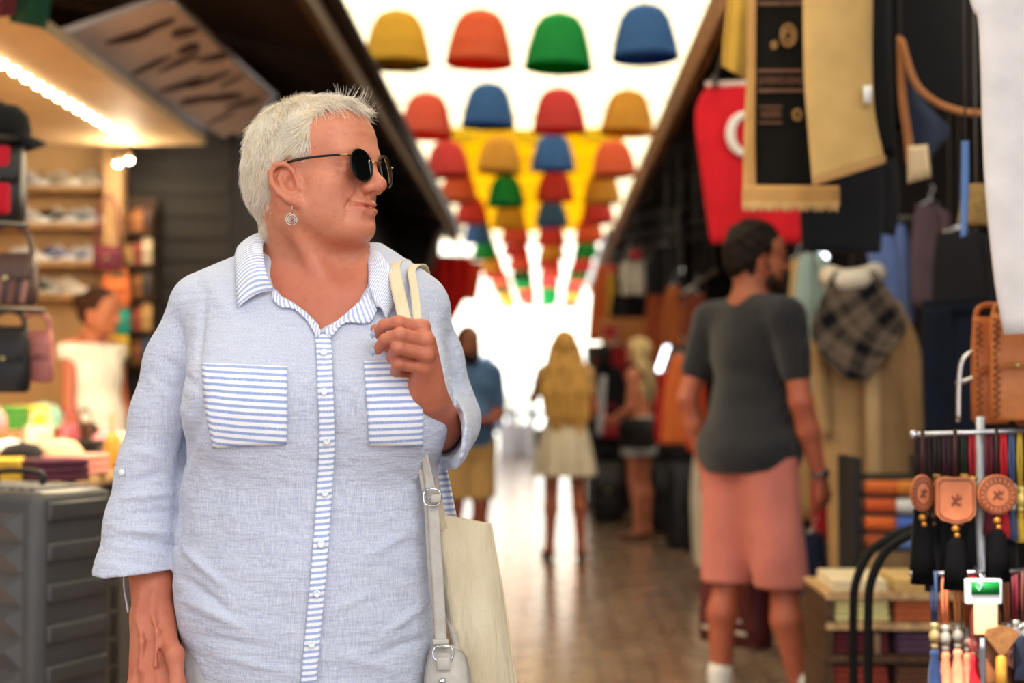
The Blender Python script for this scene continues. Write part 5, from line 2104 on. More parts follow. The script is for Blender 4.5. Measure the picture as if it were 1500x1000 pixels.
def foot_prims(S, J, s, inf=0.0):
    a, t = J['a' + s], J['t' + s]
    S.cap(a + np.array((0, 0.022, -0.04)), t, 0.034 + inf, 0.028 + inf, 0.02, sq=((0, 0, 1), 0.9))
    S.cap(a, a + np.array((0, 0.012, -0.04)), 0.035 + inf, 0.034 + inf, 0.02)


def make_person(label, at, rz, H, skin, male=False, pose=None, headyaw=0.0, headpitch=0.0, h=0.007, wide=1.0, belly=0.0, smile=False, curl=0.5, shirt=None):
    J = person_joints(H, male)
    for n, p in (pose or {}).items():
        J[n] = np.array(p, float) * H / 1.7
    root = thing('person', label, 'person', (at[0], at[1], 0), rz)
    k = H / 1.7
    fw = np.array((math.sin(headyaw), -math.cos(headyaw), headpitch))
    HR = frame(fw)
    S = SDF()
    head_sdf(S, J['head'], HR, k * 0.98, male=male, smile=smile)
    S.cap(J['head'] + HR @ np.array((0, -0.025, -0.06)), J['neck'] + np.array((0, 0.01, -0.02)), (0.058 if male else 0.047), (0.066 if male else 0.053), 0.03)
    torso_prims(S, J, male, 0, wide, belly)
    for s in 'lr':
        arm_prims(S, J, s, male)
        hand_prims(S, J, s, curl, male)
        leg_prims(S, J, s, male)
        foot_prims(S, J, s)
    bme = S.mesh(h, 'body', 12, relax=1)
    flush(bme, J['head'], HR, k)
    body = new_obj('body', bme, skin, root)
    return root, J, HR, k


def garment(root, name, build, mat, h=0.009, cut=None, relax=2):
    S = SDF()
    build(S)
    if cut is not None:
        S.func(cut, (0, 0, 1), 9, 'i', 0)
    return new_obj(name, S.mesh(h, name, 12, relax=relax), mat, root)


def knit_mat(col, axis='X', scale=70):
    t = NT('ribbed_knit')
    co = t.n('ShaderNodeTexCoord').outputs['Object']
    w = t.n('ShaderNodeTexWave', wave_type='BANDS', bands_direction=axis)
    w.inputs['Scale'].default_value = scale
    w.inputs['Distortion'].default_value = 0.6
    t.l(co, w.inputs['Vector'])
    c = lin(col)
    cc = t.mix(w.outputs['Fac'], tuple(x * 0.6 for x in c), tuple(x * 1.35 for x in c))
    b = t.bsdf(cc, 0.9, 0, 0.15, sheen=0.2)
    t.bump(b, w.outputs['Fac'], 0.5, 0.004)
    return t.m


def hair_surface(col, key='hair_surface', axis='Z', stretch=(110, 110, 9)):
    t = NT(key)
    co = t.n('ShaderNodeTexCoord').outputs['Object']
    g = t.noise(co, 1.0, 3, 0.6, stretch)
    c = lin(col)
    cc = t.mix(t.ramp(g, 0.3, 0.72), tuple(x * 0.5 for x in c), tuple(min(1, x * 1.35) for x in c))
    b = t.bsdf(cc, 0.65, 0, 0.15)
    t.bump(b, g, 0.7, 0.006)
    return t.m


def short_hair(root, J, HR, k, col, fringe=0.062, top=0.012, mat=None, low=-0.075, rough=0.004, back=-0.005):
    O = J['head']
    s = k * 0.98

    def b(S):
        S.ell(O + HR @ (np.array((0, -0.012, 0.030)) * s), np.array((0.083, 0.108, 0.092 + top)) * s, 0, 'u', HR)
        S.ell(O + HR @ (np.array((0, -0.047, -0.012)) * s), np.array((0.072, 0.067, 0.070)) * s, 0.03, 'u', HR)
        S.func(lambda q: vnoise(q * 38, 4) * rough + vnoise(q * 90, 6) * rough * 0.5, O, 5, 'd', 0)

    def cut(q):
        l = ((q - O) @ HR) / s
        lim = np.interp(l[:, 2], [-0.09, -0.03, -0.012, 0.0, 0.035, fringe, fringe + 0.012, fringe + 0.03], [-0.035, back - 0.025, back, 0.016, 0.036, 0.050, 0.080, 0.2])
        return np.maximum((l[:, 1] - lim) * 0.7, low - l[:, 2])
    return garment(root, 'hair', b, mat or hair_surface(col), 0.006, cut, 1)


# ---- man in the ribbed grey T-shirt and coral shorts, standing before the clothes stall
def man_grey():
    at = (0.765, 5.30)
    H = 1.83
    rz = rad(128)        # back and side to the camera, turned towards the stall
    # local: facing -y ; left is +x
    pose = dict(head=(-0.002, -0.030, 1.60), neck=(0, 0.005, 1.435), el=(0.235, 0.075, 1.12), wl=(0.225, 0.00, 0.88), hl=(0.223, -0.015, 0.795), er=(-0.225, 0.0, 1.11), wr=(-0.222, -0.09, 0.87), hr=(-0.218, -0.115, 0.785),
                kl=(0.10, 0.01, 0.50), al=(0.105, 0.05, 0.085), tl=(0.13, -0.10, 0.028), kr=(-0.118, -0.03, 0.50), ar=(-0.185, -0.06, 0.085), tr=(-0.215, -0.20, 0.028))
    root, J, HR, k = make_person('man with short dark hair and beard in ribbed charcoal T-shirt and coral shorts', at, rz, H, skin_mat('tan', '#b06a4c', '#a04a38'), True, pose, headyaw=rad(-26), h=0.006, wide=1.0)
    knit = knit_mat('#2b2c30', 'X', 34)

    def tee(S):
        torso_prims(S, J, True, 0.016, 1.02, 0.01)
        for s in 'lr':
            arm_prims(S, J, s, True, 0.016, 0.62)
        S.ell(J['pelvis'] + (0, 0.012, 0.03), (0.216, 0.170, 0.15), 0.05)
        S.ell(J['waist'] + (0, 0.0, 0.02), (0.172, 0.140, 0.17), 0.05)
        S.func(lambda q: vnoise(q * np.array((9, 9, 16.0)), 2) * 0.006, (0, 0, 1), 9, 'd', 0)
        S.cap(J['neck'] + (0, -0.01, 0.005), J['head'], 0.066, 0.085, 0.01, 's')
    garment(root, 'tee_shirt', tee, knit, 0.008, lambda q: J['pelvis'][2] - 0.06 - q[:, 2])
    sh = cloth('#c8786b')

    def shorts(S):
        S.ell(J['pelvis'] + (0, 0.012, 0.02), (0.185, 0.142, 0.14), 0.0)
        for s in 'lr':
            S.cap(J['p' + s] + (0, 0.01, 0), J['k' + s] + np.array((0, 0.005, -0.05)), 0.108, 0.098, 0.05)
        S.func(lambda q: vnoise(q * np.array((14, 14, 5.0)), 8) * 0.008, (0, 0, 1), 9, 'd', 0)
        # side slit
        S.cap(J['kr'] + np.array((-0.115, 0.03, -0.02)), J['kr'] + np.array((-0.115, 0.03, 0.03)), 0.02, 0.004, 0.004, 's')
    garment(root, 'shorts', shorts, sh, 0.009, lambda q: J['kr'][2] - 0.02 - q[:, 2])
    white = cloth('#e4e2dc')
    for s in 'lr':
        garment(root, 'sock', lambda S: (S.cap(J['a' + s] + np.array((0, 0, 0.10)), J['a' + s], 0.048, 0.042, 0.01), S.cap(J['a' + s], J['a' + s] + np.array((0, 0.01, -0.04)), 0.042, 0.042, 0.01)), white, 0.006)
        garment(root, 'shoe', lambda S: foot_prims(S, J, s, 0.012), M('#dedcd6', 0.6), 0.007, lambda q: 0.002 - q[:, 2])
    short_hair(root, J, HR, k, '#1c130f', fringe=0.07, top=0.026, rough=0.009)
    O, s_ = J['head'], k * 0.98

    def beard(S):
        for m in (-1, 1):
            S.cap(O + HR @ (np.array((m * 0.062, 0.012, -0.030)) * s_), O + HR @ (np.array((m * 0.050, 0.030, -0.078)) * s_), 0.016 * s_, 0.020 * s_, 0.02)
            S.cap(O + HR @ (np.array((m * 0.050, 0.030, -0.078)) * s_), O + HR @ (np.array((m * 0.012, 0.082, -0.100)) * s_), 0.024 * s_, 0.026 * s_, 0.02)
            S.cap(O + HR @ (np.array((m * 0.030, 0.088, -0.062)) * s_), O + HR @ (np.array((m * 0.005, 0.103, -0.049)) * s_), 0.007 * s_, 0.006 * s_, 0.006)
        S.cap(O + HR @ (np.array((0.031, 0.088, -0.064)) * s_), O + HR @ (np.array((0.025, 0.085, -0.09)) * s_), 0.009 * s_, 0.012 * s_, 0.01)
        S.cap(O + HR @ (np.array((-0.031, 0.088, -0.064)) * s_), O + HR @ (np.array((-0.025, 0.085, -0.09)) * s_), 0.009 * s_, 0.012 * s_, 0.01)
        S.func(lambda q: vnoise(q * 110, 4) * 0.002, O, 5, 'd', 0)
    garment(root, 'beard', beard, hair_surface('#3a281f', 'beard_hair'), 0.005, None, 1)
    # bracelet-like watch on the wrist
    w, hd = J['wr'], J['hr']
    d = (hd - w) / np.linalg.norm(hd - w)
    ux = np.cross(d, (0, 1, 0.1))
    ux /= np.linalg.norm(ux)
    uy = np.cross(d, ux)
    b = MB()
    b.tube(ring_pts(w, ux, uy, 0.031, 0.030, 24), 0.006, 6, 1.6, tuple(d), False)
    wt = thing('wristwatch', 'dark wristwatch on the wrist of the man in coral shorts', 'watch', root.matrix_world @ Vector((0, 0, 0)))
    wt.location = root.location
    wt.rotation_euler = root.rotation_euler
    b.build('watch_band', M('#5b5550', 0.4), wt)
    b = MB()
    b.lathe([(0.0001, -0.004), (0.017, -0.004), (0.018, 0.003), (0.0001, 0.005)], n=16, axis='x')
    R_ = np.stack([-ux, d, np.cross(-ux, d)], 1)
    b.v = [tuple(w - ux * 0.034 + R_ @ np.array(v)) for v in b.v]
    b.build('watch_face', M('#1a1a1c', 0.2, 0.1, 10, 0, 0, 0.7), wt)
    # maroon paper bag in his left hand
    bl = J['hl'] + np.array((-0.03, -0.03, -0.05))
    bag = thing('shopping_bag', 'maroon shopping bag with white print carried behind the legs of the man in coral shorts', 'bag', root.location)
    bag.rotation_euler = root.rotation_euler
    mar = M('#5a2328', 0.55, 0.12, 8, 0.2)
    b = MB()
    x0, x1, yy, z1, z0 = bl[0] - 0.11, bl[0] + 0.21, bl[1] - 0.13, bl[2] - 0.13, bl[2] - 0.56
    rings = []
    for z, t_, f in ((z0, 0.055, 1.05), (z0 + 0.1, 0.06, 1.03), (z0 + 0.25, 0.05, 1.0), (z1 - 0.06, 0.03, 0.98), (z1, 0.022, 0.97)):
        xm = (x0 + x1) / 2
        hw = (x1 - x0) / 2 * f
        rings.append([(xm + hw * np.sign(math.cos(a)) * abs(math.cos(a)) ** 0.35, yy + t_ * np.sign(math.sin(a)) * abs(math.sin(a)) ** 0.5, z) for a in np.linspace(0, 2 * math.pi, 33)[:-1]])
    b.loft(rings, False)
    b.f.append(tuple(range(32)))
    o = b.build('bag_body', mar, bag)
    md = o.modifiers.new('thickness', 'SOLIDIFY')
    md.thickness = 0.002
    for sy in (-0.02, 0.02):
        b = MB()
        b.tube(catmull([(x0 + 0.10, yy + sy, z1 - 0.01), (x0 + 0.14, yy + sy * 0.6, z1 + 0.08), (bl[0], bl[1], bl[2] + 0.005), (x1 - 0.08, yy + sy * 0.6, z1 + 0.07), (x1 - 0.06, yy + sy, z1 - 0.01)], 6), 0.004, 6)
        b.build('handle', mar, bag)
    # white ring mark and lines printed on the panel that faces the camera
    wm = M('#d9cfc8', 0.6)
    b = MB()
    yf = yy + 0.068
    b.tube(ring_pts(np.array(((x0 + x1) / 2 + 0.06, yf - 0.012, z0 + 0.30)), np.array((1, 0, 0)), np.array((0, 0, 1)), 0.050, 0.055, 28), 0.008, 6, 0.25, (0, 1, 0), False)
    b.build('printed_ring', wm, bag)['label'] = 'white ring mark printed on the bag'
    for i, (wd, zz) in enumerate(((0.19, 0.10), (0.24, 0.055))):
        b = MB()
        b.box(((x0 + x1) / 2, yf - 0.005, z0 + zz), (wd, 0.002, 0.016))
        b.build('printed_line', wm, bag)
    return root


man_grey()


# ---- woman with very long blond hair, seen from behind
def girl_back():
    H = 1.64
    at = (0.145, 10.4)
    rz = rad(185)
    pose = dict(el=(0.225, -0.13, 1.20), wl=(0.145, -0.25, 1.38), hl=(0.115, -0.23, 1.45), er=(-0.225, 0.00, 1.12), wr=(-0.16, -0.15, 1.02), hr=(-0.11, -0.20, 0.99),
                kl=(0.10, -0.01, 0.50), al=(0.118, 0.03, 0.085), tl=(0.14, -0.11, 0.028), kr=(-0.10, -0.01, 0.50), ar=(-0.118, 0.03, 0.085), tr=(-0.14, -0.11, 0.028))
    root, J, HR, k = make_person('woman with very long wavy blond hair and cream flared skirt seen from behind', at, rz, H, skin_mat('sun_tanned', '#b9714e', '#a8543c'), False, pose, headpitch=0.05, h=0.008, wide=0.92)
    top = cloth('#c9a06c')
    garment(root, 'top', lambda S: (torso_prims(S, J, False, 0.010, 0.94), arm_prims(S, J, 'l', False, 0.012, 0.5), arm_prims(S, J, 'r', False, 0.012, 0.5)), top, 0.010, lambda q: J['waist'][2] - 0.08 - q[:, 2])

    def skirt():
        rings = []
        for z, a, b_, fl in ((1.055, 0.140, 0.108, 0), (1.0, 0.160, 0.122, 0.004), (0.92, 0.185, 0.142, 0.008), (0.80, 0.205, 0.165, 0.016), (0.68, 0.222, 0.180, 0.024), (0.62, 0.228, 0.186, 0.028)):
            rings.append([((a + fl * math.sin(8 * t)) * math.cos(t) * k, (0.01 + (b_ + fl * math.sin(8 * t + 0.4)) * math.sin(t)) * k, z * k) for t in np.linspace(0, 2 * math.pi, 65)[:-1]])
        b = MB()
        b.loft(catmull_rings(rings, 3), False)
        o = b.build('skirt', cloth('#e2d6bd'), root)
        md = o.modifiers.new('thickness', 'SOLIDIFY')
        md.thickness = 0.003
    skirt()

    def hair(S):
        O = J['head']
        S.ell(O + HR @ np.array((0, -0.018, 0.032)), (0.090, 0.112, 0.098), 0, 'u', HR)
        # locks hang down the back
        for i, x in enumerate(np.linspace(-0.10, 0.10, 9)):
            wv = lambda j: 0.012 * math.sin(i * 2.1 + j * 1.7)
            S.chain([O + np.array((x * 0.75, 0.055 - abs(x) * 0.25, 0.0)), O + np.array((x * 1.15 + wv(1), 0.10 - abs(x) * 0.3, -0.16)), O + np.array((x * 1.35 + wv(2), 0.13 - abs(x) * 0.3, -0.33)), O + np.array((x * 1.25 + wv(3), 0.135 - abs(x) * 0.3, -0.50)), O + np.array((x * 0.9 + wv(4), 0.125, -0.585 - 0.05 * math.cos(i * 1.9)))], [0.040, 0.042, 0.040, 0.034, 0.014], 0.014)
        S.func(lambda q: vnoise(q * np.array((40, 40, 9.0)), 3) * 0.006, O, 9, 'd', 0)

    def cut(q):
        l = (q - J['head']) @ HR
        return np.where(l[:, 2] > -0.15, (l[:, 1] - np.interp(l[:, 2], [-0.1, 0.05, 0.08, 0.1], [0.0, 0.03, 0.07, 0.2])) * 0.7, -1)
    garment(root, 'hair', hair, hair_surface('#cf9f56', 'long_blond_hair', 'Z', (60, 60, 5)), 0.008, cut, 1)
    for s in 'lr':
        garment(root, 'shoe', lambda S: foot_prims(S, J, s, 0.008), leather('#7a4a30'), 0.008, lambda q: np.maximum(0.002 - q[:, 2], q[:, 2] - 0.055))
    return root


girl_back()


def girl_bag():
    H = 1.63
    at = (0.775, 11.7)
    rz = rad(-118)
    pose = dict(el=(0.215, 0.03, 1.12), wl=(0.20, -0.15, 1.02), hl=(0.17, -0.22, 1.00), er=(-0.215, 0.0, 1.12), wr=(-0.19, -0.17, 1.03), hr=(-0.16, -0.24, 1.01))
    root, J, HR, k = make_person('woman with blond hair in peach top and pale shorts with black shoulder bag', at, rz, H, skin_mat('fair', '#c98a6b', '#b8624a'), False, pose, headyaw=rad(-8), h=0.008)
    garment(root, 'top', lambda S: torso_prims(S, J, False, 0.010, 1.0), cloth('#e08a63'), 0.010, lambda q: np.maximum(J['waist'][2] - 0.03 - q[:, 2], q[:, 2] - J['neck'][2] + 0.01))

    def shorts(S):
        S.ell(J['pelvis'] + (0, 0.012, 0.03), (0.178, 0.138, 0.14), 0.0)
        for s in 'lr':
            S.cap(J['p' + s] + (0, 0.01, 0), J['p' + s] * 0.55 + J['k' + s] * 0.45, 0.108, 0.112, 0.04)
    garment(root, 'shorts', shorts, cloth('#cfd6dc'), 0.010, lambda q: J['pelvis'][2] - 0.20 - q[:, 2])

    def hair(S):
        O = J['head']
        S.ell(O + HR @ np.array((0, -0.016, 0.030)), (0.088, 0.110, 0.096), 0, 'u', HR)
        for i, x in enumerate(np.linspace(-0.085, 0.085, 7)):
            S.chain([O + np.array((x * 0.8, 0.045 - abs(x) * 0.2, 0.0)), O + np.array((x * 1.1, 0.085 - abs(x) * 0.3, -0.15)), O + np.array((x * 1.2, 0.115 - abs(x) * 0.3, -0.30)), O + np.array((x * 1.0, 0.11, -0.40))], [0.036, 0.036, 0.030, 0.012], 0.014)
        S.func(lambda q: vnoise(q * np.array((40, 40, 9.0)), 3) * 0.005, O, 9, 'd', 0)

    def cut(q):
        l = (q - J['head']) @ HR
        return np.where(l[:, 2] > -0.15, (l[:, 1] - np.interp(l[:, 2], [-0.1, 0.05, 0.08, 0.1], [0.0, 0.03, 0.07, 0.2])) * 0.7, -1)
    garment(root, 'hair', hair, hair_surface('#d8bd88', 'pale_blond_hair', 'Z', (60, 60, 5)), 0.008, cut, 1)
    for s in 'lr':
        garment(root, 'shoe', lambda S: foot_prims(S, J, s, 0.009), leather('#6d4430'), 0.008, lambda q: np.maximum(0.002 - q[:, 2], q[:, 2] - 0.06))
    # shoulder bag
    bag = thing('shoulder_bag', 'black shoulder bag worn by the blond woman in the peach top', 'bag', root.location)
    bag.rotation_euler = root.rotation_euler
    bm_ = leather('#151313')
    b = MB()
    c = np.array((0.20, 0.07, 0.92)) * k
    rings = []
    for z, f in ((-0.13, 0.85), (-0.11, 1.0), (0.0, 1.03), (0.09, 0.95), (0.11, 0.8)):
        rings.append([(c[0] + 0.055 * f * np.sign(math.cos(a)) * abs(math.cos(a)) ** 0.6, c[1] + 0.155 * f * np.sign(math.sin(a)) * abs(math.sin(a)) ** 0.5, c[2] + z) for a in np.linspace(0, 2 * math.pi, 29)[:-1]])
    b.loft(rings)
    b.build('bag_body', bm_, bag)
    b = MB()
    b.tube(catmull([c + (0, -0.12, 0.10), c + (-0.02, -0.11, 0.35), J['sl'] + np.array((-0.01, -0.03, 0.075)), J['sl'] + np.array((-0.01, 0.04, 0.075)), c + (0.0, 0.11, 0.35), c + (0, 0.12, 0.10)], 8), 0.011, 8, 0.35, (1, 0, 0))
    b.build('strap', bm_, bag)
    b = MB()
    b.box(c + (0.058, 0, 0.02), (0.012, 0.24, 0.12), None, 0.005)
    b.build('flap', bm_, bag)
    return root


girl_bag()


def man_blue():
    H = 1.63
    at = (-0.50, 9.2)
    rz = rad(24)
    pose = dict(el=(0.235, 0.02, 1.13), wl=(0.10, -0.20, 1.075), hl=(0.035, -0.225, 1.085), er=(-0.235, 0.02, 1.13), wr=(-0.10, -0.21, 1.06), hr=(-0.035, -0.245, 1.07))
    root, J, HR, k = make_person('dark-bearded man in plain blue T-shirt and khaki shorts with folded arms', at, rz, H, skin_mat('deep', '#7d4a34', '#6a3426'), True, pose, headyaw=rad(-6), h=0.008, wide=1.08, belly=0.03)

    def tee(S):
        torso_prims(S, J, True, 0.018, 1.10, 0.04)
        for s in 'lr':
            arm_prims(S, J, s, True, 0.018, 0.75)
        S.func(lambda q: vnoise(q * np.array((9, 9, 16.0)), 2) * 0.006, (0, 0, 1), 9, 'd', 0)
        S.cap(J['neck'] + (0, -0.01, 0.012), J['head'], 0.062, 0.085, 0.01, 's')
    garment(root, 'tee_shirt', tee, cloth('#46648c'), 0.009, lambda q: J['pelvis'][2] - 0.06 - q[:, 2])

    def shorts(S):
        S.ell(J['pelvis'] + (0, 0.012, 0.0), (0.185, 0.145, 0.14), 0.0)
        for s in 'lr':
            S.cap(J['p' + s] + (0, 0.01, 0), J['k' + s] + np.array((0, 0.0, -0.03)), 0.110, 0.098, 0.05)
    garment(root, 'shorts', shorts, cloth('#b08f5c'), 0.010, lambda q: J['kr'][2] + 0.04 - q[:, 2])
    for s in 'lr':
        garment(root, 'sock', lambda S: S.cap(J['a' + s] + np.array((0, 0.012, 0.22)), J['a' + s], 0.056, 0.043, 0.01), cloth('#3d1d22'), 0.008)
        garment(root, 'shoe', lambda S: foot_prims(S, J, s, 0.012), M('#2b2320', 0.5), 0.008, lambda q: 0.002 - q[:, 2])
    short_hair(root, J, HR, k, '#120d0b', fringe=0.075, top=0.004, rough=0.003)
    O, s_ = J['head'], k * 0.98

    def beard(S):
        for m in (-1, 1):
            S.cap(O + HR @ (np.array((m * 0.062, 0.012, -0.030)) * s_), O + HR @ (np.array((m * 0.050, 0.030, -0.085)) * s_), 0.016, 0.022, 0.02)
            S.cap(O + HR @ (np.array((m * 0.050, 0.030, -0.085)) * s_), O + HR @ (np.array((m * 0.012, 0.085, -0.115)) * s_), 0.026, 0.032, 0.02)
            S.cap(O + HR @ (np.array((m * 0.030, 0.088, -0.062)) * s_), O + HR @ (np.array((m * 0.005, 0.103, -0.049)) * s_), 0.007, 0.006, 0.006)
            S.cap(O + HR @ (np.array((m * 0.031, 0.088, -0.064)) * s_), O + HR @ (np.array((m * 0.022, 0.088, -0.10)) * s_), 0.010, 0.016, 0.01)
    garment(root, 'beard', beard, hair_surface('#0f0b09', 'black_beard'), 0.006, None, 1)


man_blue()


def seller():
    H = 1.75
    at = (-2.33, 7.30)
    rz = rad(68)
    pose = dict(head=(0.0, -0.035, 1.585), er=(-0.205, -0.02, 1.11), wr=(-0.205, -0.12, 0.90), hr=(-0.20, -0.15, 0.83), el=(0.20, -0.02, 1.11), wl=(0.19, -0.17, 0.93), hl=(0.18, -0.22, 0.87))
    root, J, HR, k = make_person('woman with dark hair in white sleeveless blouse standing inside the shoe shop', at, rz, H, skin_mat('warm', '#b4714f', '#a5523c'), False, pose, headyaw=rad(8), headpitch=-0.16, h=0.008)
    root.location.z = 0.0

    def blouse(S):
        torso_prims(S, J, False, 0.022, 1.06, 0.02)
        S.ell(J['pelvis'] + (0, 0.01, 0.0), (0.195, 0.155, 0.17), 0.06)
        S.func(lambda q: vnoise(q * np.array((13, 13, 6.0)), 2) * 0.010, (0, 0, 1), 9, 'd', 0)
    garment(root, 'blouse', blouse, cloth('#f0e8da'), 0.009, lambda q: np.maximum(J['pelvis'][2] - 0.10 - q[:, 2], q[:, 2] - J['neck'][2] + 0.004))

    def pants(S):
        S.ell(J['pelvis'] + (0, 0.012, 0.0), (0.172, 0.128, 0.14), 0.0)
        for s in 'lr':
            leg_prims(S, J, s, False, 0.014)
    garment(root, 'trousers', pants, cloth('#4a3828'), 0.010, lambda q: 0.05 - q[:, 2])
    for s in 'lr':
        garment(root, 'shoe', lambda S: foot_prims(S, J, s, 0.010), leather('#3a2620'), 0.008, lambda q: np.maximum(0.002 - q[:, 2], q[:, 2] - 0.07))

    short_hair(root, J, HR, k, '#3a2118', fringe=0.07, top=0.006, rough=0.004)

    def bun(S):
        S.ell(J['head'] + HR @ np.array((0, -0.115, 0.035)), (0.048, 0.045, 0.046), 0, 'u', HR)
        S.func(lambda q: vnoise(q * 50, 3) * 0.004, J['head'], 9, 'd', 0)
    garment(root, 'hair_bun', bun, hair_surface('#3a2118', 'dark_hair'), 0.006, None, 1)


seller()
# ------------------------------------------------------------------ west side: lit shoe shop
b = MB()
b.tube([(-2.21, 3.4, 2.590), (-2.21, 7.55, 2.590)], 0.012, 8)
led = thing('string_light', 'row of glowing warm bulbs along the shop ceiling edge', 'light', (-2.21, 5.5, 2.60))
o = b.build('light_rail', metal('#b0a58c', 0.4), led)
o.location = (2.21, -5.5, -2.60)
bulb_me = None
for i in range(30):
    y = 3.55 + i * 0.135
    if bulb_me is None:
        q = MB()
        q.ball((0, 0, 0), 0.020, 8)
        bo = q.build('bulb', glow('#ffe7b8', 28, 'warm_bulb'), led)
        bulb_me = bo.data
    else:
        bo = bpy.data.objects.new('bulb', bulb_me)
        COL.objects.link(bo)
        bo.parent = led
    bo.location = (0, y - 5.5, -0.036)
area_light('shop_strip_glow', (-2.30, 5.6, 2.50), (-2.75, 5.9, 0.9), 0.25, 3.6, 125, (1.0, 0.80, 0.52))
for i, (X, Y) in enumerate(((173, 238), (189, 233))):
    p = W(X, Y, 7.75)
    root = thing('spot_lamp', ('small glowing spot lamp on the shop end post, next to the post', 'small glowing spot lamp beside its twin, turned to the dark shutter')[i], 'lamp', p)
    b = MB()
    b.lathe([(0.018, 0.05), (0.022, 0.02), (0.026, 0.0), (0.022, 0.0), (0.018, 0.02), (0.014, 0.05)], n=16, axis='z')
    b.build('lamp_housing', metal('#8c7c62', 0.4), root)
    b = MB()
    b.ball((0, 0, -0.002), 0.022, 8)
    b.build('bulb', glow('#fff0cf', 20, 'warm_spot'), root)
    b = MB()
    b.tube([(0, 0, 0.05), (0, 0.03, 0.10), (0, 0.10, 0.16)], 0.006, 6)
    b.build('arm', metal('#8c7c62', 0.4), root)
pl = bpy.data.lights.new('shop_spot_glow', 'POINT')
pl.energy, pl.color, pl.shadow_soft_size = 8, (1, 0.82, 0.55), 0.05
po = bpy.data.objects.new('shop_spot_glow', pl)
po.location = tuple(W(180, 245, 7.6))
COL.objects.link(po)
# end post
structure(MB().box((-2.44, 8.0, 1.31), (0.10, 0.10, 2.62)).build('trim_3', PALEW, None, False))

# tilted picture board over the shop front
bd = thing('picture_board', 'long tilted signboard with dark printed pictures over the shoe shop', 'sign', (0, 0, 0))
c4 = [W(90, 52, 5.75), W(340, 216, 8.4), W(402, 138, 8.15), W(250, -4, 6.1)]
n_ = np.cross(c4[1] - c4[0], c4[3] - c4[0])
n_ /= np.linalg.norm(n_)
if n_[1] > 0 and n_[2] > 0:
    n_ = -n_
if np.dot(n_, CAMP - c4[0]) < 0:
    n_ = -n_
b = MB()
b.add([*c4, *[q - n_ * 0.03 for q in c4]], [(0, 1, 2, 3), (7, 6, 5, 4), (0, 4, 5, 1), (1, 5, 6, 2), (2, 6, 7, 3), (3, 7, 4, 0)])
b.build('panel', M('#ecd4c0', 0.55, 0.12, 3), bd, False)
b = MB()
bl_ = lambda u, v: c4[0] * (1 - u) * (1 - v) + c4[1] * u * (1 - v) + c4[2] * u * v + c4[3] * (1 - u) * v
random.seed(11)
eu = (c4[1] - c4[0]) / np.linalg.norm(c4[1] - c4[0])
ev_ = (c4[3] - c4[0]) / np.linalg.norm(c4[3] - c4[0])
for k, (u, v, su, sv, an) in enumerate([(0.12, 0.40, 0.09, 0.035, 0.5), (0.12, 0.70, 0.07, 0.03, 0.3), (0.22, 0.85, 0.06, 0.03, 0.2), (0.30, 0.30, 0.10, 0.03, 0.4), (0.33, 0.70, 0.05, 0.035, 0.9), (0.37, 0.50, 0.10, 0.028, 0.3), (0.46, 0.82, 0.08, 0.022, 0.5), (0.48, 0.30, 0.10, 0.022, 0.3), (0.56, 0.58, 0.11, 0.02, 0.35), (0.62, 0.30, 0.10, 0.018, 0.3), (0.67, 0.75, 0.07, 0.02, 0.4), (0.72, 0.5, 0.11, 0.018, 0.3), (0.80, 0.25, 0.09, 0.018, 0.3), (0.84, 0.6, 0.10, 0.018, 0.3)]):
    c = bl_(u, v)
    b = MB()
    an = 1.25 + 0.5 * math.sin(k * 2.7)
    su, sv = su * 1.15, 0.018 + sv * 0.45
    a1 = eu * math.cos(an) + ev_ * math.sin(an)
    a2 = np.cross(n_, a1)
    pts = [c + n_ * 0.004 + a1 * (su * 1.15 * math.cos(t)) + a2 * (sv * 0.95 * math.sin(t) * (1 + 0.35 * math.cos(t + k))) for t in np.linspace(0, 2 * math.pi, 19)[:-1]]
    b.add([*pts, *[q - n_ * 0.003 for q in pts]], [tuple(range(18)), tuple(range(35, 17, -1))] + [(i, i + 18, (i + 1) % 18 + 18, (i + 1) % 18) for i in range(18)])
    b.build('printed_picture', M('#5a3f38', 0.6, 0.4, 8), bd, False)
b = MB()
b.tube([c4[1] + n_ * 0.005, c4[2] + n_ * 0.005], 0.018, 6)
b.tube([c4[2] + n_ * 0.005, c4[3] + n_ * 0.005], 0.018, 6)
b.tube([c4[0], c4[1]], 0.022, 6)
b.build('frame', metal('#a7abb8', 0.35), bd)

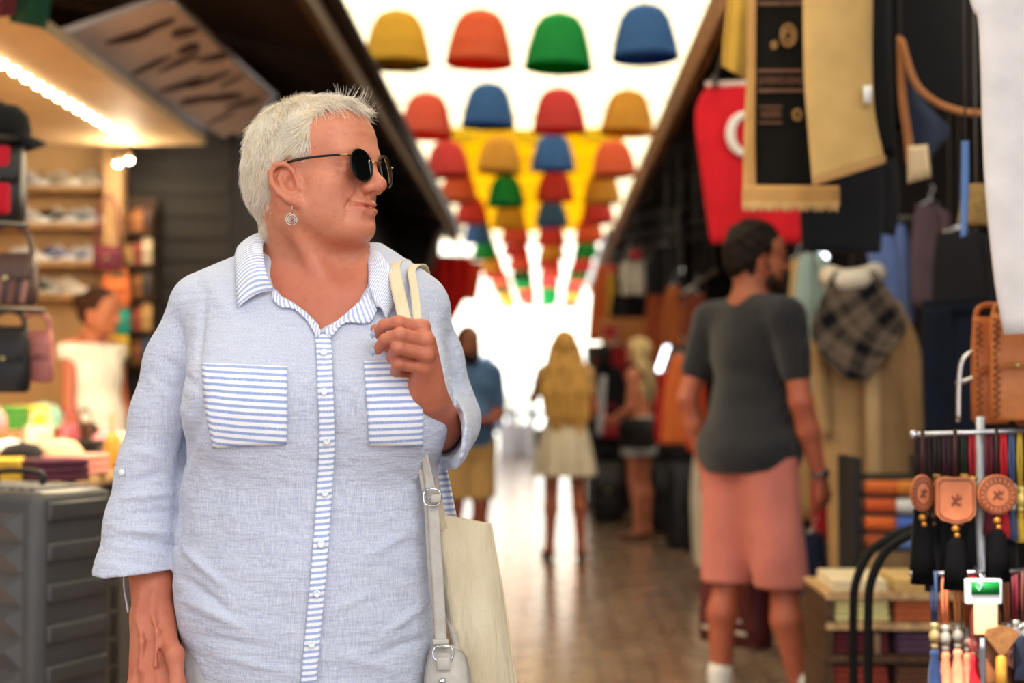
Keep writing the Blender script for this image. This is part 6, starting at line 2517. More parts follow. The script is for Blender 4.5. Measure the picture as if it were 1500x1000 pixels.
# shelves on the end wall with sneakers
SHELF_Z = []
for i, Y in enumerate((276, 330, 385, 432)):
    z = W(90, Y, 8.2)[2]
    SHELF_Z.append(z)
    o = MB().box((-2.88, 8.24, z - 0.012), (0.80, 0.28, 0.024)).build('wall_shelf', PALEW, None, False)
    tag(o, 'wooden wall shelf on the shoe shop end wall, %s' % ('topmost', 'second from top, with black trimmed sneakers', 'third from top, with blue flashed sneakers', 'lowest, behind the dark haired woman')[i], 'shelf')
SN = [(0, 44, '#e9e9ee', '#fafafa', '#9aa6c0', 'white sneaker with grey flash on the topmost shelf near the back wall'), (0, 90, '#f2e6cf', '#fff8ea', '#d8c39a', 'cream sneaker on the topmost shelf in the middle'), (0, 136, '#f4ead8', '#ffffff', '#e2d2b0', 'ivory sneaker on the topmost shelf close to the end post'),
      (1, 42, '#dfe3ea', '#ffffff', '#15161a', 'white sneaker with black flash at the back of the second shelf'), (1, 84, '#22242a', '#f4f4f4', '#e8e8e8', 'black sneaker with white sole on the second shelf'), (1, 128, '#c4cbd6', '#f7f7f7', '#3a4250', 'blue grey sneaker on the second shelf beside the black one'),       (2, 42, '#eceff4', '#ffffff', '#c8ccd6', 'plain white sneaker at the back of the third shelf'), (2, 86, '#3d5fb0', '#f2f4fa', '#ffffff', 'blue sneaker with white flash on the third shelf'), (2, 130, '#dfe6f4', '#ffffff', '#3f62b4', 'white sneaker with blue flash on the third shelf'),
      (3, 66, '#26302c', '#d6d6d2', '#8a8f8c', 'dark green sneaker on the lowest shelf'), (3, 102, '#f3e9dc', '#fffaf0', '#e2cfae', 'off white sneaker on the lowest shelf above the dark haired woman')]
for s, X, a_, b_, c_, lab in SN:
    p = W(X, 300, 8.2)
    sneaker(lab, a_, b_, c_, (p[0], 8.20, SHELF_Z[s]), rad(-44 + (X * 7 % 20)), 1.08, 'sneakers on the shop shelves')

# bags hung at the end of the shop
rounded_bag('burgundy shoulder bag on long straps at the end of the shoe shop', '#6e2236', W(158, 396, 7.85), 0.165, 0.135, 0.07, 0.1, None, 0.28)
rounded_bag('orange handbag below the burgundy one at the end of the shoe shop', '#d9713a', W(171, 450, 7.85), 0.155, 0.16, 0.06, 0.0, None, 0.06)
rounded_bag('teal green purse hung under the orange handbag', '#189a8b', W(177, 490, 7.85), 0.10, 0.14, 0.05, 0.0, None, 0.03, 'purse')
rounded_bag('round yellow purse hung lowest under the teal one', '#d9b23c', W(174, 523, 7.85), 0.12, 0.125, 0.05, 0.0, None, 0.04, 'purse')
rounded_bag('pink purse peeping out behind the yellow one', '#d9566c', W(160, 517, 7.95), 0.10, 0.13, 0.05, 0.0, None, 0.03, 'purse')
# hooks that carry them
b = MB()
b.tube([W(160, 282, 7.85), W(166, 282, 8.2)], 0.006, 6)
for Y in (392, 447, 487):
    b.tube([W(172, Y - 2, 7.86), W(172, Y - 2, 8.2)], 0.005, 6)
tag(b.build('bag_hooks', metal('#a89a80', 0.4)), 'metal hooks carrying the bags at the end of the shoe shop', 'hook')

# dark display board with small leather purses beside the shutter
br = thing('display_board', 'dark display board crowded with small leather goods beside the shutter', 'display', (0, 0, 0))
bx0, bx1 = W(186, 300, 8.05)[0], W(228, 300, 8.05)[0]
MB().box(((bx0 + bx1) / 2, 8.10, W(200, 415, 8.05)[2]), (bx1 - bx0, 0.03, 1.0)).build('backing', M('#3a2a1e', 0.7), br, False)
for i in range(5):
    z = W(200, 330 + i * 48, 8.05)[2] - 0.045
    MB().box(((bx0 + bx1) / 2, 8.04, z), (bx1 - bx0, 0.10, 0.012)).build('ledge', M('#5a4029', 0.6), br, False)
tones = ['#7a4a2c', '#a2683c', '#4a2c1e', '#b8945e', '#8a3a34', '#c7b79a', '#5a3a22', '#96602f', '#3a3230', '#7f5a3a', '#a04a3a', '#c29a5c', '#4a4436', '#8a5230', '#2c3a5a']
tw = ['chestnut', 'tan', 'dark brown', 'straw coloured', 'brick red', 'bone coloured', 'walnut', 'caramel', 'charcoal', 'hazel', 'rust', 'honey coloured', 'olive brown', 'russet', 'navy']
rowsn = ['top', 'second', 'third', 'fourth', 'bottom']
for i in range(5):
    for j in range(3):
        k = i * 3 + j
        z = W(200, 330 + i * 48, 8.05)[2] - 0.039
        rounded_bag('small %s leather purse on the %s ledge of the dark display board' % (tw[k], rowsn[i]), tones[k], (bx0 + 0.035 + j * (bx1 - bx0 - 0.07) / 2, 8.01, z), 0.060, 0.09 + 0.02 * (k % 3), 0.04, 0.2 * (k % 3 - 1), 'small purses on the dark display board', 0.02, 'purse')

# goods table
tb = thing('display_table', 'long wooden goods table in front of the shoe shop', 'table', (-2.02, 5.64, 0))
MB().box((0, 0, 0.93), (1.02, 2.52, 0.04), None, 0.006).build('table_top', PALEW, tb)
for sx in (-0.46, 0.46):
    for sy in (-1.19, 1.19):
        MB().box((sx, sy, 0.455), (0.06, 0.06, 0.91)).build('leg', BROWNW, tb, False)
o = MB().box((0, 0, 0.50), (0.98, 2.46, 0.80)).build('cloth_skirt', cloth('#2a211d'), tb, False)
TZ = 0.95
rz_ = thing('display_riser', 'stepped wooden riser at the rear of the goods table', 'stand', (-2.38, 5.95, TZ))
MB().box((0, 0, 0.10), (0.30, 1.9, 0.02)).build('riser_top', PALEW, rz_, False)
for sy in (-0.9, 0.9):
    MB().box((0, sy, 0.045), (0.28, 0.03, 0.09)).build('side_panel', PALEW, rz_, False)
random.seed(5)
ITEMS = [('sandal', 'red', '#b3262c'), ('sandal', 'black', '#191716'), ('sandal', 'tan', '#a8713f'), ('sandal', 'white', '#e8e2d6'), ('sandal', 'gold', '#c29a4a'), ('sandal', 'pink', '#d98a94'), ('sandal', 'navy', '#27304e'), ('sandal', 'brown', '#5c3a26'), ('sandal', 'coral', '#d9614a'), ('sandal', 'olive', '#6a6638'),
         ('purse', 'black', '#1a1718'), ('purse', 'rose', '#c9606c'), ('purse', 'cream', '#e2d4b8'), ('purse', 'crimson', '#a01c2c'), ('purse', 'mustard', '#c29432'), ('purse', 'chocolate', '#4a2e20'), ('purse', 'grey', '#8a8682'),
         ('folded', 'black', '#1c1a1a'), ('folded', 'ivory', '#e6dcc6'), ('folded', 'scarlet', '#c22a30'), ('folded', 'salmon', '#dd8f80'), ('folded', 'sage green', '#8aa08a'), ('folded', 'beige', '#c9ad84'), ('folded', 'plum', '#54283a'), ('folded', 'yellow', '#d9b23e'),
         ('belt', 'black', '#181615'), ('belt', 'brown', '#6a4128'), ('belt', 'tan', '#b07a45'), ('belt', 'red', '#9c2a2a'), ('belt', 'white', '#dcd6c8'),
         ('box', 'cream', '#e6d8b8'), ('box', 'red', '#b8202c'), ('box', 'white', '#ece8e0'), ('box', 'brown', '#7a5234'), ('cap', 'black', '#1b1a1c'), ('cap', 'beige', '#cbb48c'), ('cap', 'pink', '#dd9aa0'), ('cap', 'white', '#e9e4da'), ('cap', 'red', '#b42a2e')]
random.shuffle(ITEMS)
slots = [(-1.56 - 0.185 * c - 0.03 * (r % 2), 4.50 + 0.30 * r) for r in range(8) for c in range(5) if not (c >= 4 and 4.80 < 4.50 + 0.30 * r)]
for (kind, cw, col), (x, y) in zip(ITEMS, slots):
    a = random.uniform(0, 6.28)
    L_ = (x, y, TZ)
    if kind == 'sandal':
        sandal("%s strapped sandal lying on the shoe shop's goods table" % cw, col, L_, a, 'sandals on the goods table')
    elif kind == 'purse':
        rounded_bag("%s leather purse standing on the shoe shop's goods table" % cw, col, L_, 0.17, 0.13, 0.06, a, 'purses on the goods table', 0.06, 'purse')
    elif kind == 'folded':
        folded_cloth("%s folded scarf lying on the shoe shop's goods table" % cw, col, L_, 0.17, 0.17, 0.07, a, 'folded scarves on the goods table')
    elif kind == 'belt':
        belt_roll("%s rolled belt on the shoe shop's goods table" % cw, col, L_, a, 'rolled belts on the goods table')
    elif kind == 'box':
        lidded_box("%s lidded box on the shoe shop's goods table" % cw, col, col, L_, 0.16, 0.12, 0.10, a, 'boxes on the goods table')
    else:
        cap_hat("%s baseball cap on the shoe shop's goods table" % cw, col, L_, a, 'caps on the goods table')
# riser goods: pink, white and red things
for i, (kind, cw, col) in enumerate([('cap', 'crimson', '#a81a2a'), ('cap', 'pale white', '#f0ece6'), ('folded', 'rose pink', '#e0828c'), ('cap', 'blush pink', '#ea9aa2'), ('folded', 'leaf green', '#4a8a3e'), ('folded', 'lemon', '#e2c64a'), ('cap', 'mint', '#9ccdb8')]):
    L_ = (-2.38 + 0.03 * (i % 2), 5.15 + 0.26 * i, TZ + 0.11)
    if kind == 'cap':
        cap_hat('%s baseball cap on the wooden riser behind the goods table' % cw, col, L_, i * 1.1, 'goods on the wooden riser')
    else:
        folded_cloth('%s folded scarf on the wooden riser behind the goods table' % cw, col, L_, 0.19, 0.17, 0.10, i, 'goods on the wooden riser')

# rack at the near side of the shop with bags and a cap
rk = thing('display_rack', 'black metal rack with bags at the near edge of the shoe shop', 'rack', (-2.06, 3.85, 0))
mk = M('#1c1a1a', 0.45, 0.1, 10)
b = MB()
b.tube([(0, 0, 0), (0, 0, 2.15)], 0.016, 8)
b.build('post', mk, rk)
for Y, X1 in ((203, 34), (330, 40), (455, 66)):
    p = W(X1, Y, 4.30) - np.array((-2.06, 3.85, 0))
    b = MB()
    b.tube([(0, 0, p[2]), p], 0.008, 6)
    b.build('arm', mk, rk)
b = MB()
b.box((0, 0, 0.012), (0.3, 0.3, 0.024), None, 0.005)
b.build('foot', mk, rk)
cap_hat('black baseball cap on the upper arm of the bag rack', '#121214', W(2, 203, 4.32), 0.6)
bp_ = rounded_bag('black and red backpack hanging on the bag rack', '#19171a', W(0, 326, 4.32), 0.15, 0.245, 0.12, 0.2, None, 0.03, 'backpack')
b = MB()
b.box((-0.012, -0.072, 0.065), (0.105, 0.03, 0.095), None, 0.012)
b.box((-0.012, -0.058, 0.185), (0.100, 0.03, 0.085), None, 0.012)
b.build('red_front_panel', cloth('#b0182a'), bp_)
bs_ = rounded_bag('brown patterned shopper hanging on the bag rack', '#4e3833', W(14, 448, 4.32), 0.17, 0.16, 0.08, 0.1, None, 0.09)
for k in range(4):
    b = MB()
    b.box((-0.055 + 0.037 * k, -0.045, 0.055), (0.014, 0.012, 0.10), (0, 0.15, 0), 0.004)
    b.build('pale_panel', cloth('#9c7268' if k % 2 else '#7a5650'), bs_)
rounded_bag('black shopper hanging on the lowest arm of the bag rack', '#17161a', W(12, 575, 4.30), 0.13, 0.20, 0.07, 0.0, None, 0.05)
rounded_bag('dusty pink tote with curved handle on the lowest arm of the bag rack', '#b06a66', W(52, 560, 4.36), 0.11, 0.16, 0.05, 0.0, None, 0.055)


# ---- hard-shell suitcase with diamond facets
def suitcase(label, loc, rz, Hh=0.70, col='#4a4a4c'):
    root = thing('suitcase', label, 'suitcase', loc, rz)
    t = NT('charcoal_shell')
    t.bsdf(t.mix(t.ramp(t.noise(t.n('ShaderNodeTexCoord').outputs['Object'], 6, 4), 0.3, 0.7), tuple(x * 0.85 for x in lin(col)), tuple(x * 1.1 for x in lin(col))), 0.38, 0, 0.5)
    m = t.m
    wd, dp = 0.46, 0.27
    z0 = 0.05
    b = MB()
    b.box((0, 0, z0 + Hh / 2), (wd, dp, Hh), None, 0.035)
    b.build('shell', m, root)
    # faceted diamonds on the two broad faces, ribs on the narrow sides and top
    for sy in (-1, 1):
        b = MB()
        nx, nz = 4, 8
        for i in range(nx):
            for j in range(nz):
                cx = -wd / 2 + 0.05 + (wd - 0.10) * (i + 0.5) / nx
                cz = z0 + 0.05 + (Hh - 0.10) * (j + 0.5) / nz
                hx, hz = (wd - 0.10) / nx / 2, (Hh - 0.10) / nz / 2
                y0, y1 = sy * (dp / 2 - 0.002), sy * (dp / 2 + 0.020)
                b.add([(cx - hx, y0, cz - hz), (cx + hx, y0, cz - hz), (cx + hx, y0, cz + hz), (cx - hx, y0, cz + hz), (cx - hx * 0.15, y1, cz + hz * 0.2), (cx + hx * 0.15, y1, cz + hz * 0.2)], [(0, 1, 5, 4), (1, 2, 5), (2, 3, 4, 5), (3, 0, 4), (3, 2, 1, 0)])
        b.build('faceted_panel', m, root, False)
    for sx in (-1, 1):
        b = MB()
        for j in range(7):
            zc = z0 + 0.07 + (Hh - 0.12) * j / 6
            b.box((sx * (wd / 2 + 0.002), 0, zc), (0.016, dp - 0.06, 0.045), None, 0.007)
        b.build('side_ribs', m, root)
    b = MB()
    for i in range(11):
        b.box((-wd / 2 + 0.06 + i * 0.034, 0, z0 + Hh), (0.016, dp - 0.07, 0.012), None, 0.004)
    b.build('top_ribs', m, root)
    b = MB()
    b.tube(catmull([(-0.08, 0.03, z0 + Hh + 0.004), (-0.07, 0.03, z0 + Hh + 0.035), (0.07, 0.03, z0 + Hh + 0.035), (0.08, 0.03, z0 + Hh + 0.004)], 5), 0.010, 8, 0.7)
    b.build('handle', M('#2b2b2d', 0.5), root)
    for sx in (-1, 1):
        for sy in (-1, 1):
            b = MB()
            b.lathe([(0.0001, -0.014), (0.024, -0.014), (0.026, 0), (0.024, 0.014), (0.0001, 0.014)], (sx * 0.17, sy * 0.09, 0.026), 16, 'x')
            b.build('wheel', M('#151515', 0.5), root)
    return root


pb = thing('display_platform', 'low dark platform under the grey suitcases', 'platform', (-1.47, 3.80, 0))
MB().box((0, 0, 0.11), (0.75, 1.05, 0.22), None, 0.01).build('platform_box', M('#2a2422', 0.7), pb)
suitcase('charcoal hard-shell suitcase with faceted diamond front at the edge of the goods table', (-1.385, 3.67, 0.22), rad(-25), 0.72)
suitcase('second charcoal hard-shell suitcase standing behind the first one', (-1.50, 4.13, 0.22), rad(-25), 0.60, '#353436')
# dark trolley bag at the woman's elbow
dk = rounded_bag('black upright travel bag on the ground behind the blond woman\'s sleeve', '#151417', (-1.08, 4.75, 0.0), 0.34, 0.62, 0.22, 0.3, None, 0.08, 'travel_bag')

hang_cloth('shawl', 'dark green shawl hanging from the shop ceiling edge near the bulbs', 'scarf', [(18, -70), (16, 10), (14, 32)], [(74, -70), (72, 10), (66, 42)], 4.9, cloth('#17402a'), 0.03, 1.3, 0.006)
hang_cloth('shawl', 'maroon shawl hanging from the shop ceiling edge beside the green one', 'scarf', [(-30, -70), (-30, 10), (-28, 30)], [(24, -70), (22, 5), (22, 22)], 4.8, cloth('#5e2226'), 0.03, 1.3, 0.006)
# ------------------------------------------------------------------ east side: clothes, scarves and charms
# rails under the eave
b = MB()
b.tube([(0.80, 2.3, 2.86), (0.80, 5.4, 2.86)], 0.014, 8)
for y in (2.4, 4.4):
    b.tube([(0.80, y, 2.86), (0.92, y, 3.12)], 0.010, 6)
tag(b.build('garment_rail', metal('#77706a', 0.4)), 'metal garment rail under the clothes stall eave, nearest the camera', 'rail')


def stringup(X, Y, y, name='cord', root=None, o0=None, rail=(0.80, 2.86)):
    p = W(X, Y, y)
    q = np.array((max(p[0], 0.88), y, roof_z(p[0]) + 0.01))
    b = MB()
    b.tube([p - o0, q - o0], 0.003, 5)
    return b.build(name, M('#6a6258', 0.6), root)


# white trousers very near
garment_thing('trousers', 'white linen trousers hanging at the near edge of the clothes stall', 'trousers', 2.95,
              [('trouser_leg', [(1405, -60), (1424, 12), (1434, 45), (1441, 250), (1455, 400), (1470, 490)], [(1520, -60), (1540, 12), (1550, 45), (1560, 250), (1572, 400), (1580, 484)], 0.0),
               ('trouser_leg', [(1440, -70), (1460, 12), (1475, 60), (1490, 250), (1500, 400), (1512, 470)], [(1560, -70), (1580, 12), (1590, 60), (1600, 250), (1610, 400), (1615, 470)], 0.10)], cloth('#d9d3d2'), ratio=0.22, hanger=(1430, 1530, -66))
# beige trousers
rt = garment_thing('trousers', 'beige cotton trousers hanging beside the black and gold scarf', 'trousers', 3.75,
              [('trouser_leg', [(1178, -60), (1176, 20), (1178, 120), (1184, 200), (1190, 271)], [(1276, -60), (1274, 20), (1277, 120), (1284, 180), (1297, 236)], 0.0),
               ('trouser_leg', [(1205, -60), (1205, 60), (1205, 150), (1210, 230)], [(1280, -60), (1278, 60), (1280, 150), (1288, 222)], 0.07)], cloth('#c8a467'), ratio=0.20, hanger=(1200, 1270, -64))
b = MB()
g = grid_between([(1190, 262), (1190, 273)], [(1297, 228), (1298, 239)], 3.75 - 0.030, 4, 10, 0.0)
o0 = np.array(rt.location)
b.sheet(g - o0, 0.006)
b.build('hem_band', cloth('#b58a58'), rt)
b = MB()
b.box(W(1271, 138, 3.70) - o0, (0.022, 0.004, 0.045))
b.build('price_tag', M('#eceae6', 0.6), rt)

# black scarf with gold ornament and beige border
root, g, o0 = hang_cloth('scarf', 'black scarf with gold ornaments and beige fringed border hanging before the red flag', 'scarf', [(1096, -40), (1094, 100), (1092, 200), (1090, 276)], [(1232, -40), (1232, 100), (1230, 200), (1228, 274)], 4.0, cloth('#15130f'), 0.006, 1.5, 0.005, None, 0, 0, 'scarf_cloth')
roof_cord(W(1160, -38, 4.0), root, o0)
beige = cloth('#c99a5e')
b = MB()
b.sheet(grid_between([(1095, -40), (1094, 100), (1090, 200), (1088, 304)], [(1108, -40), (1107, 100), (1106, 200), (1108, 304)], 3.985, 20, 4, 0.004) - o0, 0.006)
b.sheet(grid_between([(1088, 271), (1087, 304)], [(1229, 272), (1230, 302)], 3.98, 5, 20, 0.004, 3) - o0, 0.006)
b.build('border', beige, root)
b = MB()
for i in range(36):
    X = 1090 + i * 3.9
    b.tube([W(X, 296, 3.975) - o0, W(X + math.sin(i) * 1.5, 309 + 1.5 * math.sin(i * 2.2), 3.972) - o0], 0.0032, 5)
b.build('fringe', cloth('#dcb67c'), root)
gm = M('#9c7442', 0.6, 0.35, 60)
for X, Y, r1, r2 in ((1155, 52, 0.020, 0.030), (1155, 52, 0.010, 0.016), (1134, 66, 0.006, 0.008), (1168, 168, 0.010, 0.014)):
    b = MB()
    b.tube(ring_pts(W(X, Y, 3.982) - o0, np.array((1, 0, 0)), np.array((0, 0, 1)), r1, r2, 22), 0.005, 6, 0.4, (0, 1, 0), False)
    b.build('gold_medallion', gm, root)
wbm = M('#6d4a36', 0.7, 0.3, 50)
for (x0, x1, y0, y1) in ((1110, 1178, 101, 106), (1110, 1178, 130, 135), (1112, 1146, 155, 158), (1112, 1146, 178, 181), (1110, 1178, 2, 8)):
    b = MB()
    b.box((W(x0, y0, 3.985) + W(x1, y1, 3.985)) / 2 - o0, ((x1 - x0) / 520, 0.003, (y1 - y0) / 520))
    b.build('woven_band', wbm, root, False)
b = MB()
for i in range(9):
    b.tube(ring_pts(W(1114 + i * 7.6, 118, 3.984) - o0, np.array((1, 0, 0)), np.array((0, 0, 1)), 0.006, 0.012 - 0.003 * (i % 2), 10), 0.0022, 5, 0.5, (0, 1, 0), False)
b.build('woven_ring_row', wbm, root)
b = MB()
for i in range(5):
    b.tube(ring_pts(W(1117 + i * 6.2, 167, 3.984) - o0, np.array((1, 0, 0)), np.array((0, 0, 1)), 0.005, 0.009 + 0.002 * (i % 2), 10), 0.0022, 5, 0.5, (0, 1, 0), False)
b.build('woven_ring_row', wbm, root)
# yellow cloth behind
hang_cloth('shawl', 'mustard yellow shawl hanging between the timber eave and the black scarf', 'scarf', [(1070, -30), (1060, 60), (1058, 97)], [(1098, -30), (1096, 60), (1094, 118)], 4.25, cloth('#cfa548'), 0.02, 1.2, 0.006)
shw = [o for o in COL.objects if o.name.startswith('shawl')][-1]
roof_cord(W(1084, -28, 4.25), shw, np.array(shw.location))
# red flag with white crescent and star
redm = cloth('#cf1f2c')
root, g, o0 = hang_cloth('flag', 'red flag with white crescent hanging upright behind the black and gold scarf', 'flag', [(1036, 124), (1018, 165), (1026, 250), (1041, 357)], [(1176, 120), (1177, 165), (1178, 250), (1177, 356)], 5.85, redm, 0.012, 1.6, 0.004, None, 1.0, 0, 'flag_cloth')
wh = cloth('#efe9e4')
cx, cy = 1092, 196
b = MB()
k = 30
outer = [(cx + 29 * math.cos(t), cy + 33 * math.sin(t)) for t in np.linspace(0.75, 2 * math.pi - 0.75, k)]
inner = [(cx + 8 + 23 * math.cos(t), cy + 26 * math.sin(t)) for t in np.linspace(0.72, 2 * math.pi - 0.72, k)]
b.sheet([[W(*p, 5.815) - o0, W((p[0] + q[0]) / 2, (p[1] + q[1]) / 2, 5.813) - o0, W(*q, 5.815) - o0] for p, q in zip(outer, inner)], 0.004)
b.build('crescent', wh, root)
b = MB()
st = []
for i in range(10):
    r = 14 if i % 2 == 0 else 5.6
    a = math.pi + i * math.pi / 5
    st.append(W(cx + 32 + r * math.cos(a), cy + r * 1.1 * math.sin(a), 5.815) - o0)
c_ = W(cx + 32, cy, 5.813) - o0
b.add([c_, *st, c_ + (0, 0.004, 0), *[q + (0, 0.004, 0) for q in st]], [(0, 1 + i, 1 + (i + 1) % 10) for i in range(10)] + [(11, 12 + (i + 1) % 10, 12 + i) for i in range(10)] + [(1 + i, 12 + i, 12 + (i + 1) % 10, 1 + (i + 1) % 10) for i in range(10)])
b.build('star', wh, root)
b = MB()
b.tube([W(1034, 124, 5.85) - o0, W(1178, 120, 5.85) - o0], 0.012, 8)
b.build('hem_sleeve', cloth('#e5c9c4'), root)
for X, Y in ((1047, 118), (1160, 116)):
    b = MB()
    b.box(W(X, Y, 5.83) - o0, (0.02, 0.03, 0.05), None, 0.004)
    b.build('clip', M('#1d1b1b', 0.4), root)
stringup(1047, 116, 5.83, 'cord', root, o0)
stringup(1160, 114, 5.83, 'cord', root, o0)
# dark garments filling the stall
garment_thing('shirt', 'navy black shirt hanging under the beige trousers', 'shirt', 4.9, [('shirt_body', [(1178, 215), (1172, 290), (1174, 368)], [(1290, 215), (1296, 290), (1290, 370)], 0.0), ('sleeve', [(1283, 215), (1290, 300), (1286, 340)], [(1312, 220), (1318, 300), (1312, 345)], 0.02)], cloth('#14161c'), ratio=0.2, hanger=(1200, 1275, 208))
garment_thing('jacket', 'black jacket hanging high in the dark of the clothes stall', 'jacket', 4.5, [('jacket_body', [(1290, -60), (1285, 60), (1290, 200)], [(1440, -60), (1442, 60), (1440, 150)], 0.0), ('sleeve', [(1270, -50), (1268, 80), (1278, 230)], [(1304, -50), (1306, 80), (1312, 232)], -0.03)], cloth('#0f0f11'), ratio=0.2, hanger=(1330, 1400, -66))
root, g, o0 = hang_cloth('scarf', 'dark slate scarf with tan border and cream fringe in the shade of the clothes stall', 'scarf', [(1316, 55), (1318, 140), (1326, 200), (1330, 262)], [(1322, 60), (1350, 140), (1390, 190), (1376, 215)], 4.35, cloth('#2a3244'), 0.012, 1.2, 0.005, None, 0, 0, 'scarf_cloth')
b = MB()
b.sheet(grid_between([(1314, 52), (1316, 140), (1324, 200), (1328, 240)], [(1322, 54), (1328, 140), (1336, 200), (1342, 240)], 4.335, 18, 4, 0.004) - o0, 0.006)
b.tube(catmull([W(1320, 58, 4.33) - o0, W(1340, 120, 4.32) - o0, W(1372, 150, 4.31) - o0, W(1408, 163, 4.31) - o0, W(1438, 166, 4.31) - o0], 8), 0.011, 8, 0.5, (0, 1, 0))
b.build('border', cloth('#a0693f'), root)
roof_cord(W(1319, 56, 4.34), root, o0)
b = MB()
b.sheet(grid_between([(1330, 214), (1330, 262)], [(1358, 212), (1362, 252)], 4.32, 6, 8, 0.004) - o0, 0.006)
for i in range(9):
    b.tube([W(1331 + i * 3.8, 258 - i * 1.0, 4.318) - o0, W(1331 + i * 3.8, 268 - i * 1.0, 4.316) - o0], 0.003, 5)
b.build('fringe', cloth('#d9c19a'), root)
hang_cloth('lanyard', 'blue and white ribbon lanyard hanging beside the white trousers', 'lanyard', [(1409, 206), (1408, 270), (1407, 348)], [(1419, 206), (1419, 270), (1416, 346)], 3.5, cloth('#6f95d6'), 0.002, 1, 0.003)
lan = bpy.data.objects['lanyard']
roof_cord(W(1414, 207, 3.5), lan, np.array(lan.location))
b = MB()
b.lathe([(0.040, 0.0), (0.046, 0.02), (0.038, 0.07), (0.022, 0.11), (0.020, 0.11), (0.035, 0.07), (0.042, 0.02), (0.036, 0.0)], n=20)
o = b.build('straw_basket', M('#a5854d', 0.8, 0.3, 60, 0.6))
o.location = tuple(W(1430, 332, 3.7))
tag(o, 'small straw basket hanging half behind the white trousers', 'basket')
b = MB()
q = W(1430, 296, 3.7)
q0 = np.array(o.location)
b.tube([q - q0 - (0, 0, 0.075), np.array((q[0], 3.7, roof_z(q[0]) + 0.01)) - q0], 0.003, 5)
b.build('cord', M('#6a6258'), o)

# mannequin with camel coat and plaid shawl
MY = 6.15
coat = cloth('#b9966a')
root = garment_thing('coat', 'long camel coat on a stand with a plaid shawl over its shoulders', 'coat', MY,
                     [('coat_body', [(1226, 428), (1200, 480), (1198, 600), (1210, 720), (1216, 852)], [(1290, 428), (1322, 480), (1340, 600), (1340, 720), (1334, 852)], 0.0),
                      ('sleeve', [(1290, 440), (1318, 500), (1322, 570), (1330, 640)], [(1318, 440), (1345, 500), (1354, 570), (1358, 636)], -0.03),
                      ('sleeve', [(1200, 450), (1188, 500), (1190, 570), (1200, 640)], [(1226, 445), (1212, 500), (1214, 570), (1218, 640)], -0.05)], coat, ratio=0.30)
o0 = np.array(root.location)
b = MB()
b.tube([W(1256, 430, MY) - o0, np.array((W(1256, 430, MY)[0], MY, 0.02)) - o0], 0.018, 8)
b.lathe([(0.17, -0.0), (0.17, 0.015), (0.03, 0.03), (0.0001, 0.03)], np.array((W(1256, 430, MY)[0], MY, 0.0)) - o0, 20)
b.build('stand', metal('#5a5450', 0.4), root)
b = MB()
b.sheet(grid_between([(1262, 470), (1268, 600), (1270, 740), (1272, 845)], [(1282, 470), (1292, 600), (1294, 740), (1296, 845)], MY - 0.155, 16, 6, 0.006, 1) - o0, 0.005)
b.build('front_flap', cloth('#c7a87c'), root)
t = NT('plaid_wool')
uv = t.n('ShaderNodeTexCoord').outputs['UV']
sp = t.n('ShaderNodeSeparateXYZ')
t.l(uv, sp.inputs[0])


def plaid_band(out):
    fr = t.math('FRACT', t.math('MULTIPLY', out, 4.2))
    wide = t.math('LESS_THAN', fr, 0.36)
    thin = t.math('LESS_THAN', t.math('ABSOLUTE', t.math('SUBTRACT', fr, 0.62)), 0.05)
    return t.math('ADD', wide, t.math('MULTIPLY', thin, 0.6), True)


s_ = t.math('ADD', sp.outputs[0], sp.outputs[1])
d_ = t.math('SUBTRACT', sp.outputs[0], sp.outputs[1])
f = t.math('MULTIPLY', t.math('ADD', plaid_band(s_), plaid_band(t.math('ADD', d_, 4.0))), 0.55, True)
fine = t.noise(uv, 1.0, 2, 0.5, (420, 60, 1))
t.bsdf(t.mix(t.math('MULTIPLY', t.ramp(fine, 0.4, 0.7), 0.35), t.mix(f, lin('#75675a'), lin('#0c0d12')), lin('#2b2f3c')), 0.95, 0, 0.1, sheen=0.2)
root, g, o0 = hang_cloth('shawl', 'dark plaid shawl draped over the shoulders of the camel coat', 'scarf', [(1222, 396), (1202, 440), (1188, 488), (1212, 530), (1238, 556)], [(1282, 396), (1312, 440), (1328, 484), (1292, 530), (1268, 558)], MY - 0.20, t.m, 0.012, 1.5, 0.008, None, 0, 0, 'shawl_cloth', 26, 20)
b = MB()
b.sheet(grid_between([(1222, 396), (1216, 430), (1210, 470)], [(1282, 396), (1290, 430), (1296, 470)], MY + 0.14, 10, 12, 0.0) - o0, 0.008)
b.build('shawl_back', t.m, root)
b = MB()
b.tube(catmull([W(1214, 404, MY - 0.05) - o0, W(1232, 410, MY - 0.17) - o0, W(1262, 408, MY - 0.17) - o0, W(1284, 400, MY - 0.05) - o0], 6), 0.048, 10)
b.build('white_collar_roll', cloth('#e7dfd0'), root)['label'] = 'white rolled collar of the shawl'

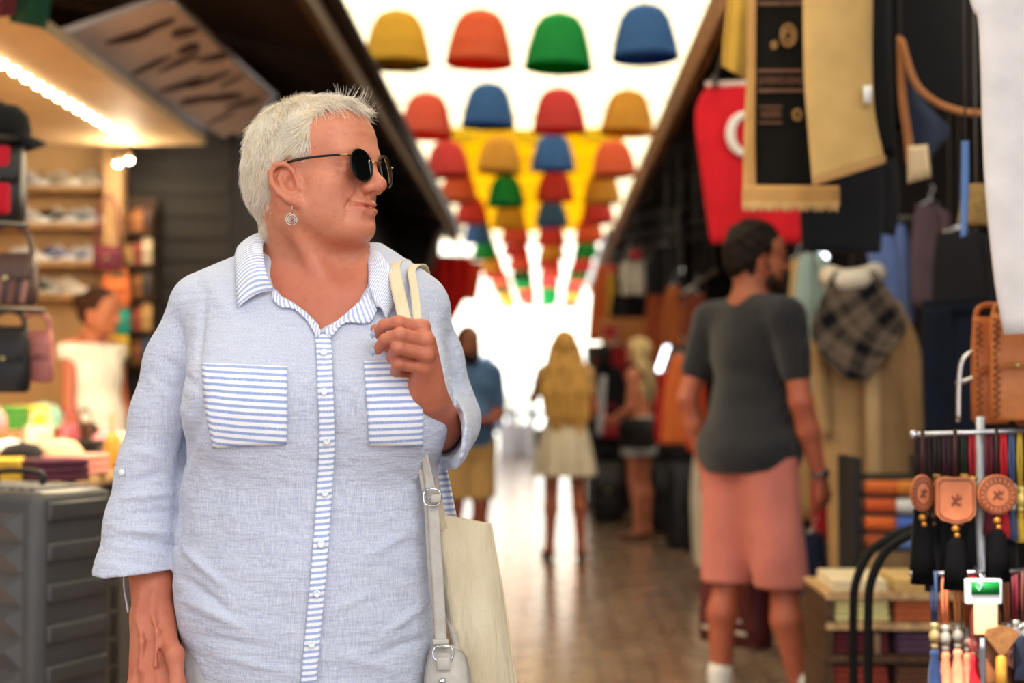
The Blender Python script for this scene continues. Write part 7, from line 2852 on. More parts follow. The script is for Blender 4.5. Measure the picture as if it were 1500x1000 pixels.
# garments behind and beside the coat
garment_thing('shirt', 'light mint shirt hanging between the dark-haired man and the camel coat', 'shirt', 6.6, [('shirt_body', [(1172, 372), (1164, 420), (1160, 500), (1162, 585)], [(1206, 372), (1214, 420), (1214, 500), (1212, 590)], 0.0), ('sleeve', [(1196, 376), (1206, 440), (1206, 500)], [(1214, 380), (1220, 440), (1220, 505)], -0.06)], cloth('#a8c4c2'), ratio=0.3, hanger=(1175, 1204, 366))
garment_thing('dress', 'sand coloured dress hanging behind the arm of the dark-haired man', 'dress', 6.9, [('dress_body', [(1160, 380), (1152, 480), (1150, 600), (1156, 760)], [(1178, 380), (1182, 480), (1196, 600), (1200, 760)], 0.0)], cloth('#cfae78'), ratio=0.3, hanger=(1158, 1180, 372))
garment_thing('jacket', 'light blue denim jacket hanging above the camel coat', 'jacket', 6.5, [('jacket_body', [(1276, 318), (1270, 370), (1286, 420), (1296, 468)], [(1310, 316), (1330, 370), (1334, 420), (1330, 470)], 0.0), ('sleeve', [(1306, 326), (1318, 390), (1322, 470)], [(1326, 330), (1340, 390), (1338, 474)], -0.05)], cloth('#6d86c4'), ratio=0.3, hanger=(1280, 1320, 312))
garment_thing('shirt', 'mauve grey shirt hanging next to the denim jacket', 'shirt', 6.3, [('shirt_body', [(1342, 300), (1334, 360), (1336, 450)], [(1378, 300), (1388, 360), (1386, 452)], 0.0), ('sleeve', [(1374, 306), (1382, 380), (1380, 430)], [(1392, 310), (1400, 380), (1396, 430)], -0.04)], cloth('#5c4a52'), ratio=0.3, hanger=(1346, 1380, 292))
garment_thing('trousers', 'dark navy jeans hanging beside the camel coat sleeve', 'trousers', 5.6, [('trouser_leg', [(1352, 452), (1350, 540), (1354, 650)], [(1394, 450), (1392, 540), (1390, 650)], 0.0), ('trouser_leg', [(1390, 450), (1390, 540), (1392, 640)], [(1430, 452), (1430, 540), (1428, 640)], 0.03), ('waistband', [(1350, 440), (1350, 456)], [(1432, 438), (1432, 456)], 0.015)], cloth('#171d2c'), ratio=0.25, hanger=(1370, 1412, 434))
garment_thing('jacket', 'black jacket hanging above the dark navy jeans', 'jacket', 5.2, [('jacket_body', [(1372, 340), (1366, 390), (1364, 446)], [(1436, 340), (1446, 390), (1450, 440)], 0.0), ('sleeve', [(1436, 345), (1444, 400), (1448, 450)], [(1462, 350), (1470, 400), (1474, 450)], -0.02)], cloth('#1b1a1d'), ratio=0.25, hanger=(1380, 1430, 332))
garment_thing('dress', 'crimson dress showing between the coat and the folded scarves', 'dress', 6.8, [('dress_body', [(1190, 640), (1188, 720), (1190, 790)], [(1214, 640), (1216, 720), (1216, 790)], 0.0)], cloth('#b32435'), ratio=0.3, hanger=(1194, 1212, 634))
garment_thing('skirt', 'indigo skirt hanging low behind the legs of the dark-haired man', 'skirt', 6.4, [('skirt_body', [(1176, 780), (1170, 820), (1168, 870)], [(1206, 780), (1212, 820), (1214, 870)], 0.0)], cloth('#232b48'), ratio=0.4, hanger=(1180, 1204, 774))
b = MB()
b.tube([(0.9, 6.55, 2.02), (2.4, 6.55, 2.02)], 0.014, 8)
b.tube([(2.38, 6.55, 0), (2.38, 6.55, 2.02)], 0.014, 8)
b.tube([(1.02, 6.75, 0), (1.02, 6.75, 2.02), (1.02, 6.55, 2.02)], 0.014, 8)
tag(b.build('clothes_rack', metal('#8b8680', 0.35)), 'metal clothes rack behind the camel coat', 'rack')

# rolled and folded scarves beside the coat
stand = thing('scarf_rack', 'dark slatted rack holding the rolled orange scarves', 'rack', (W(1300, 800, 5.05)[0], 5.05, 0))
for sx in (-0.12, 0.14):
    MB().box((sx, 0.05, 0.50), (0.03, 0.26, 1.0)).build('side_panel', M('#1d1815', 0.6), stand, False)
base_z = W(1300, 800, 5.05)[2]
for i in range(5):
    MB().box((0.01, 0.05, base_z + i * 0.062 - 0.006), (0.26, 0.26, 0.008)).build('shelf', M('#1d1815', 0.6), stand, False)
for i, (cw, col) in enumerate((('rust', '#a5502c'), ('tangerine', '#d9682f'), ('terracotta', '#c9592f'), ('pumpkin', '#d06a34'))):
    rolled_cloth('%s rolled scarf on the %s shelf of the dark scarf rack' % (cw, ('lowest', 'second', 'third', 'top')[i]), col, (W(1288, 800, 5.05)[0], 4.98, base_z + i * 0.062), 0.13, 0.026, 0.1, 'rolled scarves in the dark rack')
for i, (cw, col, z) in enumerate((('sky blue', '#6f8fd0', 0), ('cobalt blue', '#4a68b8', 1), ('pearl white', '#d9d6d0', 2), ('amber', '#c9792f', 3))):
    rolled_cloth('%s rolled scarf stacked beside the orange ones in the dark scarf rack' % cw, col, (W(1322, 800, 5.05)[0], 4.96, base_z + z * 0.062), 0.085, 0.026, 0.0, 'rolled scarves in the dark rack')
# low shelf unit with folded textiles
su = thing('shelf_unit', 'low wooden shelf unit with folded textiles beside the black tube rail', 'shelf', (W(1295, 900, 4.35)[0], 4.40, 0))
zs = [W(1290, Y, 4.3)[2] for Y in (862, 905, 952, 1000, 1060)]
for i, z in enumerate(zs):
    MB().box((0, 0, z - 0.012), (0.40, 0.36, 0.02)).build('shelf', PALEW if i < 2 else BROWNW, su, False)
for sx in (-0.19, 0.19):
    MB().box((sx, 0, zs[0] / 2), (0.025, 0.34, zs[0] - 0.03)).build('side_panel', BROWNW, su, False)
MB().box((0, 0.16, zs[0] / 2), (0.36, 0.02, zs[0] - 0.05)).build('back_panel', M('#2a1d15', 0.7), su, False)
FC = [('cream', '#dccba6'), ('wheat', '#c9a86a'), ('pale yellow', '#d9cf8e'), ('burnt orange', '#b8623a'), ('wine red', '#5c2028'), ('heather purple', '#5a3e52'), ('brick', '#8e3a2c'), ('brown striped', '#6a4430'), ('charcoal', '#2a2628'), ('copper', '#a0583a'), ('tan', '#a8865a'), ('maroon', '#47181c')]
k = 0
for i in range(5):
    for j in range(2 if i else 2):
        cw, col = FC[k % len(FC)]
        folded_cloth('%s folded textile on the %s of the low shelf unit' % (cw, ('top board', 'first shelf', 'second shelf', 'third shelf', 'bottom shelf')[i]), col, (su.location.x - 0.092 + 0.184 * j, 4.38, zs[i] - 0.0015), 0.165, 0.28, 0.060 if i else 0.035, 0.02 * (k % 3 - 1), 'folded textiles on the low shelf unit', stripes=('#8a7358' if k % 3 == 1 else None))
        k += 1

# black bent-tube rail
b = MB()
pts = lambda dx, d: catmull([np.array((W(1250 + dx, 1000, d)[0], d, 0.0)), W(1250 + dx, 1000, d), W(1250 + dx, 900, d), W(1254 + dx, 852, d), W(1275 + dx, 808, d), W(1310 + dx, 784, d), W(1345 + dx, 770, d)], 8)
rt = thing('tube_rail', 'pair of black bent metal tubes curving towards the charm rack', 'rail', (W(1262, 1000, 3.4)[0], 3.4, 0))
for dx, d in ((0, 3.52), (22, 3.36)):
    b = MB()
    b.tube(pts(dx, d) - np.array(rt.location), 0.0105, 10)
    b.build('tube', M('#0c0c0d', 0.6, 0.1, 10, 0, 0, 0.2), rt)

# tan leather pouches on a ring
YP = 3.2
ring = thing('ring_hanger', 'chrome ring hanger carrying the tan leather pouches', 'hanger', W(1424, 545, YP))
o0 = np.array(ring.location)
b = MB()
b.tube(catmull([W(1404, 618, YP) - o0, W(1405, 560, YP) - o0, W(1410, 528, YP) - o0, W(1426, 514, YP) - o0, W(1445, 512, YP) - o0, W(1480, 508, YP) - o0, W(1530, 505, YP) - o0], 6), 0.0055, 8)
b.build('ring', metal('#c9c2bc', 0.22), ring)
b = MB()
b.tube([W(1400, 562, YP) - o0, W(1440, 548, YP) - o0, W(1530, 545, YP) - o0], 0.0055, 8)
b.build('cross_bar', metal('#c9c2bc', 0.22), ring)
for i, (X, Y, w, h, dy, lab) in enumerate(((1452, 620, 0.085, 0.235, 0.0, 'tan leather pouch with woven edge, first on the chrome ring hanger'), (1484, 616, 0.105, 0.235, -0.03, 'broad tan leather pouch in front on the chrome ring hanger'), (1516, 624, 0.085, 0.235, 0.02, 'brown leather pouch cut by the picture edge on the chrome ring hanger'))):
    p = W(X, Y, YP + dy)
    rb = rounded_bag(lab, ('#bd6a35', '#cf7d45', '#a45a2e')[i], p, w, h, 0.05, 0.0, 'tan pouches on the chrome ring', 0.03, 'leather_pouch')
    b = MB()
    for k in range(14):
        z = h * (0.03 + 0.066 * k)
        b.tube([(-w / 2 * 0.98, -0.03, z), (-w / 2 * 0.98 + 0.014, -0.032, z + 0.009), (-w / 2 * 0.98, -0.03, z + 0.016)], 0.003, 5)
    b.build('woven_edge', leather('#8a4722'), rb)

# charm rack: bar, white pole, leather medallions, tassels
YC = 2.9
cr = thing('charm_rack', 'white metal stand with bar carrying charms and tassels', 'rack', (W(1436, 700, YC)[0], YC + 0.03, 0))
o0 = np.array(cr.location)
wm_ = metal('#cfd0d6', 0.3)
b = MB()
b.tube([(0, 0, 0), W(1436, 610, YC + 0.03) - o0], 0.0085, 10)
b.build('pole', M('#c7ccd4', 0.3, 0.05, 10, 0, 0.2, 0.5), cr)
for Y in (633, 838):
    b = MB()
    b.tube([W(1338, Y + 3, YC) - o0, W(1540, Y - 4, YC) - o0], 0.005, 8)
    b.tube([W(1436, Y - 1, YC) - o0, W(1436, Y - 1, YC + 0.03) - o0], 0.005, 8)
    b.ball(W(1338, Y + 3, YC) - o0, 0.009, 8)
    b.build('bar', wm_, cr)
b = MB()
b.lathe([(0.15, 0.0), (0.15, 0.012), (0.02, 0.02), (0.0001, 0.02)], n=24)
b.build('foot', wm_, cr)


def medallion(label, kind, X, Y, w, h, y, top, tassel_to, grp):
    p = W(X, top, y)
    root = thing('leather_medallion', label, 'ornament', p, 0.0, grp)
    c = W(X, Y, y) - p
    s = y / FPX
    lm = leather('#c9744a')
    rel = leather('#7c3d24')
    b = MB()
    if kind == 'round':
        prof = [(0.0001, -0.008), (0.85, -0.008), (1.0, -0.005), (1.0, 0.005), (0.0001, 0.005)]
        t_ = MB()
        t_.lathe([(r if r < 0.01 else r, z) for r, z in prof], n=36)
        b.add([c + np.array((v[0] * w * s / 2, v[2], v[1] * h * s / 2)) for v in t_.v], t_.f)
        b.build('leather_disc', lm, root)
        b = MB()
        for f in (0.88, 0.60):
            b.tube(ring_pts(c + (0, -0.008, 0), np.array((1, 0, 0)), np.array((0, 0, 1)), w * s / 2 * f, h * s / 2 * f, 32), 0.0016, 6, 0.6, (0, 1, 0), False)
        for i in range(20):
            a = i * math.pi / 10
            q = c + np.array((w * s / 2 * 0.74 * math.cos(a), -0.0085, h * s / 2 * 0.74 * math.sin(a)))
            b.ball(q, 0.0026, 5, (w / h, 0.5, 1.3))
    else:
        hw, hh = w * s / 2, h * s / 2
        poly = [(-hw, hh * 0.80), (-hw * 0.8, hh), (hw * 0.8, hh), (hw, hh * 0.80), (hw, -hh * 0.62), (hw * 0.72, -hh * 0.88), (0, -hh * 1.05), (-hw * 0.72, -hh * 0.88), (-hw, -hh * 0.62)]
        b.prism([(c[0] + a, c[2] + z) for a, z in poly], c[1] - 0.007, c[1] + 0.006)
        b.build('leather_plate', lm, root, False)
        b = MB()
        pl_ = [c + np.array((a * 0.88, -0.008, z * 0.88)) for a, z in poly]
        b.tube(pl_ + [pl_[0]], 0.0012, 6)
    # tooled leaf motif
    for i, (dx, dz, ln, an) in enumerate(((-0.16, 0.0, 0.34, 1.9), (-0.02, 0.10, 0.34, 1.2), (0.14, 0.12, 0.26, 0.5), (0.10, -0.10, 0.30, -0.5), (-0.10, -0.16, 0.26, -2.4))):
        q = c + np.array((dx * w * s / 2, -0.0085, dz * h * s / 2))
        e = np.array((math.cos(an) * w, 0, math.sin(an) * h)) * s / 2 * ln
        b.tube(catmull([q - e * 0.5, q + np.array((e[2], 0, -e[0])) * 0.25, q + e * 0.6], 5), [0.0010, 0.0030, 0.0012], 6, 0.5, (0, 1, 0))
    b.build('tooled_motif', rel, root)
    b = MB()
    b.tube([(0, 0, 0.006), c + (0, 0, h * s / 2)], 0.004, 6, 0.5, (0, 1, 0))
    b.build('hanging_strap', leather('#3c1a18'), root)
    b = MB()
    z = c[2] - h * s / 2 - 0.012
    b.ball((c[0], c[1], z), 0.008, 8)
    b.ball((c[0] + 0.003, c[1], z - 0.013), 0.006, 8)
    b.build('beads', M('#b87a2c', 0.3, 0.2, 30, 0, 0.4), root)
    b = MB()
    zl = W(X, tassel_to, y)[2] - p[2]
    rings = []
    for t_, f in ((0, 0.35), (0.1, 0.8), (0.5, 1.0), (1, 1.15)):
        rings.append([(c[0] + 0.020 * f * (1 + 0.1 * (k % 2)) * math.cos(k * math.pi / 12), c[1] + 0.014 * f * math.sin(k * math.pi / 12), z - 0.018 + (zl - z) * t_) for k in range(24)])
    b.loft(rings)
    b.build('tassel', M('#060507', 0.9, 0.2, 60, 0.4, 0, 0.1), root)
    return root


medallion('oval tan leather medallion turned aside at the free end of the charm bar', 'round', 1351, 722, 34, 54, YC - 0.005, 634, 842, None)
medallion('square shield-shaped tan leather medallion with leaf motif on the charm bar', 'plate', 1399, 732, 56, 66, YC - 0.03, 632, 850, None)
medallion('round tan leather medallion with ring of dots beside the white pole', 'round', 1460, 724, 58, 58, YC - 0.035, 631, 838, None)
# charms on the upper bar
UP = [(1372, 'black', '#1c1719', '#8a6a32', None, 0.085), (1385, 'dark plum', '#3a1c28', '#a8884a', None, 0.09), (1412, 'dark green', '#1f2a22', '#b8923e', None, 0.085), (1424, 'scarlet and gold', '#a8242c', '#c9a24a', None, 0.09),
      (1448, 'maroon', '#6a1c2a', '#8a6a62', '#6d2233', 0.095), (1470, 'bright red', '#c41e28', '#b06a6a', '#b51f2b', 0.10), (1482, 'steel blue', '#4a5a7c', '#b8bec9', '#3c4a68', 0.105), (1494, 'yellow', '#c9a83a', '#d9c060', '#c4a030', 0.11), (1506, 'dark red', '#7a1c24', '#b08a8a', '#7a1c24', 0.10)]
for X, cw, a_, b_, c_, dr in UP:
    tassel_charm('%s corded charm with beads on the upper bar of the charm stand' % cw, a_, b_, c_, W(X, 633, YC + 0.012), dr, 0.06, 0.011, 'corded charms on the upper bar')
LOW = [(1368, 'navy', '#2a3a5c', '#9a8458', '#22345c', 0.10), (1384, 'coral', '#d9774e', '#958c82', '#dd7f5c', 0.105), (1402, 'peach', '#d98a4e', '#8d857b', '#e08a66', 0.10), (1415, 'apricot', '#c9682f', '#958c82', '#dc7c5a', 0.108), (1426, 'cherry red', '#b81c24', '#e07a70', '#c21624', 0.115), (1474, 'brown', '#8a4a2c', '#8a827c', '#5a3020', 0.10), (1486, 'wine', '#6a1a26', '#8f8780', '#3a1a22', 0.095), (1500, 'mahogany', '#5a2a20', '#857c74', '#4a2a1e', 0.10)]
for X, cw, a_, b_, c_, dr in LOW:
    tassel_charm('%s long tassel charm on the lower bar of the charm stand' % cw, a_, b_, c_, W(X, 839, YC - 0.012 + 0.012 * (X % 3)), dr, 0.13, 0.014, 'long tassel charms on the lower bar')
for i, X in enumerate((1344, 1358, 1366, 1380, 1390, 1406, 1418, 1452, 1464, 1476)):
    tassel_charm('long black tassel hanging from the upper bar behind the leather medallions', '#2a1216', '#5a3a28', '#070608', W(X, 634, YC + 0.035), 0.10 + 0.02 * (i % 3), 0.13, 0.016, 'black tassels behind the medallions')
# green and white price holder with card below
ph_ = thing('price_holder', 'white price holder with green panel at the foot of the white pole', 'sign', W(1440, 866, YC - 0.05))
o0 = np.array(ph_.location)
s = YC / FPX
b = MB()
b.box((0, 0, 0), (52 * s, 0.012, 36 * s), None, 0.004)
b.build('holder', M('#e4e6e6', 0.4), ph_)
b = MB()
b.box((0.002, -0.008, 6 * s), (40 * s, 0.004, 19 * s))
b.build('green_panel', M('#157a34', 0.4), ph_)
b = MB()
b.tube([(-12 * s, -0.011, 9 * s), (-8 * s, -0.011, 2 * s), (-3 * s, -0.011, 12 * s)], 0.0018, 6)
b.build('pale_mark', M('#7fc39a', 0.5), ph_)
b = MB()
b.tube([(0, 0.004, 18 * s), (0, 0.05, 30 * s)], 0.003, 6)
b.build('wire', wm_, ph_)
cd = thing('wallet', 'cream fronted maroon leather wallet hanging below the green price holder', 'wallet', W(1442, 906, YC - 0.045))
b = MB()
b.box((0, 0, 0), (40 * s, 0.012, 54 * s), None, 0.004)
b.build('leather_back', leather('#6a2a22'), cd)
b = MB()
b.box((0, -0.008, 2 * s), (33 * s, 0.006, 47 * s), None, 0.002)
b.build('cream_front', M('#d9bd8c', 0.6), cd)
for i, (X, Y, w, h, col, lab) in enumerate(((1452, 968, 16, 62, '#8a5530', 'brown leather key strap hanging under the cream wallet'), (1498, 962, 26, 66, '#14182a', 'dark navy key pouch hanging at the edge of the charm stand'))):
    r = thing('key_strap', lab, 'keychain', W(X, Y - h / 2, YC - 0.03))
    b = MB()
    b.box((0, 0, -h * s / 2), (w * s, 0.010, h * s), None, 0.004)
    b.build('leather_strip', leather(col), r)
    b = MB()
    b.tube(ring_pts(np.array((0, 0, 0.008)), np.array((1, 0, 0)), np.array((0, 0, 1)), 0.010, 0.010, 16), 0.0016, 6, 1, (0, 1, 0), False)
    b.build('ring', wm_, r)
fan = thing('leather_fob', 'fan-shaped woven brown fob with ochre tassel beside the cream wallet', 'keychain', W(1466, 930, YC - 0.055))
b = MB()
b.prism([(-24 * s, 0), (-20 * s, 9 * s), (0, 14 * s), (20 * s, 9 * s), (24 * s, 0), (4 * s, -26 * s), (-4 * s, -26 * s)], -0.006, 0.006)
b.build('woven_fan', M('#8a5a30', 0.7, 0.3, 80, 0.6), fan, False)
b = MB()
b.loft([[(r * (1 + 0.1 * (k % 2)) * math.cos(k * math.pi / 10), r * math.sin(k * math.pi / 10), z) for k in range(20)] for r, z in ((0.004, -26 * s), (0.009, -32 * s), (0.010, -50 * s), (0.013, -80 * s))])
b.build('tassel', M('#b8842e', 0.7, 0.2, 60, 0.4), fan)
b = MB()
b.tube([(0, 0, 13 * s), (0, 0.03, 90 * s)], 0.002, 5)
b.build('cord', leather('#5a3020'), fan)

# lamps under the east roof: fluorescent tubes, then added fill lights
for i, (X, Y, y, ln, lab) in enumerate(((972, 522, 13.0, 0.28, 'short white fluorescent lamp glowing beside the orange hangings'), (1205, 377, 7.2, 0.05, 'small white lamp glowing above the mint shirt'))):
    p = W(X, Y, y)
    r = thing('fluorescent_lamp' if i == 0 else 'bulb_lamp', lab, 'lamp', p, 0, None, (0, rad(20), 0))
    b = MB()
    if i == 0:
        b.tube([(0, 0, -ln / 2), (0, 0, ln / 2)], 0.022, 10)
    else:
        b.ball((0, 0, 0), 0.03, 8)
    b.build('glowing_tube' if i == 0 else 'bulb', glow('#eef4ff', 5, 'lamp_glow'), r)
    b = MB()
    th_ = rad(20)
    top_ = roof_z(p[0]) + 0.01 - p[2]
    b.tube([(0, 0, ln / 2), (0, 0, ln / 2 + 0.1), (-top_ * math.sin(th_), 0, top_ * math.cos(th_))], 0.005, 6)
    b.build('lamp_cord', M('#2a2a2a'), r)
area_light('stall_fill_light', (1.7, 4.4, 2.95), (1.5, 5.4, 1.0), 0.3, 1.6, 16, (1.0, 0.86, 0.68))  # added warm fill so the stall goods show, no lamp stands here
area_light('stall_fill_light', (1.9, 10.0, 2.95), (1.7, 10.5, 1.0), 0.3, 3.0, 26, (1.0, 0.84, 0.66))
# ------------------------------------------------------------------ farther stalls on the east side and the sunlit end of the alley
FAR = [  # name, label, cat, y, L, R, colour
    ('dress', 'orange dress hanging outermost at the far stalls', 'dress', 16.2, [(874, 388), (866, 430), (860, 500)], [(896, 390), (896, 430), (898, 500)], '#cf6a3c'),
    ('scarf', 'yellow scarf hanging in front of the far orange dress', 'scarf', 15.8, [(890, 400), (890, 430), (889, 464)], [(901, 400), (902, 430), (901, 466)], '#c9a43e'),
    ('dress', 'rust coloured dress hanging beyond the blond woman with the black bag', 'dress', 14.2, [(950, 430), (944, 480), (942, 560)], [(980, 430), (984, 480), (985, 560)], '#9c4a2c'),
    ('dress', 'burnt orange striped dress hanging beside the glowing lamp', 'dress', 10.2, [(984, 520), (972, 580), (968, 650)], [(1006, 520), (1010, 580), (1012, 650)], '#d8713c'),
    ('dress', 'vermilion dress hanging behind the shoulder of the dark-haired man', 'dress', 9.8, [(1006, 516), (1004, 580), (1006, 660)], [(1030, 516), (1034, 580), (1038, 660)], '#d0492c'),
    ('dress', 'deep red dress hanging low beside the striped orange one', 'dress', 10.8, [(968, 545), (958, 600), (960, 650)], [(984, 545), (988, 600), (986, 652)], '#a81f24'),
    ('dress', 'brown dress hanging in the dark above the vermilion dress', 'dress', 11.5, [(1006, 430), (1000, 470), (1000, 512)], [(1030, 430), (1034, 470), (1034, 512)], '#6a3222'),
    ('dress', 'dark orange dress hanging high beside a stall post', 'dress', 12.2, [(976, 420), (970, 460), (968, 506)], [(998, 420), (1002, 460), (1002, 506)], '#a0552c'),
    ('shirt', 'black shirt hanging high in the far stall', 'shirt', 13.2, [(960, 360), (952, 390), (950, 432)], [(992, 360), (998, 390), (998, 432)], '#17151a'),
    ('shirt', 'black blouse hanging beneath the pair of white shirts', 'shirt', 15.2, [(898, 430), (894, 450), (893, 470)], [(942, 430), (946, 450), (946, 470)], '#1b171a'),
    ('trousers', 'long white trousers hanging low behind the dark-haired man', 'trousers', 9.0, [(1018, 650), (1012, 720), (1014, 790), (1018, 830)], [(1046, 650), (1046, 720), (1044, 790), (1042, 828)], '#c9c2b2'),
    ('dress', 'dark red cloth dress hanging under the cardboard box', 'dress', 14.15, [(872, 508), (870, 540), (872, 575)], [(930, 508), (936, 540), (934, 575)], '#8e1a22'),
]
for nm, lab, cat, y, L, R, col in FAR:
    garment_thing(nm, lab, cat, y, [({'dress': 'dress_body', 'shirt': 'shirt_body', 'trousers': 'trouser_leg', 'scarf': 'scarf_cloth'}[nm], L, R, 0.0)], cloth(col), 'garments at the far stalls', 0.3, (L[0][0], R[0][0], L[0][1] - 6))
# pair of white shirts against the dark
for i, (x0, x1) in enumerate(((911, 926), (930, 944))):
    garment_thing('shirt', ('white shirt hanging in the far stall, next to the yellow scarf', 'white shirt hanging in the far stall, next to the black shirt')[i], 'shirt', 14.8, [('shirt_body', [(x0, 384), (x0 - 2, 405), (x0, 432)], [(x1, 384), (x1 + 2, 405), (x1, 432)], 0.0)], cloth('#d8d0c4'), 'white shirts in the far stall', 0.3, (x0, x1, 378))
for X, Y, y, r, col, lab in ((932, 374, 14.6, 0.07, '#b8303a', 'round red lantern hanging above the white shirts'), (896, 396, 16.0, 0.075, '#d93a30', 'round red lantern hanging above the yellow scarf')):
    p = W(X, Y, y)
    rr = thing('lantern', lab, 'lantern', p)
    b = MB()
    b.ball((0, 0, 0), r, 12, (1, 1, 0.85))
    b.build('lantern_ball', M(col, 0.6, 0.15, 20), rr)
    b = MB()
    b.tube([(0, 0, r * 0.8), (max(p[0], 0.88) - p[0], 0, roof_z(p[0]) + 0.01 - p[2])], 0.004, 5)
    b.build('cord', M('#2a2220'), rr)
# rails for the far garments
for i, (x, y0, y1, z) in enumerate(((1.15, 9.6, 12.5, 2.02), (1.05, 13.0, 16.8, 2.55))):
    b = MB()
    b.tube([(x, y0, z), (x, y1, z)], 0.014, 8)
    for y in (y0 + 0.1, y1 - 0.1):
        b.tube([(x, y, z), (x, y, 3.12)], 0.008, 6)
    tag(b.build('garment_rail', metal('#55504a', 0.4)), ('metal garment rail carrying the orange and red dresses', 'metal garment rail carrying the far white shirts')[i], 'rail')
# cardboard box and counter
p0, p1 = W(882, 505, 14.4), W(946, 466, 14.4)
bx = thing('cardboard_box', 'brown cardboard box on the counter of the far stall', 'box', ((p0[0] + p1[0]) / 2, 14.5, p0[2]))
MB().box((0, 0, (p1[2] - p0[2]) / 2), (p1[0] - p0[0], 0.3, p1[2] - p0[2]), None, 0.01).build('carton', M('#b5733f', 0.8, 0.08, 6), bx)
MB().box((-0.14, -0.152, 0.13), (0.14, 0.006, 0.12)).build('red_label', M('#a81c26', 0.6), bx, False)
ct = thing('counter', 'dark counter under the cardboard box in the far stall', 'counter', (bx.location.x, 14.65, 0))
MB().box((0, 0, p0[2] / 2), (0.75, 0.7, p0[2] - 0.002), None, 0.01).build('counter_body', M('#2a1714', 0.6), ct)
MB().box((0, -0.36, p0[2] * 0.62), (0.62, 0.02, p0[2] * 0.45)).build('red_front_panel', M('#8e1a20', 0.6), ct, False)
# luggage and bags on the floor
for i, (X, Y, y, w, h, col, lab) in enumerate(((890, 700, 13.2, 0.30, 0.55, '#141318', 'black travel bag standing between the two blond women'), (978, 745, 12.2, 0.34, 0.60, '#17171c', 'black travel bag on the ground beyond the blond woman with the black bag'), (1005, 760, 11.0, 0.30, 0.66, '#1a1c26', 'blue black trolley bag on the ground below the orange dresses'))):
    p = G(X, Y)
    p = W(X, Y, y)
    rounded_bag(lab, col, (p[0], y, 0.0), w, h, 0.22, 0.2 * i, None, 0.12, 'travel_bag')
# black coat with pale scarf on a stand between the two women
garment_thing('coat', 'black coat on a stand between the two blond women', 'coat', 13.4, [('coat_body', [(872, 530), (866, 580), (866, 650), (868, 695)], [(898, 530), (906, 580), (908, 650), (908, 700)], 0.0), ('sleeve', [(898, 536), (906, 590), (906, 630)], [(912, 540), (918, 590), (916, 632)], -0.05)], cloth('#16151b'), None, 0.35)
hang_cloth('scarf', 'pale grey scarf hanging down the front of the black coat', 'scarf', [(880, 550), (876, 590), (874, 636)], [(888, 550), (886, 590), (882, 640)], 13.335, cloth('#c4c8d4'), 0.01, 1, 0.006)
rb_ = rounded_bag('small red bag hanging beside the black coat', '#a82430', W(896, 640, 13.1), 0.16, 0.20, 0.08, 0, None, 0.10)
roof_cord(W(896, 640, 13.1) + np.array((0, 0, 0.29)), rb_, np.array(rb_.location))
b = MB()
b.ball((0, 0, 0), 0.085, 12, (1, 0.9, 1.1))
cb_ = MB()
p_ = W(884, 534, 13.4)
cs_ = [o for o in COL.objects if o.get('label') == 'black coat on a stand between the two blond women'][0]
cb_.tube([p_ - np.array(cs_.location), np.array((p_[0], 13.4, 0.0)) - np.array(cs_.location)], 0.02, 8)
cb_.build('stand', metal('#5a5450', 0.4), cs_)
hb = b.build('hat_form', M('#1a1616', 0.7))
hb.location = tuple(W(884, 518, 13.4))
tag(hb, 'black round hat on top of the black coat stand', 'hat')

# red drape at the end of the west roof
hang_cloth('drape', 'red drape hanging from the end of the dark west roof', 'drape', [(632, 376), (634, 420), (630, 500)], [(690, 378), (688, 420), (664, 470)], 17.25, cloth('#c8201f'), 0.05, 3, 0.01)
hang_cloth('drape', 'orange red drape beyond the red one at the alley mouth', 'drape', [(668, 380), (670, 405), (668, 440)], [(706, 384), (704, 405), (698, 440)], 17.40, cloth('#d94a26'), 0.03, 2, 0.01)
b = MB()
z_ = W(660, 376, 17.3)[2]
b.tube([(W(628, 376, 17.25)[0], 17.27, z_), (W(706, 380, 17.4)[0], 17.36, z_ - 0.02)], 0.03, 8)
for x in (-1.35, -1.0):
    b.tube([(x, 17.3, z_), (x - 0.12 if x > -1.11 else x, 17.3, 3.16)], 0.012, 6)
tag(b.build('drape_rod', metal('#6a6058', 0.4)), 'metal rod carrying the two red drapes at the end of the west roof', 'rod')
# sunlit street: pale facade, parked van, planter, barrier
wall('wall_street_facade', (0, 62, 4.5), (60, 0.4, 9), M('#efe9dc', 0.8, 0.05, 1))


def van():
    r = thing('van', 'white delivery van parked across the bright street', 'van', (-0.75, 34, 0), 0)
    wp = M('#f3f3f1', 0.3, 0.03, 3)
    b = MB()
    sec = [(-2.4, 0.45), (-2.4, 1.15), (-2.25, 1.3), (-1.75, 1.42), (-1.15, 2.0), (-0.9, 2.08), (2.3, 2.1), (2.42, 1.95), (2.45, 0.45)]
    b.prism(sec, -0.9, 0.9)
    b.build('body_shell', wp, r, False)
    gl = M('#4b5a70', 0.1, 0.1, 2, 0, 0, 0.8)
    b = MB()
    b.prism([(-1.62, 1.42), (-1.12, 1.92), (-0.45, 1.95), (-0.45, 1.42)], -0.92, -0.90)
    b.build('side_window', gl, r, False)
    for x in (-1.6, 1.6):
        for y in (-0.82, 0.82):
            b = MB()
            b.lathe([(0.0001, -0.1), (0.30, -0.1), (0.34, -0.06), (0.34, 0.06), (0.30, 0.1), (0.0001, 0.1)], (x, y, 0.34), 22, 'y')
            b.build('wheel', M('#1a1a1c', 0.6), r)
    b = MB()
    b.box((0, -0.91, 0.62), (3.6, 0.03, 0.10))
    b.build('side_trim', M('#7d8796', 0.4), r, False)
    b = MB()
    b.box((-2.42, 0, 0.55), (0.12, 1.7, 0.22), None, 0.04)
    b.build('bumper', M('#6a7078', 0.5), r)
    return r


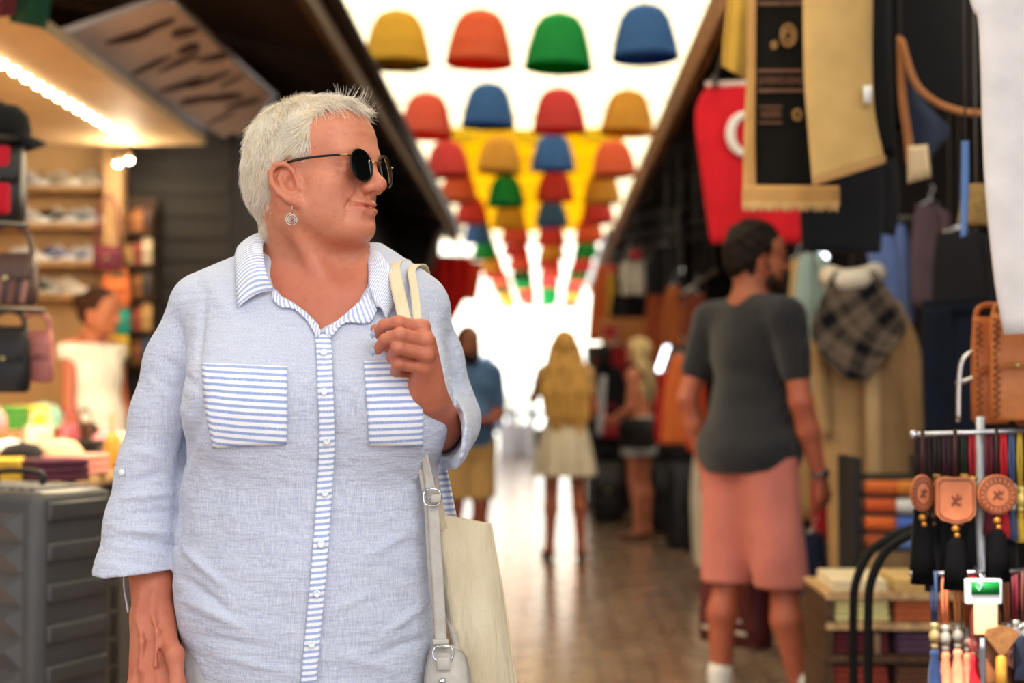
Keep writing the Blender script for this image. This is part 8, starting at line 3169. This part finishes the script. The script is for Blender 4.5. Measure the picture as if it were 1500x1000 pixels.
van()
pt = thing('planter', 'pale planter with bright green shrub at the alley mouth', 'planter', W(760, 668, 26.0) * np.array((1, 1, 0)))
b = MB()
b.box((0, 0, 0.28), (0.6, 0.5, 0.56), None, 0.03)
b.build('tub', M('#c9cedd', 0.6), pt)
b = MB()
random.seed(3)
for i in range(150):
    a, e, r = random.uniform(0, 6.28), random.uniform(-0.3, 1.4), random.uniform(0.22, 0.38)
    c = np.array((r * math.cos(a) * math.cos(e), r * math.sin(a) * math.cos(e), 0.80 + r * math.sin(e)))
    d1 = np.array((math.cos(a + 1), math.sin(a + 1), 0.4)) * 0.05
    d2 = np.array((-math.sin(a), math.cos(a), 0.5)) * 0.03
    b.add([c - d1, c + d2, c + d1, c - d2, c - d1 + (0, 0, 0.004), c + d2 + (0, 0, 0.004), c + d1 + (0, 0, 0.004), c - d2 + (0, 0, 0.004)], [(0, 1, 2, 3), (7, 6, 5, 4), (0, 4, 5, 1), (1, 5, 6, 2), (2, 6, 7, 3), (3, 7, 4, 0)])
b.build('foliage', M('#86c23c', 0.6, 0.3, 6), pt, False)
b = MB()
for i in range(6):
    b.tube([(0.05 * math.cos(i), 0.05 * math.sin(i), 0.5), (0.16 * math.cos(i), 0.16 * math.sin(i), 1.0)], 0.010, 5)
b.build('stems', M('#5a4a2c'), pt)
for i, X in enumerate((735, 748, 778)):
    p = W(X, 668, 25.3)
    r = thing('bollard', ('white street bollard at the alley mouth, next to the man in blue', 'white street bollard at the alley mouth, before the planter', 'white street bollard at the alley mouth, next to the woman seen from behind')[i], 'bollard', (p[0], 25.3, 0))
    b = MB()
    b.lathe([(0.07, 0), (0.06, 0.04), (0.05, 0.08), (0.05, 0.78), (0.058, 0.80), (0.05, 0.88), (0.0001, 0.90)], n=16)
    b.build('post', M('#d6dbe8', 0.4), r)
    b = MB()
    b.lathe([(0.052, 0.60), (0.054, 0.61), (0.054, 0.69), (0.052, 0.70)], n=16)
    b.build('blue_band', M('#55689a', 0.4), r)
sc_ = thing('scooter', 'blue grey motor scooter parked beyond the bollards', 'scooter', (-0.62, 27.6, 0), rad(15))
bs = M('#6d7fae', 0.3, 0.1, 5)
for x in (-0.55, 0.55):
    b = MB()
    b.lathe([(0.0001, -0.05), (0.18, -0.05), (0.22, -0.02), (0.22, 0.02), (0.18, 0.05), (0.0001, 0.05)], (x, 0, 0.22), 20, 'y')
    b.build('wheel', M('#1c1c1e', 0.6), sc_)
b = MB()
b.loft([[(x, w * math.cos(a), zc + h * math.sin(a)) for a in np.linspace(0, 2 * math.pi, 17)[:-1]] for x, w, zc, h in ((-0.75, 0.05, 0.62, 0.05), (-0.6, 0.13, 0.55, 0.14), (-0.25, 0.15, 0.50, 0.17), (-0.05, 0.12, 0.36, 0.08), (0.25, 0.14, 0.30, 0.05), (0.36, 0.15, 0.45, 0.16), (0.46, 0.12, 0.72, 0.14), (0.44, 0.05, 0.95, 0.06))])
b.build('scooter_body', bs, sc_)
b = MB()
b.loft([[(x, w * math.cos(a), zc + 0.05 * math.sin(a)) for a in np.linspace(0, 2 * math.pi, 15)[:-1]] for x, w, zc in ((-0.72, 0.05, 0.74), (-0.6, 0.13, 0.74), (-0.2, 0.14, 0.72), (0.0, 0.06, 0.69))])
b.build('seat', M('#1c1a1c', 0.6), sc_)
b = MB()
b.tube([(0.40, -0.30, 1.02), (0.43, -0.1, 0.99), (0.43, 0.1, 0.99), (0.40, 0.30, 1.02)], 0.018, 8)
b.build('handlebar', M('#26262a', 0.5), sc_)
bpy.context.view_layer.update()
